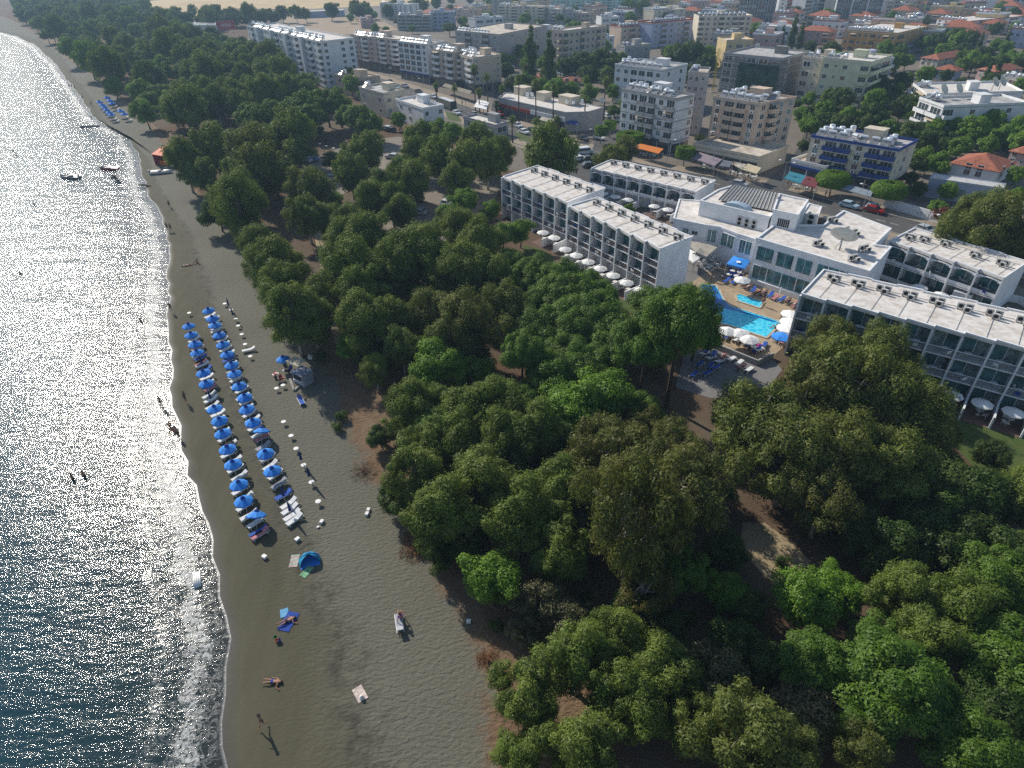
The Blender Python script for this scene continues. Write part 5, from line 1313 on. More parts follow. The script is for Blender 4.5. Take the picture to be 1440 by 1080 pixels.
for gi in range(-17, 36):
    for gj in range(0, 26):
        x = 20 + gi * 28 + rg.uniform(-5, 5) + (gj % 2) * 12; y = 300 + gj * 30 + rg.uniform(-6, 6)
        p = Vector((x, y, 0)); sx, sy = J((x, y, 0))
        if sx < 490 or sx > 1480 or sy > 75 or sy < -12: continue
        if sy > 34 and sx < 1000: continue
        if in_px(p, [(190, 70), (200, -30), (690, -30), (690, 8), (520, 44), (380, 60)]): continue
        if any((p - q).length < r for q, r in FOOT): continue
        H = rg.choice((6, 7, 9, 12, 14, 17)) if sy < 30 else rg.choice((6, 7, 9)); wl = rg.choice(WALLS); La, Lb = rg.uniform(11, 20), rg.uniform(10, 14)
        az = math.radians(rg.choice((-45, -45, -38, 40)) + rg.uniform(-4, 4))
        u = Vector((math.cos(az), math.sin(az), 0)); v = Vector((-u.y, u.x, 0)); A_ = p - u * La / 2 - v * Lb / 2
        J2 = lambda q, h: J((q.x, q.y, h))
        hip = H <= 7 and rg.random() < .55
        F, r_ = block("red_roofed_house" if hip else "apartment_block", "x%d" % tcount, J2(A_, H), J2(A_ + u * La, H), Lb, H=H, floors=max(1, int(H / 3.1)), wall=wl, front=rg.choice(("wBwB", "BwwB", "wwww", "WBW", "wBBw")), right=rg.choice(("ww", "wBw", "Bw")),
              heaters=rg.choice((2, 4, 6)), hut=H > 8, dishes=rg.choice((0, 1)), hip=hip, group="houses of the town" if hip else T, cat="house" if hip else "apartment block", trim=rg.choice((None, None, M_WHITE, M_TILE)))
        st = int(round(H / 3.1)); nm = {2: "two-storey", 3: "three-storey", 4: "four-storey", 5: "five-storey", 6: "six-storey"}[st]
        rank_label(r_, "%s %s %s" % (CN[wl.name], nm, "red-roofed house" if hip else "flat-roofed block"), p, marks=TM); FOOT.append((p, 14)); tcount += 1
print("town fill", tcount)
# greenery of the town
TREES += [(q + Vector((0, 0, 0)), 7) for q, r in FOOT]
def tw_(lst, kind, hs=1.0):
    for x, y, w in lst: tree_px(x, y, w, kind, hs)
tw_([(746, 76, 20), (772, 84, 20)], "cypress", 1.05); tw_([(1116, 45, 12), (1126, 52, 10), (1100, 50, 8), (1405, 95, 9), (1390, 100, 8), (1415, 60, 9), (1378, 62, 8)], "cypress", 1.0)
tw_([(728, 60, 24), (955, 78, 34), (975, 72, 34), (995, 88, 28), (940, 86, 26), (820, 88, 34), (845, 84, 34), (862, 92, 28), (800, 92, 28), (830, 105, 30), (855, 110, 30), (710, 100, 24), (722, 118, 24), (1240, 165, 24), (1160, 152, 28), (1180, 160, 26), (1145, 155, 22), (1210, 165, 24), (1262, 152, 18),
     (1345, 52, 26), (1320, 58, 26), (1365, 55, 26), (1385, 75, 24), (1400, 40, 20), (1425, 20, 20), (1300, 60, 20), (1440, 90, 26), (1395, 115, 26), (1120, 18, 20), (1105, 38, 18), (1085, 48, 22), (1140, 65, 18), (1436, 180, 34), (1310, 195, 26), (1290, 230, 26), (1290, 265, 26), (1280, 250, 22), (1330, 205, 28), (1350, 195, 26), (1420, 205, 20), (985, 195, 14), (1130, 205, 18)], "dark")
tw_([(740, 112, 22), (760, 120, 24), (780, 122, 22), (805, 124, 22), (830, 128, 26), (862, 128, 20), (1300, 105, 24), (1300, 215, 26), (1320, 222, 26), (1370, 182, 40), (1395, 172, 36), (1350, 205, 30), (1410, 190, 30), (980, 84, 14), (1165, 20, 18), (1305, 230, 22), (1325, 235, 20), (1430, 245, 24), (1335, 268, 26), (1430, 275, 26), (1320, 290, 24), (1440, 120, 24), (885, 8, 20), (905, 8, 20), (885, 22, 14)], "bright")
n4 = wood([(470, 40), (510, 45), (640, 45), (720, 60), (880, 75), (1000, 60), (1440, 160), (1440, -10), (800, -20), (700, -10), (560, 2), (470, 30)], 200, .8, ["dark", "bright", "bright", "pine"], (5, 10), 12)
n5 = wood([(200, 20), (420, 22), (560, 18), (640, 2), (420, 24), (330, 30), (240, 40)], 60, .75, ["dark", "euc"], (8, 13), 13)
n6 = wood([(1130, 170), (1260, 178), (1300, 190), (1440, 210), (1440, 170), (1280, 160), (1150, 150)], 26, .8, ["dark", "bright"], (5, 8), 14)
for pl_, n_, sd in (([(1100, 128), (1290, 112), (1290, 200), (1180, 178), (1120, 168)], 26, 41), ([(690, 62), (880, 70), (900, 150), (840, 150), (720, 132)], 46, 42), ([(925, 60), (1020, 75), (1000, 112), (930, 100)], 18, 43), ([(1230, 50), (1440, 50), (1440, 130), (1360, 115), (1240, 90)], 46, 44), ([(470, 95), (560, 130), (560, 150), (470, 130)], 10, 45)):
    wood(pl_, n_, .7, ["dark", "pine", "bright", "bright"], (4.5, 8), sd)
print("town trees", n4, n5, n6)

# palms
def palm_mesh(h, seed, fan=True, skirt=False):
    rg = random.Random(seed); mb = MB()
    mb.tube([(0, 0, -.1), (rg.uniform(-.2, .2), 0, h * .5), (rg.uniform(-.3, .3), rg.uniform(-.3, .3), h)], [.26, .19, .15], 8)
    tr = mb.mesh("trunk", M_BARK, True)
    cr = MB(); n = 30
    for k in range(n):
        a = 2.4 * k; el = -0.9 + 2.2 * k / n; L = rg.uniform(1.5, 2.0)
        d = Vector((math.cos(a) * math.cos(el), math.sin(a) * math.cos(el), math.sin(el))); s = Vector((-math.sin(a), math.cos(a), 0))
        p0 = Vector((0, 0, h)); p1 = p0 + d * L * .6; p2 = p0 + d * L + Vector((0, 0, -.5))
        for j in range(-2, 3):
            q = s * j * .16; e = p2 + s * j * .34 + Vector((0, 0, -abs(j) * .12))
            cr.poly([p0, p1 + q - s * .09, e, p1 + q + s * .09])
    if skirt or seed % 3 == 0:
        for k in range(18):
            a = k * 2.4; d = Vector((math.cos(a), math.sin(a), 0)); s = Vector((-d.y, d.x, 0)); z = h - .3 - (k % 3) * .5
            cr.poly([(0, 0, z), d * .6 + s * .3 + Vector((0, 0, z - .6)), d * .45 + Vector((0, 0, z - 1.6)), d * .6 - s * .3 + Vector((0, 0, z - .6))], 1)
    return tr, cr.mesh("fronds", [LM["palm"], M_BARK])
def palm(bx, by, ty, label):
    h = solve_h((bx, by), ty); p = P(bx, by); tr, cr = palm_mesh(max(2.5, h - .3), int(bx))
    r = thing("palm_tree", label, "palm", p, 0, "palms along the main road"); obj("trunk", tr, r); obj("fronds", cr, r); return r
PL = [(669, 156, 94), (686, 158, 106), (707, 160, 122), (730, 176, 108), (753, 184, 114), (778, 182, 120), (821, 184, 110), (849, 170, 111)]
for i, (x, y, t) in enumerate(PL): palm(x, y, t, "tall thin fan palm by the shops, %s of its tall row from the sea end" % ordw(i + 1))
for i, (x, y, t) in enumerate([(615, 145, 118), (641, 155, 121), (675, 160, 126), (699, 164, 145), (721, 201, 166), (754, 192, 168), (783, 184, 166)]): palm(x, y, t, "shorter fan palm on the road verge, %s of the short ones from the sea end" % ordw(i + 1))
palm(880, 131, 104, "lone palm in front of the white block with tank rows"); palm(1174, 158, 126, "thick palm with a shaggy brown skirt before the pale green block")
for i, (x, y, t) in enumerate([(1357, 96, 72), (1362, 108, 88), (1381, 100, 84), (1343, 100, 84), (1432, 92, 72)]): palm(x, y, t, "garden palm on the wooded slope, %s from the red roofed villa" % ordw(i + 1))
palm(564, 182, 160, "small round-headed palm beside the pale flat-roofed house")
# clipped street trees
def topiary(px, py, w, hole, label):
    zc = 3.6; q = P(px, py, zc); depth = q.y * math.cos(CT) - (q.z - CH) * math.sin(CT); R = w * depth / CF / 2
    rng = np.random.default_rng(int(px)); n = int(2600 * R * R); hh = 1.15 if hole else 1.7
    th = rng.uniform(0, 6.283, n); kind = rng.uniform(0, 1, n)
    if hole:
        rr = np.where(kind < .45, R, np.where(kind < .9, R * np.sqrt(rng.uniform(.16, 1, n)), R * .4)); z = np.where(kind < .45, rng.uniform(-hh, hh, n), np.where(kind < .9, hh, rng.uniform(-.3, hh, n)))
        nrm = np.stack([np.cos(th) * (kind < .45), np.sin(th) * (kind < .45), (kind >= .45) * 1.0], 1)
    else:
        ph = np.arcsin(rng.uniform(-.6, 1, n)); rr = R * np.cos(ph) ** .45; z = hh * np.sin(ph); nrm = np.stack([np.cos(th) * np.cos(ph), np.sin(th) * np.cos(ph), np.sin(ph)], 1)
    c = np.stack([rr * np.cos(th), rr * np.sin(th), z + zc], 1) + rng.normal(0, .08, (n, 3))
    V = leaf_quads(c, nrm + [0, 0, .1], .22, 1.3, 0, rng)
    r = thing("clipped_tree", label, "clipped tree", (q.x, q.y, 0), 0, "clipped ficus trees along the main road")
    obj("crown", np_mesh("crown", V, rng.uniform(0, 1, n), LM["bright"]), r)
    MB().tube([(0, 0, 0), (0, 0, zc - .6)], [.18, .14], 7).tube([(0, 0, 1.6), (R * .5, 0, zc)], [.1, .06], 5).tube([(0, 0, 1.6), (-R * .5, .3, zc)], [.1, .06], 5).tube([(0, 0, 1.6), (0, -R * .5, zc)], [.1, .06], 5).build("trunk", M_BARKP, r)
topiary(886, 194, 37, True, "clipped drum-shaped tree with a hollow top beside the orange awning"); topiary(963.5, 214, 25, True, "smaller clipped drum-shaped tree right of the orange awning")
topiary(845, 184, 17, True, "small clipped tree at the corner nearest the shop building"); topiary(858, 176, 16, True, "small clipped tree behind the corner one, by the side street")
topiary(1172, 253, 45, False, "clipped round tree between the maroon awning and the blue-balcony block"); topiary(1250, 268, 45, False, "clipped round tree above the parked red car")
# ------------------------------------------------------------------ vehicles
def car_meshes(kind):
    """body, glass, wheel meshes; length along y"""
    L, Wd, Hh = {"car": (4.2, 1.72, 1.42), "van": (4.9, 1.9, 2.05), "bus": (11.0, 2.5, 3.0)}[kind]
    prof = {"car": [(-2.1, .35), (-2.08, .75), (-1.75, .92), (-1.35, 1.38), (.35, 1.42), (1.05, .95), (1.95, .8), (2.1, .6), (2.1, .35)],
            "van": [(-2.45, .35), (-2.45, 1.95), (-2.3, 2.05), (1.2, 2.05), (1.75, 1.2), (2.35, 1.05), (2.45, .7), (2.45, .35)],
            "bus": [(-5.5, .35), (-5.5, 2.9), (-5.4, 3.0), (5.35, 3.0), (5.5, 2.8), (5.5, .35)]}[kind]
    mb = MB(); n = len(prof); h = Wd / 2
    top = lambda z: h * (1 - .16 * max(0, (z - .9) / Hh)) if kind == "car" else h
    for s in (-1, 1): mb.v += [(s * top(z), y, z) for y, z in prof]
    mb.f.append(tuple(range(n))[::1]); mb.f.append(tuple(range(n, 2 * n))[::-1]); mb.m += [0, 0]
    for i in range(n): j = (i + 1) % n; mb.f.append((i, n + i, n + j, j)); mb.m.append(0)
    g = MB()
    if kind == "car":
        for s in (-1, 1): g.poly([(s * (top(1.0) + .012), -1.5, 1.0), (s * (top(1.3) + .012), -1.25, 1.32), (s * (top(1.3) + .012), .28, 1.34), (s * (top(1.0) + .012), .85, 1.0)][::s])
        g.poly([(-.62, .42, 1.395), (.62, .42, 1.395), (.72, 1.03, .985), (-.72, 1.03, .985)]); g.poly([(.62, -1.42, 1.34), (-.62, -1.42, 1.34), (-.7, -1.74, .96), (.7, -1.74, .96)])
    else:
        z0, z1 = (1.2, 1.8) if kind == "van" else (1.4, 2.5); y0, y1 = (-2.2, 1.2) if kind == "van" else (-5.2, 5.2)
        for s in (-1, 1): g.poly([(s * (h + .012), y0, z0), (s * (h + .012), y0, z1), (s * (h + .012), y1, z1), (s * (h + .012), y1, z0)][::s])
        if kind == "van": g.poly([(-.8, 1.24, 2.0), (.8, 1.24, 2.0), (.85, 1.77, 1.24), (-.85, 1.77, 1.24)])
        else: g.poly([(-1.1, 5.515, 2.6), (1.1, 5.515, 2.6), (1.1, 5.515, 1.2), (-1.1, 5.515, 1.2)])
    wr = {"car": .32, "van": .35, "bus": .48}[kind]; w = MB()
    w.tube([(-.1, 0, 0), (.1, 0, 0)], [wr, wr], 14); w.tube([(-.112, 0, 0), (.112, 0, 0)], [wr * .55] * 2, 10, 1)
    ys = {"car": (-1.3, 1.3), "van": (-1.5, 1.5), "bus": (-3.4, 3.6)}[kind]
    return mb, g, w, wr, ys, h
WM = mat("tyre", (.02, .02, .02), .9); RIM = mat("rim_silver", (.45, .45, .45), .4, .1, 1, .5, .5)
CARP = {n: mat("paint_" + n, c, .28, .02, 1, .6) for n, c in {"white": (.72, .74, .76), "silver": (.42, .44, .46), "dark grey": (.06, .065, .07), "red": (.33, .02, .02), "blue": (.05, .12, .30), "pale blue": (.38, .52, .62), "dark green": (.02, .07, .05)}.items()}
CP = {}
def car(px, py, col, az=None, kind="car", phrase=None, label=None, pos=None):
    p = pos or P(px, py)
    if az is None:
        i = min(range(len(RP) - 1), key=lambda k: (RP[k] - p).length); d = RP[i + 1] - RP[i]; az = math.atan2(d.y, d.x) - math.pi / 2
    k = (kind, col)
    if k not in CP:
        mb, g, w, wr, ys, h = car_meshes(kind)
        CP[k] = (mb.mesh("body", CARP[col]), g.mesh("windows", M_GLASS), SH_M.setdefault("wheel" + kind, w.mesh("wheel", [WM, RIM])), wr, ys, h)
        if kind == "bus":
            mb2 = MB(); mb2.box(-1.1, 1.1, -5.0, 5.0, 3.0, 3.12); CP["busroof"] = mb2.mesh("roof", CARP["white"])
    b, g, w, wr, ys, h = CP[k]
    p = Vector((p.x, p.y, .03)); r = thing("parked_car" if kind == "car" else ("parked_van" if kind == "van" else "bus"), label, "car" if kind == "car" else kind, p, az, "cars on the road and car parks" if kind == "car" else None)
    obj("body", b, r); obj("windows", g, r)
    for s in (-1, 1):
        for y in ys: obj("wheel", w, r, (s * (h - .1), y, wr))
    if kind == "bus": obj("roof", CP["busroof"], r)
    if not label: rank_label(r, phrase or (col + " car"), p, marks=CM)
    return r
for k, v in {"the round white bus roof": (629, 150), "the orange awning": (912, 215), "the white van": (822, 217), "the long corner shop": (795, 170), "the maroon awning": (1150, 275), "the sandy path through the park": (455, 300)}.items():
    if k != "the round white bus roof": landmark(k, *v)
landmark("the long bus", 629, 150)
landmark("the two dark pointed trees", 758, 95)
CM = ["the orange awning", "the long corner shop", "the maroon awning", "the sandy path through the park", "the long bus", "the two dark pointed trees", "the blue glass" ] [:6]
car(629, 152, "dark green", kind="bus", label="long dark green bus with a white roof on the main road")
car(822, 217, "white", kind="van", label="white van standing in the asphalt car park behind the arched wing", az=math.radians(-70))
for x, y, c in [(557, 125, "pale blue"), (549, 117, "dark grey"), (589, 131, "dark grey"), (610, 138, "white"), (642, 161, "white"), (703, 163, "red"), (728, 179, "white"), (737, 188, "white"), (749, 186, "dark green"), (842, 196, "white"), (820, 197, "dark grey"),
                (1193, 292, "pale blue"), (1228, 299, "red"), (1040, 262, "silver"), (900, 241, "dark grey"), (1300, 327, "silver"), (570, 123, "silver"), (668, 163, "silver"), (505, 104, "white"), (523, 114, "red")]: car(x, y, c)
for x, y, c, a in [(815, 226, "white", -70), (827, 226, "dark grey", -70), (829, 235, "dark grey", -80), (853, 165, "white", 20), (867, 170, "silver", 20), (860, 154, "dark grey", 30), (1157, 315, "dark grey", 40),
                   (431, 228, "silver", 60), (439, 226, "blue", 62), (467, 252, "silver", 10), (552, 223, "silver", 70), (585, 282, "dark grey", 60), (630, 288, "white", -30), (587, 302, "silver", 80), (437, 322, "white", 40), (432, 326, "dark grey", 40),
                   (544, 183, "white", 60), (549, 185, "dark grey", 60), (783, 104, "white", 30), (787, 100, "silver", 30), (791, 106, "pale blue", 30), (794, 101, "white", 30), (798, 107, "white", 30), (801, 102, "dark grey", 30), (805, 108, "silver", 30), (808, 103, "blue", 30),
                   (1231, 142, "silver", 10), (1220, 143, "white", 10), (700, 82, "white", 0), (706, 86, "white", 10), (713, 92, "dark grey", 20), (720, 96, "white", 20), (600, 243, "white", 40), (640, 262, "dark grey", 40), (520, 244, "silver", 0), (400, 236, "red", 50)]: car(x, y, c, math.radians(a))
car(1226, 294, "white", math.radians(-50), label="white car with open tailgate beside the red car under the clipped tree")

# boats
def boat(px, py, L, az, label, mcol, kind="boat", z=SEA, pos=None):
    p = P(px, py, z); r = thing(kind, label, kind.replace("_", " "), (p.x, p.y, z), az, "boats off the beach" if z == SEA else None)
    mb = MB(); n = 9; W_ = L * .19
    secs = []
    for i in range(n):
        t = i / (n - 1); w = W_ * (1 - max(0, (t - .45) / .55) ** 2.2) + .02; zz = .12 + .25 * max(0, t - .6) ** 2 * 2
        base = len(mb.v); y = (t - .5) * L
        mb.v += [(-w, y, .45 + zz), (-w * .8, y, 0), (0, y, -.18), (w * .8, y, 0), (w, y, .45 + zz), (w * .78, y, .38 + zz), (0, y, .2), (-w * .78, y, .38 + zz)]; secs.append(base)
    for a, b in zip(secs, secs[1:]):
        for k in range(8): k2 = (k + 1) % 8; mb.f.append((a + k, a + k2, b + k2, b + k)); mb.m.append(0 if k < 4 or k == 7 or k == 4 else 1)
    mb.f.append(tuple(secs[0] + k for k in range(8))); mb.m.append(0)
    mb.build("hull", [mcol, M_GREY], r)
    if kind != "kayak":
        MB().poly([(-W_ * .7, L * .1, .6), (W_ * .7, L * .1, .6), (W_ * .6, L * .02, 1.0), (-W_ * .6, L * .02, 1.0)]).box(-W_ * .6, W_ * .6, -L * .12, -L * .02, .3, .6).build("windscreen", M_GLASS, r)
        MB().box(-.2, .2, -L * .5 - .35, -L * .5 + .02, -.1, .95).build("engine", M_GREY, r)
    else:
        MB().box(-.25, .25, -.5, .1, .25, .5).box(-.25, .25, .6, 1.1, .25, .45).build("seat", M_GREY, r)
    return r
BW, BR = mat("hull_white", (.7, .7, .7), .35, .05, 1, .5), mat("hull_red", (.45, .08, .06), .4)
boat(98, 250, 6.0, math.radians(75), "grey speedboat moored off the beach, leftmost of the floating craft", mat("hull_grey", (.25, .27, .28), .35), "speedboat")
boat(153, 238, 5.4, math.radians(80), "long red kayak floating beyond the two jet skis", BR, "kayak")
for x, y, l in ((160, 250, "dark jet ski floating nearer to the red kayak"), (165, 256, "grey jet ski floating just below the dark one")):
    p = P(x, y, SEA); r = thing("jet_ski", l, "jet ski", p, math.radians(60), "boats off the beach"); m = MB()
    pr = [(-1.4, .35, .3), (-.6, .5, .38), (.4, .5, .42), (1.1, .32, .5), (1.55, .05, .62)]
    for (y0, w0, h0), (y1, w1, h1) in zip(pr, pr[1:]):
        m.poly([(-w0, y0, h0), (w0, y0, h0), (w1, y1, h1), (-w1, y1, h1)]); m.poly([(w0, y0, h0), (w0 * .6, y0, -.1), (w1 * .6, y1, -.1), (w1, y1, h1)]); m.poly([(-w0 * .6, y0, -.1), (-w0, y0, h0), (-w1, y1, h1), (-w1 * .6, y1, -.1)])
    m.build("hull", CARP["dark grey"] if "dark jet" in l else CARP["silver"], r); MB().box(-.17, .17, -1.1, .3, .4, .78).build("seat", M_BLACK, r)
    MB().tube([(-.35, .5, 1.0), (.35, .5, 1.0)], [.03, .03], 5).tube([(0, .8, .5), (0, .5, 1.0)], [.1, .06], 5).build("handlebar", M_GREY, r)
boat(227, 243, 5.5, math.radians(-78), "white motorboat pulled up on the sand below the orange kiosk", BW, "boat", 0.15)
boat(1407, 402, 5.2, math.radians(-55), "white boat stored on the ground behind the arched hotel wing", BW, "boat", 0.75)
r = thing("boat_trailer", "low grey trailer carrying the stored white boat", "trailer", (P(1407, 402).x, P(1407, 402).y, 0), math.radians(-55))
MB().box(-.6, -.5, -2.2, 2.6, .4, .5).box(.5, .6, -2.2, 2.6, .4, .5).box(-.5, .5, -1, -.9, .42, .5).box(-.5, .5, 1, 1.1, .42, .5).build("frame", M_GREY, r)
for s in (-.75, .75): obj("wheel", SH_M["wheelcar"], r, (s, 0, .32))

def person(px, py, pose, az, label, bottom="black", top=None, hair="dark", sk=0, z=0.01, pos=None, group=None):
    p = pos or P(px, py, z); b, s, t, h, e = body(pose, sk)
    r = thing("person", label, "person", p, az, group)
    obj("body", b, r); 
    for nm, me, c in (("shorts", s, CLOTH.get(bottom)), ("shirt", t, CLOTH.get(top)), ("hair", h, HAIRS[hair])):
        if c is None: continue
        k = (id(me), c.name)
        if k not in SH_M: m2 = me.copy(); m2.materials.clear(); m2.materials.append(c); m2.name = nm; SH_M[k] = m2
        obj(nm, SH_M[k], r)
    obj("eyes", e, r)
    return r
D = math.radians
person(371, 1021, "walk", D(150), "person walking on the sand nearest the lower edge of the picture", "black", sk=0)
person(384, 959, "lie", D(-95), "person lying on bare sand with one arm flung out", "blue", sk=0)
person(241, 438, "walk", D(20), "person walking on the wet sand level with the first umbrellas", "black", sk=2)
person(262, 565, "stand", D(80), "person standing on the sand seaward of the umbrella rows", "black", sk=2)
for i, (x, y) in enumerate(((239, 292), (236, 324), (241, 325))): person(x, y, "walk", D(15), ["person walking alone along the empty wet sand", "person walking at the water's edge, seaward one of a pair", "person walking at the water's edge, landward one of a pair"][i], "black", sk=2)
for i, (x, y) in enumerate(((98, 123), (102, 124), (106, 126), (117, 140), (129, 149), (130, 170))): person(x, y, "walk", D(10), "tiny walker by the sea near the far umbrellas, %s from the top" % ordw(i + 1), "black", sk=2)
for i, (x, y) in enumerate(((262, 374), (266, 373), (278, 370))): person(x, y, "lie" if i < 2 else "sit", D(100), ["sunbather lying at the seaward end of the lone row", "sunbather lying in the middle of the lone row", "sunbather sitting at the landward end of the lone row"][i], "red" if i == 2 else "black", sk=0)
for i, (x, y) in enumerate(((120, 672), (199, 454), (104, 676), (24, 220), (20, 215), (50, 292), (31, 390))): person(x, y, "wade", D(40 * i), "bather standing waist-deep in the sea, %s from the camera side" % ordw([1, 3, 2, 5, 6, 4, 7][i]) if i not in (3, 4) else "tiny swimmer far out in the glittering sea, %s one" % ("nearer" if i == 3 else "farther"), "black", sk=0, z=SEA - (.45 if i > 2 else .3))
for i, (x, y, po) in enumerate(((228, 572, "stand"), (240, 600, "sit"), (247, 607, "sit"), (252, 616, "stand"))): person(x, y, po, D(60 * i), "%s bather in the group at the foam edge, %s from the top" % ("standing" if po == "stand" else "sitting", ordw(i + 1)), ["black", "red", "blue", "black"][i], sk=0, z=SEA + .02)

# ------------------------------------------------------------------ the two rows of blue umbrellas
BUMB = thing("beach_umbrella", "x", "umbrella", (0, 0, 0), 0, "open blue umbrellas on the beach")
obj("canopy", umbrella_mesh(1.0, 2.15, .5, M_BLUEF), BUMB)
MB().lathe([(0, 2.34), (.12, 2.26), (.26, 2.12)], 8).build("vent_cap", mat("dark_blue_fabric", (.008, .06, .35), .8), BUMB)
MB().tube([(0, 0, -.2), (0, 0, 2.2)], [.025, .02], 6).build("pole", M_POLE, BUMB); adopt(BUMB)
M_FURL = mat("navy_fabric", (.012, .03, .16), .85, .2, 4)
FUMB = thing("furled_umbrella", "x", "umbrella", (0, 0, 0), 0, "furled blue umbrellas on the beach")
MB().lathe([(0.02, 2.3), (.09, 2.1), (.12, 1.5), (.16, 1.0), (.05, .95)], 10).build("canopy", M_FURL, FUMB); MB().tube([(0, 0, -.2), (0, 0, 2.35)], [.025, .02], 6).build("pole", M_POLE, FUMB); adopt(FUMB)
def m_lounger(mm):
    mb = MB()
    for x in (-.31, .31): mb.box(x - .025, x + .025, -.95, .95, .26, .31, 1)
    for y in (-.75, .65):
        for x in (-.3, .3): mb.box(x - .03, x + .03, y - .03, y + .03, 0, .26, 1)
    mb.box(-.28, .28, -.93, .35, .31, .38, 0)
    v = [(-.28, .352, .31), (.28, .352, .31), (.28, .352, .38), (-.28, .352, .38), (-.28, .95, .56), (.28, .95, .56), (.28, .93, .64), (-.28, .93, .64)]
    n = len(mb.v); mb.v += v
    for q in ((0, 1, 5, 4), (3, 7, 6, 2), (0, 4, 7, 3), (1, 2, 6, 5), (4, 5, 6, 7), (0, 3, 2, 1)): mb.f.append(tuple(n + i for i in q)); mb.m.append(0)
    return mb
LF = {}
LCOL = {"white": mat("lounger_white", (.72, .73, .73), .8, .05, 2), "blue": mat("lounger_blue", (.03, .10, .42), .8, .12, 2), "grey": mat("lounger_grey", (.35, .36, .40), .8, .1, 2), "brown": mat("lounger_brown", (.12, .07, .06), .8, .2, 2), "pink": mat("lounger_pink", (.5, .2, .22), .8, .2, 2), "magenta": mat("lounger_magenta", (.5, .04, .2), .8)}
def lounger(p, az, col="white", label=None, group="white loungers in the beach rows", phrase=None, marks=None):
    if col not in LF:
        full = m_lounger(None); fr, ma = MB(), MB()
        for f, m_ in zip(full.f, full.m):
            t = ma if m_ == 0 else fr; n = len(t.v); t.v += [full.v[i] for i in f]; t.f.append(tuple(range(n, n + len(f)))); t.m.append(0)
        LF[col] = (fr.mesh("frame", M_PLAST), ma.mesh("mattress", LCOL[col]))
    r = thing("sun_lounger", label, "sun lounger", p, az, group); obj("frame", LF[col][0], r); obj("mattress", LF[col][1], r)
    if not label: rank_label(r, phrase or "%s sun lounger" % col, p, marks=marks)
    return r
LROW = [(264.4, 457, 1), (268.5, 469, 1), (273, 482, 1), (277, 494, 1), (281, 503.7, 0), (285.7, 522, 1), (289.4, 537, 1), (293, 552, 0), (301.5, 573, 1), (307, 589, 1), (313, 607, 1), (319, 629.6, 1), (326.5, 651, 1), (333.9, 680, 1), (341.3, 703, 1), (354.3, 728.3, 2)]
RROW = [(293.5, 434.6, 1), (298, 445.7, 1), (301.5, 455.6, 1), (307.4, 469.4, 1), (313.1, 482.4, 1), (319.1, 496.3, 1), (325, 511, 1), (329.3, 523.7, 1), (335.2, 540.7, 1), (342.6, 556.5, 1), (347.2, 573, 1), (354.6, 591.7, 1), (362.6, 608, 2), (372.4, 635.2, 1), (382, 660.2, 1), (396, 688, 0), (405, 709, 0)]
rg = random.Random(21); LAZ = D(47 - 90)
for row, nm in ((LROW, "seaward"), (RROW, "landward")):
    G = [P(x, y, 1.9) for x, y, _ in row]; k = kf = 0
    for i, (x, y, st) in enumerate(row):
        g = Vector((G[i].x, G[i].y, 0.006)); d = (G[min(i + 1, len(G) - 1)] - G[max(i - 1, 0)]).normalized(); hd = Vector((math.cos(D(47)), math.sin(D(47)), 0))
        if st:
            k += 1; rot = (D(rg.uniform(-3, 3)), D(rg.uniform(-3, 3)), rg.uniform(0, 1)) if st == 1 else (D(-28), D(12), 0.3)
            dup(BUMB, g, rot=rot, label="open blue umbrella in the %s row, %s from its far end%s" % (nm, ordw(k), ", tilted over" if st == 2 else ""))
        else:
            kf += 1; dup(FUMB, g, label="furled navy umbrella standing in the %s row, %s from its far end" % (nm, ordw(kf)))
        for s in (-1, 1):
            if i == 0 and nm == "seaward" and s == -1: continue
            q = g + d * (s * .82 + rg.uniform(-.1, .1)) + hd * rg.uniform(-.1, .35)
            c = "white" if rg.random() < .86 else rg.choice(("blue", "grey", "blue", "pink"))
            lounger(q, LAZ + rg.uniform(-.12, .12), c, label="%s sun lounger at the %s row's %s umbrella, its %s side" % (c, nm, ordw(i + 1), "near" if s > 0 else "far"), group="loungers in the beach rows")
            if rg.random() < .16:
                bt = rg.choice(("black", "blue", "red", "pink")); person(0, 0, "lie", LAZ, "sunbather in %s on the %s side lounger of %s row umbrella %s" % (bt, "near" if s > 0 else "far", nm, ordw(i + 1)), bt, sk=rg.choice((0, 1)), pos=q + Vector((0, 0, .38)) - hd * .15)
for x, y, a in ((411, 726, 47), (350, 492.6, 25), (364, 749, 40)):
    lounger(P(x, y, .2) - Vector((0, 0, .194)), D(a - 90), "white" if y != 749 else "blue", label={726: "white sun lounger closing the landward row at its near end", 492.6: "white sun lounger standing alone inland of the two rows", 749: "blue towelled lounger at the near end of the seaward row"}[y], group="loungers in the beach rows")
def m_btable():
    return MB().lathe([(0, .42), (.27, .42), (.3, .44), (.3, .48), (0, .49)], 16).tube([(0, 0, 0), (0, 0, .42)], [.04, .04], 8)
BT = m_btable().mesh("beach_table", M_PLAST)
for i, (x, y) in enumerate([(316, 427), (325, 435.6), (331.7, 448.5), (335, 458), (340, 470), (344.6, 484), (351.9, 501), (398.7, 593), (409.3, 612.6), (416.3, 630.7), (426.9, 653.9), (438, 678), (447.4, 705), (266, 440), (388.8, 546), (398, 541.6), (400.4, 521)]):
    p = P(x, y, .45); o = obj("beach_table", BT, None, (p.x, p.y, .006)); tag(o, "round white table on the sand, %s" % ("alone above the seaward row" if i == 13 else ("%s of the three by the beach hut" % ordw(i - 13) if i > 13 else "%s of the line inland of the rows" % ordw(i + 1))), "table", "round white tables on the beach")
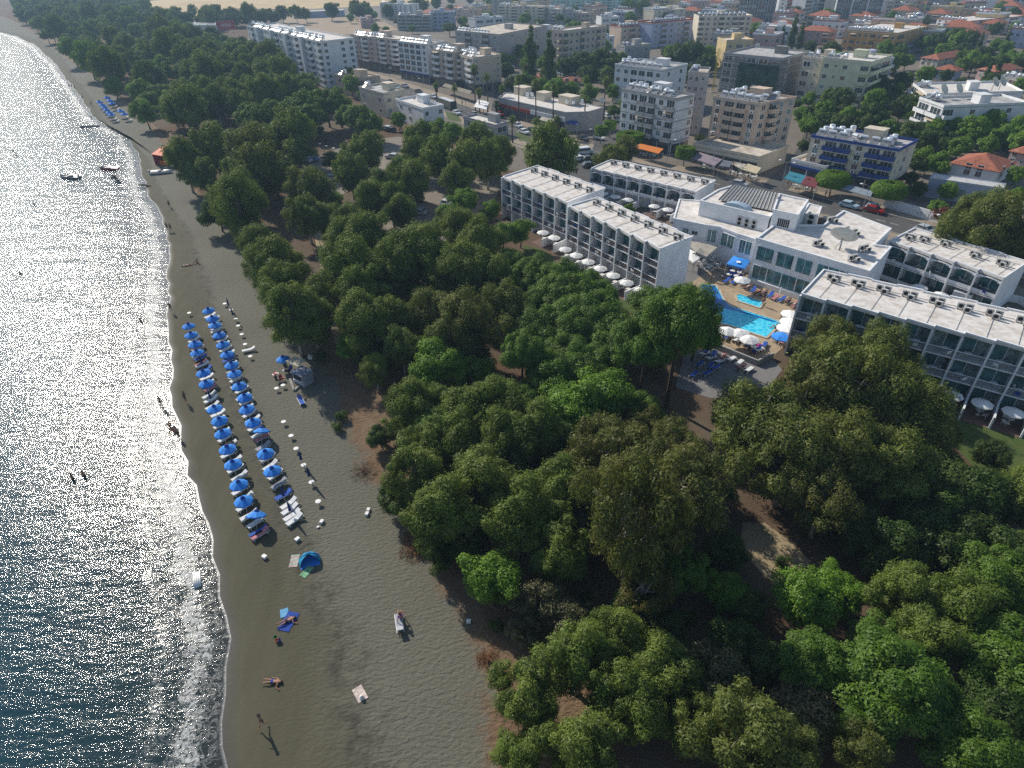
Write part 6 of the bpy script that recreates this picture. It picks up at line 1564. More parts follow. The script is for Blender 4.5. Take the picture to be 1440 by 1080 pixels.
for i, (x, y) in enumerate([(321, 428), (422.8, 644), (434, 667), (327, 441)]): dup(FUMB, P(x, y, 1.2) - Vector((0, 0, 1.2)), label="furled navy umbrella inland of the rows, %s of four from the far end" % ordw([1, 3, 4, 2][i]))
def crate(x, y, s, m, label, nm="beach_box", cat="box", z=.006):
    p = P(x, y, .2); s *= .7; mb = MB(); mb.box(-s / 2, s / 2, -s / 2.6, s / 2.6, 0, s * .6).box(-s / 2 - .02, s / 2 + .02, -s / 2.6 - .02, s / 2.6 + .02, s * .6, s * .72, 0)
    o = mb.build(nm, m, None, (p.x, p.y, z), x * .1); tag(o, label, cat)
for x, y, s, l in ((452.4, 733, .55, "pale box on the sand below the last round table"), (418, 758, .6, "grey box on the sand between the rows' end and the turquoise tent"), (371.7, 782.5, .6, "white cool box on the sand below the rows"), (447, 740, .3, "small white box beside the pale box"), (518, 716, .5, "white box on open sand, upper of two"),
                   (516, 722, .55, "white box on open sand, lower of two"), (659, 873, .5, "small white box in the shade at the forest edge"), (437, 502.7, .9, "white crate behind the beach hut")): crate(x, y, s, M_PLAST, l)

# the beach hut and what stands round it
def hut():
    p = P(423, 517, 2.4); r = thing("beach_hut", "small blue-grey beach hut with a flat roof and counter at the forest edge", "hut", (p.x, p.y, .006), D(-35)); r.scale = (.72, .72, .8)
    MB().box(-1.4, 1.4, -1.2, 1.2, 0, 2.2).build("wall", mat("hut_grey", (.36, .38, .41), .8, .15, 1), r); MB().box(-1.6, 1.6, -1.5, 1.35, 2.2, 2.32).build("roof", mat("hut_roof", (.17, .20, .27), .7, .2, .8), r)
    MB().box(-1.2, 1.2, -1.45, -1.21, .95, 1.05).build("counter", M_PLAST, r); MB().box(-1.1, 1.1, -1.23, -1.2, 1.1, 1.9).build("hatch", M_BLACK, r)
    q = P(415, 505, 2.3); r = thing("shade_sail", "beige tarpaulin stretched over poles behind the beach hut", "awning", (q.x, q.y, .006), D(-35)); r.scale = (.7, .7, .85)
    MB().poly([(-2, -1, 2.2), (2, -1.2, 2.4), (1.8, 1.2, 2.5), (-1.6, 1.1, 2.3)]).poly([(-1.6, 1.1, 2.29), (1.8, 1.2, 2.49), (2, -1.2, 2.39), (-2, -1, 2.19)]).build("cloth", mat("beige_tarp", (.42, .40, .33), .9, .2, 1.5), r)
    for x, y in ((-1.9, -1), (1.9, -1.1), (1.7, 1.1), (-1.5, 1)): MB().tube([(x, y, 0), (x, y, 2.25)], [.03, .03], 6).build("pole", M_POLE, r)
hut()
dup(BUMB, P(397.6, 503, 1.9) - Vector((0, 0, 1.89)), label="open blue umbrella standing alone beside the beach hut")
for x, y, c in ((403, 517, "dark"), (405, 523, "dark"), (391, 534, "dark"), (397, 533, "red"), (408, 520, "blue")):
    p = P(x, y, .3); o = obj("chair", CHB if c == "blue" else SH_M.setdefault("ch" + c, m_chair(mat("plastic_" + c, (.03, .03, .035) if c == "dark" else (.4, .04, .05), .5))), None, (p.x, p.y, .006), x * 1.0); tag(o, None, "chair", "chairs at the beach hut"); rank_label(o, c + " plastic chair by the beach hut", p, marks=["the beach hut"])
landmark("the beach hut", 420, 520)
MB_ = lambda: MB()
w = MB(); a, b_, c = P(408, 534), P(414, 550), P(426, 539)
for p, q in ((a, b_), (b_, c)):
    d = (q - p).normalized(); n = Vector((-d.y, d.x, 0)) * .16; s = len(w.v); w.v += [tuple(x + Vector((0, 0, z))) for z in (0, .22) for x in (p - n, q - n, q + n, p + n)]
    for f in ((4, 5, 6, 7), (0, 1, 5, 4), (1, 2, 6, 5), (2, 3, 7, 6), (3, 0, 4, 7)): w.f.append(tuple(s + i for i in f)); w.m.append(0)
tag(w.build("concrete_border", M_CONC), "low pale angled concrete border on the sand below the beach hut", "border")
lounger(P(424, 566), D(30), "blue", label="blue lounger in the forest shade below the beach hut", group="loungers in the beach rows"); person(422, 561, "sit", D(-60), "person in purple sitting in the forest shade below the beach hut", "purple", "purple", z=.01)
r = thing("life_ring_table", "small table with a white-rimmed red tub beside the beach hut", "table", P(388.3, 530) + Vector((0, 0, .006)))
MB().lathe([(0, .5), (.42, .5), (.45, .55)], 14).tube([(0, 0, 0), (0, 0, .5)], [.06, .05], 6).build("table", M_PLAST, r); MB().lathe([(.0, .58), (.28, .58), (.3, .62), (0, .60)], 12).build("tub", CARP["red"], r)

# tent, towels, single sunbathers
def towel(x, y, L, W_, az, m, label):
    p = P(x, y); g = MB(); n = 6; rg2 = random.Random(x)
    for i in range(n + 1):
        for j in range(3): g.v.append(((j - 1) * W_ / 2, (i / n - .5) * L, .03 + .02 * rg2.random()))
    for i in range(n):
        for j in range(2): g.f.append((i * 3 + j, i * 3 + j + 1, (i + 1) * 3 + j + 1, (i + 1) * 3 + j)); g.m.append((i % 2) if isinstance(m, list) else 0)
    e = len(g.v); g.v += [(-W_ / 2, -L / 2, .008), (W_ / 2, -L / 2, .008), (W_ / 2, L / 2, .008), (-W_ / 2, L / 2, .008)]; g.f.append((e + 3, e + 2, e + 1, e)); g.m.append(0)
    return tag(g.build("towel", m, None, (p.x, p.y, .006), az), label, "towel", "towels spread on the beach")
p = P(434.6, 786, .4); r = thing("beach_tent", "turquoise pop-up beach tent on the open sand", "tent", (p.x, p.y, .006), D(20))
m = MB(); n, k_ = 10, 6
for i in range(k_ + 1):
    ph = math.pi / 2 * i / k_
    for j in range(n + 1): th = math.pi * 1.35 * j / n - .5; m.v.append((1.05 * math.cos(th) * math.cos(ph), .85 * math.sin(th) * math.cos(ph), 1.05 * math.sin(ph) + .05 * math.sin(7 * th)))
for i in range(k_):
    for j in range(n): a = i * (n + 1) + j; m.f.append((a, a + 1, a + n + 2, a + n + 1)); m.m.append(j % 3 == 1)
m.build("canopy", [mat("turquoise_cloth", (.02, .30, .50), .6, .15, 2), mat("tent_blue", (.02, .16, .50), .6, .15, 2)], r); m2 = MB(); m2.box(-.9, .9, -.7, .7, 0, .03); m2.build("floor", M_BLUEF, r)
towel(431.5, 804, 1.3, .7, D(-25), mat("towel_green", (.20, .42, .24), .9, .3, 4), "light green towel lying below the turquoise tent")
towel(414, 789, 1.5, .8, D(5), [mat("towel_pink", (.5, .38, .33), .9, .2, 4), mat("towel_sage", (.36, .42, .33), .9, .2, 4)], "faded pink and grey striped towel left of the turquoise tent")
towel(406, 874, 1.9, 1.1, D(-15), CLOTH["blue"], "dark blue towel under a sunbather on the open sand"); person(404, 874, "lie", D(-60), "sunbather lying on the dark blue towel", "black", sk=0, z=.06)
towel(400, 862, .9, .7, D(20), mat("towel_sky", (.15, .38, .6), .9), "small sky-blue towel above the dark blue one")
for i, (x, y, c) in enumerate(((388, 898, "green"), (393, 902, "blue"), (390, 902, "orange"))): tag(MB().lathe([(0, 0), (.12, 0), (.17, .26), (.15, .26), (.1, .03)], 10).build("toy_bucket", CLOTH[c], None, P(x, y) + Vector((0, 0, .006))), c + " toy bucket on the sand below the dark blue towel", "bucket", "toy buckets on the sand")
lounger(P(561.5, 876, .3) - Vector((0, 0, .294)), D(195), "grey", label="grey lounger standing alone on the wide open sand", group="loungers in the beach rows"); person(0, 0, "sit", D(15), "person in purple sitting on the lone grey lounger", "purple", "purple", pos=Vector((P(561.5, 876, .3).x, P(561.5, 876, .3).y, .38)) + Vector((.1, .35, 0)))
towel(506.4, 976, 1.3, .8, D(35), mat("towel_pale", (.6, .5, .45), .9, .2, 4), "crumpled pale pink towel alone on the open sand")
tag(MB().lathe([(0, 0), (.16, .02), (.18, .2), (.06, .35), (0, .36)], 10).build("beach_bag", CLOTH["white"], None, P(509, 982) + Vector((0, 0, .006))), "small white bag beside the crumpled pale towel", "bag")
p = P(277, 815, SEA + .1); m = MB(); 
for i in range(4): m.tube([(-.95, (i - 1.5) * .17, .08), (.95, (i - 1.5) * .17, .08)], [.085, .085], 8)
tag(m.build("air_mattress", M_PLAST, None, (p.x, p.y, SEA), D(115), smooth=True), "white ribbed air mattress floating in the shallow foam", "air mattress")
def branch_pile(x, y, n, R, label, nm, seed, m):
    rg2 = random.Random(seed); mb = MB()
    for _ in range(n):
        a, t = rg2.uniform(0, 6.3), rg2.uniform(0, R); q = Vector((t * math.cos(a), t * math.sin(a), rg2.uniform(.02, .35) * (1 - t / R) + .02)); d = Vector((rg2.uniform(-1, 1), rg2.uniform(-1, 1), rg2.uniform(-.2, .5))).normalized() * rg2.uniform(.2, .7)
        mb.tube([q, q + d * .5 + Vector((0, 0, .04)), q + d], [.018, .013, .004], 4)
    o = mb.build(nm, m, None, P(x, y) + Vector((0, 0, .006))); tag(o, label, "brushwood")
M_DRY = mat("dry_twigs", (.26, .13, .06), .95, .3, 3)
branch_pile(583, 776, 420, 1.5, "heap of reddish dry brushwood at the forest edge, larger one", "brushwood", 1, M_DRY); branch_pile(512, 664, 260, 1.7, "thin scatter of dry brushwood above the larger heap", "brushwood", 2, M_DRY); branch_pile(684, 926, 200, .9, "small upright tuft of dry brushwood on the open sand", "brushwood", 3, M_DRY); branch_pile(578, 757, 260, 1.1, "reddish brushwood touching the trees just above the larger heap", "brushwood", 4, M_DRY)
m = MB()
for t in (-.12, .12): m.tube([(t, 0, .05), (t * 1.2, -2.4, .06)], [.035, .03], 5)
tag(m.build("wooden_ladder", M_BARK, None, P(690, 932) + Vector((0, 0, .006)), D(35)), "pair of dark poles lying behind the small brushwood tuft", "poles")

# far beach: kiosk, umbrellas, drift
q = P(236, 231); r = thing("beach_kiosk", "orange-roofed red kiosk standing far up the beach", "kiosk", (q.x, q.y, .006), D(-28)); MO = mat("orange_roof", (.75, .16, .08), .7, .1, .5)
MB().poly([(-2.6, -2.2, 3.0), (2.6, -2.2, 3.0), (2.6, 2.4, 4.4), (-2.6, 2.4, 4.4)]).poly([(-2.6, 2.4, 4.3), (2.6, 2.4, 4.3), (2.6, -2.2, 2.9), (-2.6, -2.2, 2.9)]).build("roof", MO, r)
MB().box(-2.55, -2.4, -2, 2.3, 0, 3.0).build("side_panel", mat("kiosk_red", (.4, .03, .04), .7), r); MB().box(-2.3, 2.3, 1.9, 2.0, 0, 3.6).build("back_wall", W_RED, r)
MB().box(-1.6, 1.2, -1.2, -.5, 0, 1.1).build("counter", CLOTH["orange"], r)
for x, y in ((2.5, -2.1), (2.5, 2.2)): MB().tube([(x, y, 0), (x, y, 3)], [.06, .06], 6).build("post", M_POLE, r)
for i, (x, y) in enumerate([(140, 145), (144, 149), (147, 152), (150, 156), (154, 160), (157, 163), (151, 139), (155, 143), (158, 147), (170, 158), (175, 162)]):
    g = P(x, y, 1.9); dup(BUMB, (g.x, g.y, .006), scale=1.35, label="blue umbrella in the far cluster up the beach, %s of eleven" % ordw(i + 1), group="blue umbrellas far up the beach")
    lounger(Vector((g.x + 1.6, g.y - .6, .006)), D(-30), "white", label="white lounger in the far cluster, beside its %s umbrella" % ordw(i + 1), group="loungers in the far cluster")
m = MB(); m.tube([(-3, 0, .1), (-.5, .3, .2), (3, 0, .08)], [.1, .25, .12], 7); tag(m.build("driftwood", M_BARK, None, P(205, 262, SEA + .3), D(-20)), "dark driftwood log lying across the waterline", "log")
m = MB()
for k in range(7): m.lathe([(0, .5), (.4, .4), (.6, .1), (.5, -.3)], 7, 0, (k * .9 - 3, math.sin(k * 2) * .5, 0), sx=1 + .3 * math.sin(k))
tag(m.build("boulders", M_CONC, None, P(128, 178, SEA + .1), D(10)), "dark heap of low boulders at the drain mouth far up the beach", "boulders", kind="stuff")
# ------------------------------------------------------------------ pool terrace of the hotel
m_pw, nt, b = new_mat("pool_water"); c = coords(nt)
vn = nt.nodes.new("ShaderNodeTexVoronoi"); vn.feature = 'DISTANCE_TO_EDGE'; vn.inputs["Scale"].default_value = 1.1; nt.links.new(c, vn.inputs["Vector"])
nt.links.new(mixc(nt, mapr(nt, vn.outputs["Distance"], 0.0, 0.18), (0.14, 0.70, 0.86), (0.03, 0.50, 0.74)), b.inputs["Base Color"]); b.inputs["Roughness"].default_value = 0.08; b.inputs["IOR"].default_value = 1.33  # paler cell edges are caustic light lines painted into the water colour
bp = nt.nodes.new("ShaderNodeBump"); bp.inputs["Strength"].default_value = .25; bp.inputs["Distance"].default_value = .1; nt.links.new(noise(nt, c, 2.5, 3), bp.inputs["Height"]); nt.links.new(bp.outputs[0], b.inputs["Normal"])
M_DEEP = mat("deep_pool_water", (0.01, 0.16, 0.50), 0.08, .15, .3, .5)
sheet("pool_deck", [(1012, 372), (1055, 385), (1120, 408), (1145, 425), (1112, 480), (1085, 502), (1062, 512), (998, 486), (960, 452), (962, 405), (985, 388)], M_DECK, 3, "tan stone deck round the swimming pool", "deck")
sheet("terrace", [(955, 372), (1012, 345), (1050, 360), (1052, 385), (1012, 372), (985, 388), (962, 405), (930, 410)], M_GREYD, 5, "grey paved restaurant terrace beside the long wing", "terrace")
sheet("terrace", [(998, 487), (1062, 513), (1085, 503), (1100, 520), (1070, 560), (1000, 560), (950, 545), (962, 500)], M_GREYD, 4, "grey sunbathing terrace below the swimming pool", "terrace")
def pool(name, px, z, m, label, coping=.35):
    pts = [P(*p) for p in px]
    a = sum(pts[i].x * pts[(i + 1) % len(pts)].y - pts[(i + 1) % len(pts)].x * pts[i].y for i in range(len(pts)))
    if a < 0: pts = pts[::-1]
    O = pts[0]; L = [p - O for p in pts]; r = thing(name, label, "pool", (O.x, O.y, 0))
    MB().prism([(p.x, p.y) for p in L], .0, z).build("water", m, r)
    mb = MB()
    for i in range(len(L)):
        p, q = L[i], L[(i + 1) % len(L)]; d = (q - p).normalized(); n = Vector((-d.y, d.x, 0)); e = .0007 * i
        mb.prism([(p + n * .001 - d * coping * .6).to_2d(), (q + n * .001 + d * coping * .6).to_2d(), (q - n * coping + d * coping * .6).to_2d(), (p - n * coping - d * coping * .6).to_2d()], 0, z + .06 + e)
    mb.build("coping", mat("coping_stone", (.50, .42, .32), .8, .1, 1), r)
    return r, O
r, O = pool("swimming_pool", [(980, 410), (989, 400), (1006, 402.5), (1011, 410), (1018, 424), (1027, 431), (1098, 453.5), (1077, 475), (1027, 458), (1003, 452)], .09, m_pw, "large turquoise swimming pool with a dark blue deep arm")
dp = [P(*p) - O for p in [(979, 410.5), (989, 400.6), (1005.5, 403), (1010.5, 410.5), (1017.5, 424.3), (1026.5, 431.5), (1050, 440), (1096, 454), (1086, 453.5), (1034, 437.5), (1014, 434), (1000, 448)]]
me = bpy.data.meshes.new("deep_floor"); me.from_pydata([(p.x, p.y, .094) for p in dp], [], [tuple(range(len(dp)))]); me.materials.append(M_DEEP); me.update(); obj("deep_floor", me, r)
lad = MB(); q = P(1094, 458) - O
for s in (-.25, .25): lad.tube([(q.x + s, q.y - .6, .1), (q.x + s, q.y - .3, .8), (q.x + s, q.y + .3, .8), (q.x + s, q.y + .4, .1)], [.03] * 4, 6)
lad.build("ladder", M_TANK, r)
pool("paddling_pool", [(1035.5, 416), (1040, 414.6), (1073, 425.5), (1067.8, 433), (1038, 423.5)], .09, m_pw, "small rectangular paddling pool between the big pool and the dining room", .3)
kl = ["white", "the swimming pool"]
def pumb(x, y, label, proto=WUMB, z=2.2, sc=1.0, group="white umbrellas of the hotel"):
    p = P(x, y, z); return dup(proto, (p.x, p.y, .03), rz=x, scale=sc, label=label, group=group)
for i, (x, y) in enumerate([(1023, 466), (1040.6, 469), (1054, 478)]): pumb(x, y, "white poolside umbrella on the park side of the pool, %s from the pine" % ordw(i + 1), sc=1.15)
for i, (x, y) in enumerate([(1111, 441), (1109.4, 452), (1105, 461)]): pumb(x, y, "white poolside umbrella against the right wing, %s from the road side" % ordw(i + 1), sc=1.1)
pumb(1043.7, 394, "single white umbrella among the loungers under the dining room windows", sc=1.15)
PB = make_umbrella("pool_umbrella", "blue umbrella at the lower corner of the swimming pool", M_BLUEF, 1.4, 2.4, .5, None); p = P(1099, 471, 2.2); PB.location = (p.x, p.y, .03)
p = P(1097.4, 411, 1.5); r = thing("furled_umbrella", "furled white umbrella standing among the poolside loungers", "umbrella", (p.x, p.y, .03))
MB().lathe([(.02, 2.5), (.1, 2.2), (.15, 1.2), (.05, 1.0)], 10).build("canopy", M_WFAB, r); MB().tube([(0, 0, 0), (0, 0, 2.5)], [.03, .03], 6).build("pole", M_POLE, r)
az0 = math.atan2(fd.y, fd.x)
for i, (x, y, c) in enumerate([(1021, 395, "blue"), (1031.5, 396, "blue"), (1047, 401, "brown"), (1052, 404, "brown"), (1059, 408, "blue"), (1066, 411, "brown"), (1074.5, 412.5, "brown"), (1083.5, 415, "blue"), (1090, 418.5, "pink"), (1099, 421, "blue"), (1108, 424, "brown"), (1117, 429, "pink")]):
    p = P(x, y, .3); q = Vector((p.x, p.y, .03)); lounger(q, az0 + .15 * math.sin(i * 2), c, label="%s poolside lounger under the dining room windows, %s from the sun sails" % (c, ordw(i + 1)), group="loungers round the pool")
    if i in (2, 3, 5, 6, 10, 11): person(0, 0, "lie", az0, "sunbather on the %s lounger under the dining room windows" % ordw(i + 1), ["black", "red", "blue", "white"][i % 4], sk=i % 2, pos=q + Vector((0, 0, .38)) - fd.cross(Vector((0, 0, 1))) * .0)
lowl = [(1022, 474, "blue"), (1030, 474, "brown"), (1036, 478, "white"), (1044, 479, "brown"), (1052, 484, "brown"), (1058, 487, "brown"), (1064, 487, "magenta"), (1075, 485, "blue"), (1067, 492, "white"), (1099, 481, "pink"), (1093, 477, "brown"),
        (994, 493, "blue"), (991, 497, "white"), (1003.7, 498, "blue"), (1000, 503, "white"), (1017, 502, "pink"), (1012, 508, "white"), (999, 514, "blue"), (1006, 517, "blue"), (975.5, 526.5, "blue"), (994, 524.5, "blue"), (1039.7, 510, "white"), (1041.6, 517, "brown"), (1053, 520, "white"), (984, 512, "blue"), (1028, 505, "white")]
for i, (x, y, c) in enumerate(lowl):
    p = P(x, y, .3); q = Vector((p.x, p.y, .03)); lounger(q, az0 + math.pi + .3 * math.sin(i * 3), c, group="loungers round the pool", phrase="%s lounger at the pool's park side" % c, marks=["the poolside pine trunk", "the dining room windows", "the blue corner umbrella"] if landmark("the poolside pine trunk", 961, 560) is None and landmark("the dining room windows", 1090, 405) is None and landmark("the blue corner umbrella", 1099, 478) is None else None)
    if i in (1, 3, 5, 10, 15, 22): person(0, 0, "lie", az0 + math.pi, "sunbather on a %s lounger at the pool's park side, %s from the blue corner umbrella" % (c, ordw([0, 6, 0, 5, 0, 3, 0, 0, 0, 0, 1, 0, 0, 0, 0, 4, 0, 0, 0, 0, 0, 0, 2][i])), ["black", "blue", "red"][i % 3], sk=i % 2, pos=q + Vector((0, 0, .38)))
for i, (x, y, po, t) in enumerate([(1072, 430, "stand", None), (1091, 462, "sit", None), (1015, 398, "walk", "white"), (1000, 395, "stand", "blue"), (1096, 456, "stand", None)]): person(x, y, po, i * 1.3, ["person standing beside the small paddling pool", "person sitting at the right rim of the swimming pool", "person in white walking behind the deep end of the pool", "person in a blue top standing on the grey restaurant terrace", "person standing at the pool ladder"][i], ["black", "red", "black", "blue", "red"][i], t, z=.04, sk=i % 3)
# terrace wall and steps
def wall_line(name, px, h, t, m, label, cat, z=0, kind=None, z1=None):
    pts = [P(*p) for p in px]; O = pts[0].copy(); mb = MB()
    for i in range(len(pts) - 1):
        p, q = pts[i] - O, pts[i + 1] - O; d = (q - p).normalized(); n = Vector((-d.y, d.x, 0)) * t / 2; e = .002 * i
        mb.prism([(p - n).to_2d(), (q - n).to_2d(), (q + n).to_2d(), (p + n).to_2d()], z, h + e)
    return tag(mb.build(name, m, None, (O.x, O.y, 0)), label, cat)
wall_line("terrace_wall", [(998, 487), (1064, 514), (1086, 503)], .9, .25, W_GREY, "low grey wall between the pool deck and the lower terrace", "wall")
wall_line("road_wall", [(1242, 291), (1280, 301.5), (1319, 314)], 2.0, .25, W_WHITE, "long white roadside wall with faint grey graffiti", "wall")
gf = Frame((1242, 291), (1319, 314), 1, 0.01); m = MB(); rg = random.Random(4)
for i in range(7):
    x = gf.La * .60 + i * .75; z = .6
    for k in range(3): m.tube([(x + rg.uniform(0, .5), -.135, z + rg.uniform(0, .4)), (x + rg.uniform(0, .5), -.135, z + rg.uniform(.3, .9))], [.045, .045], 4)
o = m.build("graffiti", W_GREY, bpy.data.objects["road_wall"], xf=gf.xf())
wall_line("garden_wall", [(1326, 314), (1345, 320), (1362, 327)], 1.5, .25, W_RED, "dark red garden wall continuing the white roadside wall", "wall")
wall_line("garden_wall", [(1405, 421), (1430, 426), (1470, 446)], 1.2, .3, W_WHITE, "white boundary wall beside the stored boat", "wall")
wall_line("red_terrace_wall", [(1291, 410), (1296, 402), (1334, 418)], 1.6, .3, W_RED, "red wall of the courtyard between the two right wings", "wall")
wall_line("courtyard_hut", [(1336, 424), (1362, 431)], 2.4, 2.6, W_WHITE, "small white flat box hut in the courtyard between the right wings", "hut")
# square blue canopy and the beige sails
def sail(name, px, z, m, label, cat, posts=True, z2=None, thick=.04):
    zz = z if isinstance(z, (list, tuple)) else [z] * len(px); pts = [P(x, y, h) for (x, y), h in zip(px, zz)]; O = Vector((pts[0].x, pts[0].y, 0)); r = thing(name, label, cat, O)
    c = sum((p - O for p in pts), Vector()) / len(pts); c.z += .45 if posts == 2 else .0; mb = MB()
    for i in range(len(pts)):
        p, q = pts[i] - O, pts[(i + 1) % len(pts)] - O; mb.poly([p, q, c]); dn = Vector((0, 0, thick)); mb.poly([q - dn, p - dn, c - dn]); mb.poly([p - dn * 5, q - dn * 5, q, p])
    mb.build("cloth", m, r)
    if posts:
        for p in pts: MB().tube([(p.x - O.x, p.y - O.y, 0), (p.x - O.x, p.y - O.y, p.z)], [.04, .04], 6).build("post", M_POLE, r)
    return r, c
r, c = sail("canopy", [(1021.5, 371), (1031.7, 359.5), (1055, 366), (1047.5, 377.5)], 2.6, M_BLUEF, "square blue parasol canopy with a white round emblem beside the terrace", "canopy", 2)
e = MB(); cc = c + Vector((-.4, -.9, -.02)); nrm = Vector((0, -.2, 1)); e.lathe([(0, 0), (.42, 0)], 16, 0, cc, None); e.build("emblem", M_WFAB, r)
MT = mat("beige_sail", (.40, .37, .31), .9, .12, .8)
sail("sun_sail", [(961, 337), (985, 341), (1010, 347), (993, 361), (979, 354)], [3.4, 3.6, 3.3, 3.2, 3.8], MT, "large beige sun sail over the hotel restaurant terrace", "awning")
sail("sun_sail", [(957, 342), (978, 355), (987, 352), (984, 363), (975, 369), (958, 356)], [3.2, 3.5, 3.4, 2.9, 2.9, 2.8], M_WFAB, "smaller pale sun sail beside the long wing's blank end", "awning")
for x, y in ((985, 368), (992, 371), (1000, 366), (996, 376), (1008, 372), (1004, 362), (1030, 381), (1040, 383), (1025, 386), (1035, 388), (1317, 412), (1300, 404), (1060, 488)):
    p = P(x, y, .7); o = obj("patio_table", TAB, None, (p.x, p.y, .03)); tag(o, None, "table", "white tables on the hotel terraces"); rank_label(o, "round white restaurant table", p, marks=HM)
    for k in range(3):
        a = k * 2.1 + x; q = p + Vector((math.cos(a) * .8, math.sin(a) * .8, 0)); o = obj("chair", CHW if x < 1010 else CHB, None, (q.x, q.y, .03), a - math.pi / 2); tag(o, None, "chair", "chairs on the hotel terraces"); rank_label(o, ("white" if x < 1010 else "blue") + " restaurant chair", q, marks=HM)
sail("blue_awning", [(938, 383), (951, 386), (953, 393), (936, 392)], 1.2, M_BLUEF, "small blue awning at the foot of the long wing's blank end", "awning")
# street awnings
AW = [("orange_awning", [(889, 206), (901, 202), (933, 209), (926, 216)], CLOTH["orange"], "bright orange awning over a café terrace by the road"),
      ("street_awning", [(973, 222), (984, 214), (1016, 224), (1005, 233)], mat("mauve_cloth", (.24, .20, .23), .9, .1, 1), "mauve-grey awning at the foot of the large peach block"),
      ("street_awning", [(1011, 233), (1018, 225), (1029, 227), (1026, 235)], mat("slate_cloth", (.15, .17, .20), .9, .1, 1), "slate grey awning between the mauve and the beige one"),
      ("street_awning", [(1027, 229), (1031, 227), (1050, 231), (1043, 237)], MT, "beige awning, smaller of the pair before the peach block"),
      ("street_awning", [(1041, 237), (1052, 230), (1071, 236), (1064, 244)], mat("yellow_beige_cloth", (.50, .43, .29), .9, .1, 1), "yellowish beige striped awning over café tables"),
      ("street_awning", [(1103, 250), (1111, 241), (1134, 247), (1126, 258)], mat("teal_cloth", (.03, .19, .26), .8, .1, 1), "teal awning over the corner shop's souvenirs"),
      ("street_awning", [(1126, 258), (1134, 247), (1152, 252), (1147, 264)], mat("maroon_cloth", (.16, .035, .04), .8, .1, 1), "maroon awning next to the teal awning"),
      ("street_awning", [(1185, 265), (1192, 259), (1228, 269), (1224, 277)], mat("grey_cloth", (.20, .25, .29), .8, .1, 1), "long grey-blue awning between the two clipped round trees"),
      ("street_awning", [(795, 172), (800, 168), (812, 170), (812, 176)], W_BLUE, "blue awning at the shop building's rounded corner"),
      ("street_awning", [(758, 168), (762, 164), (780, 168), (776, 173)], MT, "pale awning on the shop building's front"),
      ("street_awning", [(622, 121), (626, 117), (664, 128), (660, 133)], mat("brown_awning", (.22, .20, .15), .9, .15, 1), "long brownish awning at the foot of the shining collector blocks"),
      ("street_awning", [(666, 150), (672, 140), (688, 143), (684, 154)], M_WFAB, "white tent awning at the shop end before the tall palms")]
for nm, px, m_, l in AW: sail(nm, px, [2.9, 3.5, 3.5, 2.9], m_, l, "awning")
rg = random.Random(8)
for (x, y) in ((905, 219), (918, 221), (990, 236), (1000, 239), (1030, 245), (1040, 248), (1050, 250), (1058, 252), (1118, 264), (1135, 268)):
    p = P(x, y); o = obj("patio_table", TAB, None, (p.x, p.y, .02)); tag(o, None, "table", "café tables on the pavement"); rank_label(o, "round white café table", p, marks=["the orange awning", "the maroon awning"])
    for k in range(3):
        a = k * 2.1 + x; q = p + Vector((math.cos(a) * .8, math.sin(a) * .8, 0)); o = obj("chair", CHW, None, (q.x, q.y, .02), a - math.pi / 2); tag(o, None, "chair", "café chairs on the pavement"); rank_label(o, "white café chair", q, marks=["the orange awning", "the maroon awning"])
for i, (x, y, t) in enumerate(((1107, 262, "white"), (1112, 263, "blue"), (1140, 272, "green"), (1136, 269, "green"), (1160, 278, "pink"), (1165, 280, "orange"), (1036, 252, "red"), (1051, 254, "black"), (1027, 246, "white"), (897, 218, "black"), (680, 161, "red"), (650, 148, "orange"), (655, 150, "pink"), (758, 190, "black"), (764, 191, "blue"))):
    r = person(x, y, ("stand", "walk")[i % 2], i * 1.7, None, "black", t, z=.03, sk=i % 3); rank_label(r, "pedestrian in %s on the town pavement" % t, P(x, y), marks=CM)
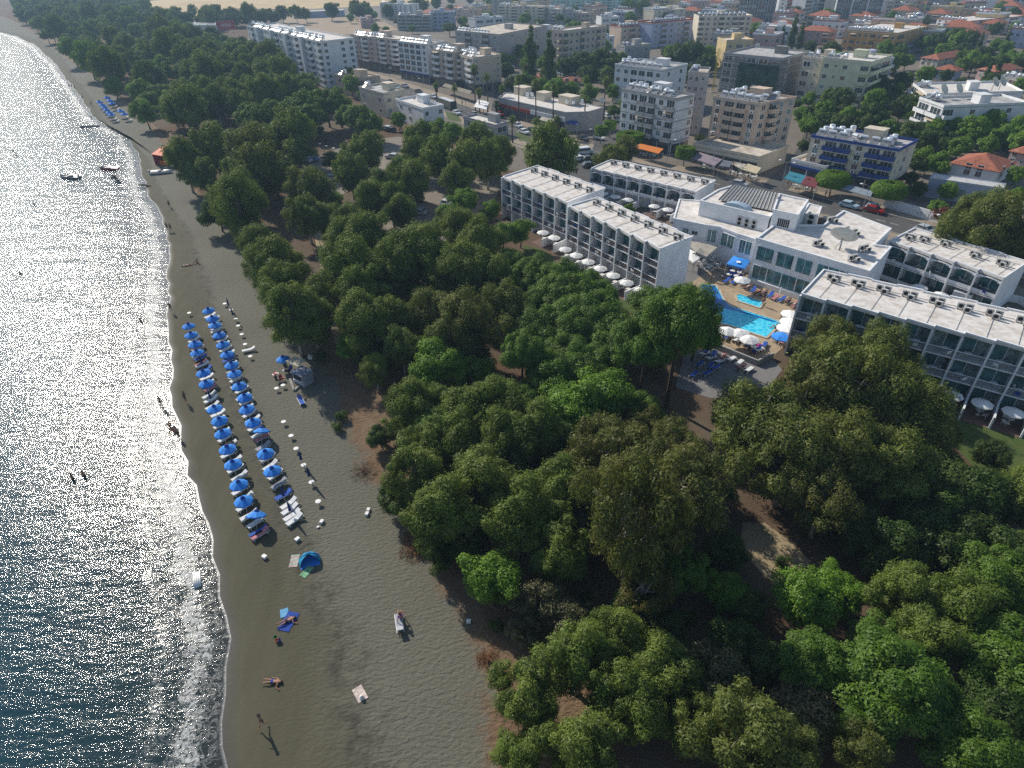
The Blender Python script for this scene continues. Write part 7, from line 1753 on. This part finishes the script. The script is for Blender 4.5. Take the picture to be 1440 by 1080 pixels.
# street lamps
LAMPM = {}
def lamp(bx, by, ty, arm, label, two=False):
    h = max(4, solve_h((bx, by), ty)); p = P(bx, by); r = thing("street_lamp", label, "street lamp", p, 0, "street lamps")
    MB().tube([(0, 0, 0), (0, 0, h)], [.09, .05], 7).build("pole", M_GREY, r)
    for a in (arm, arm + math.pi)[:2 if two else 1]:
        d = Vector((math.cos(a), math.sin(a), 0)); m = MB(); m.tube([(0, 0, h - .1), d * .7 + Vector((0, 0, h + .2)), d * 1.5 + Vector((0, 0, h + .25))], [.04, .04, .04], 5)
        m.build("arm", M_GREY, r); MB().lathe([(0, .1), (.3, .04), (.34, -.08), (.22, -.14), (0, -.16)], 10, 0, d * 1.7 + Vector((0, 0, h + .25))).build("lamp_head", M_PLAST, r)
for i, (x, y, t, tw) in enumerate([(936, 241, 196, 0), (1000, 243, 188, 0), (1098.6, 264, 228, 1), (1213, 294, 262, 0), (1296, 328, 306, 0), (460, 236, 205, 1), (470, 240, 208, 0), (596, 141, 112, 0), (549, 120, 96, 0), (836, 204, 190, 0), (888, 232, 205, 0), (1353, 348, 318, 0), (700, 246, 221, 0), (697, 190, 160, 0)]):
    lamp(x, y, t, D(-45 + 180 * (i % 2)), "slender grey street lamp along the main road, %s from the sea end" % ordw([7, 8, 9, 11, 12, 0, 0, 2, 1, 5, 6, 13, 0, 4][i]) if i not in (5, 6, 12) else {5: "double-headed lamp in the dusty park car park", 6: "single lamp beside the double-headed one in the car park", 12: "lone lamp between the park trees and the long wing"}[i], bool(tw))
# bare silver branches sticking out of the browning crowns are in the tree trunks; pale bushes with red flowers on the wall
LM["red"] = leaf_mat("bougainvillea", (.16, .03, .03), (.07, .07, .02), (.20, .03, .04))
SPEC["red"] = (1.8, .3, 3.0, 16, .75, 330, .2, 1.3, .2, "blob", .4, "b", .08, 5); TNAME["red"] = ("bougainvillea", "shrub", "flowering shrubs"); TPHR["red"] = "red flowering bush"
tree_px(1322, 300, 26, "red", 1, "large red flowering bush"); tree_px(862, 118, 14, "red")
# things hidden in the grove
for i, (x, y, l) in enumerate([(1270, 652, "white bench half hidden under the large eucalyptus trees"), (1350, 668, "white and orange playground bench under the trees")]):
    p = P(x, y); r = thing("bench", l, "bench", p, i * 1.2); MB().box(-.9, .9, -.25, .25, .42, .48).build("seat", M_PLAST if not i else CLOTH["orange"], r); MB().box(-.9, .9, .22, .27, .55, .95).build("backrest", M_PLAST, r)
    for x_ in (-.75, .75): MB().box(x_ - .04, x_ + .04, -.22, .24, 0, .42).build("leg", M_GREY, r)
for pr in (WUMB, BUMB, FUMB): kill(pr)
resolve_labels()
# ------------------------------------------------------------------ the hazy air
hz = bpy.data.materials.new("haze"); hz.use_nodes = True; nt = hz.node_tree; nt.nodes.clear(); out = nt.nodes.new("ShaderNodeOutputMaterial"); pvn = nt.nodes.new("ShaderNodeVolumePrincipled")
pvn.inputs["Color"].default_value = (.50, .74, 1.0, 1); pvn.inputs["Density"].default_value = .00026; pvn.inputs["Anisotropy"].default_value = .2; nt.links.new(pvn.outputs[0], out.inputs["Volume"])
o = MB().box(-4200, 6200, -300, 6200, -4, 56).build("haze", hz); tag(o, kind="stuff")
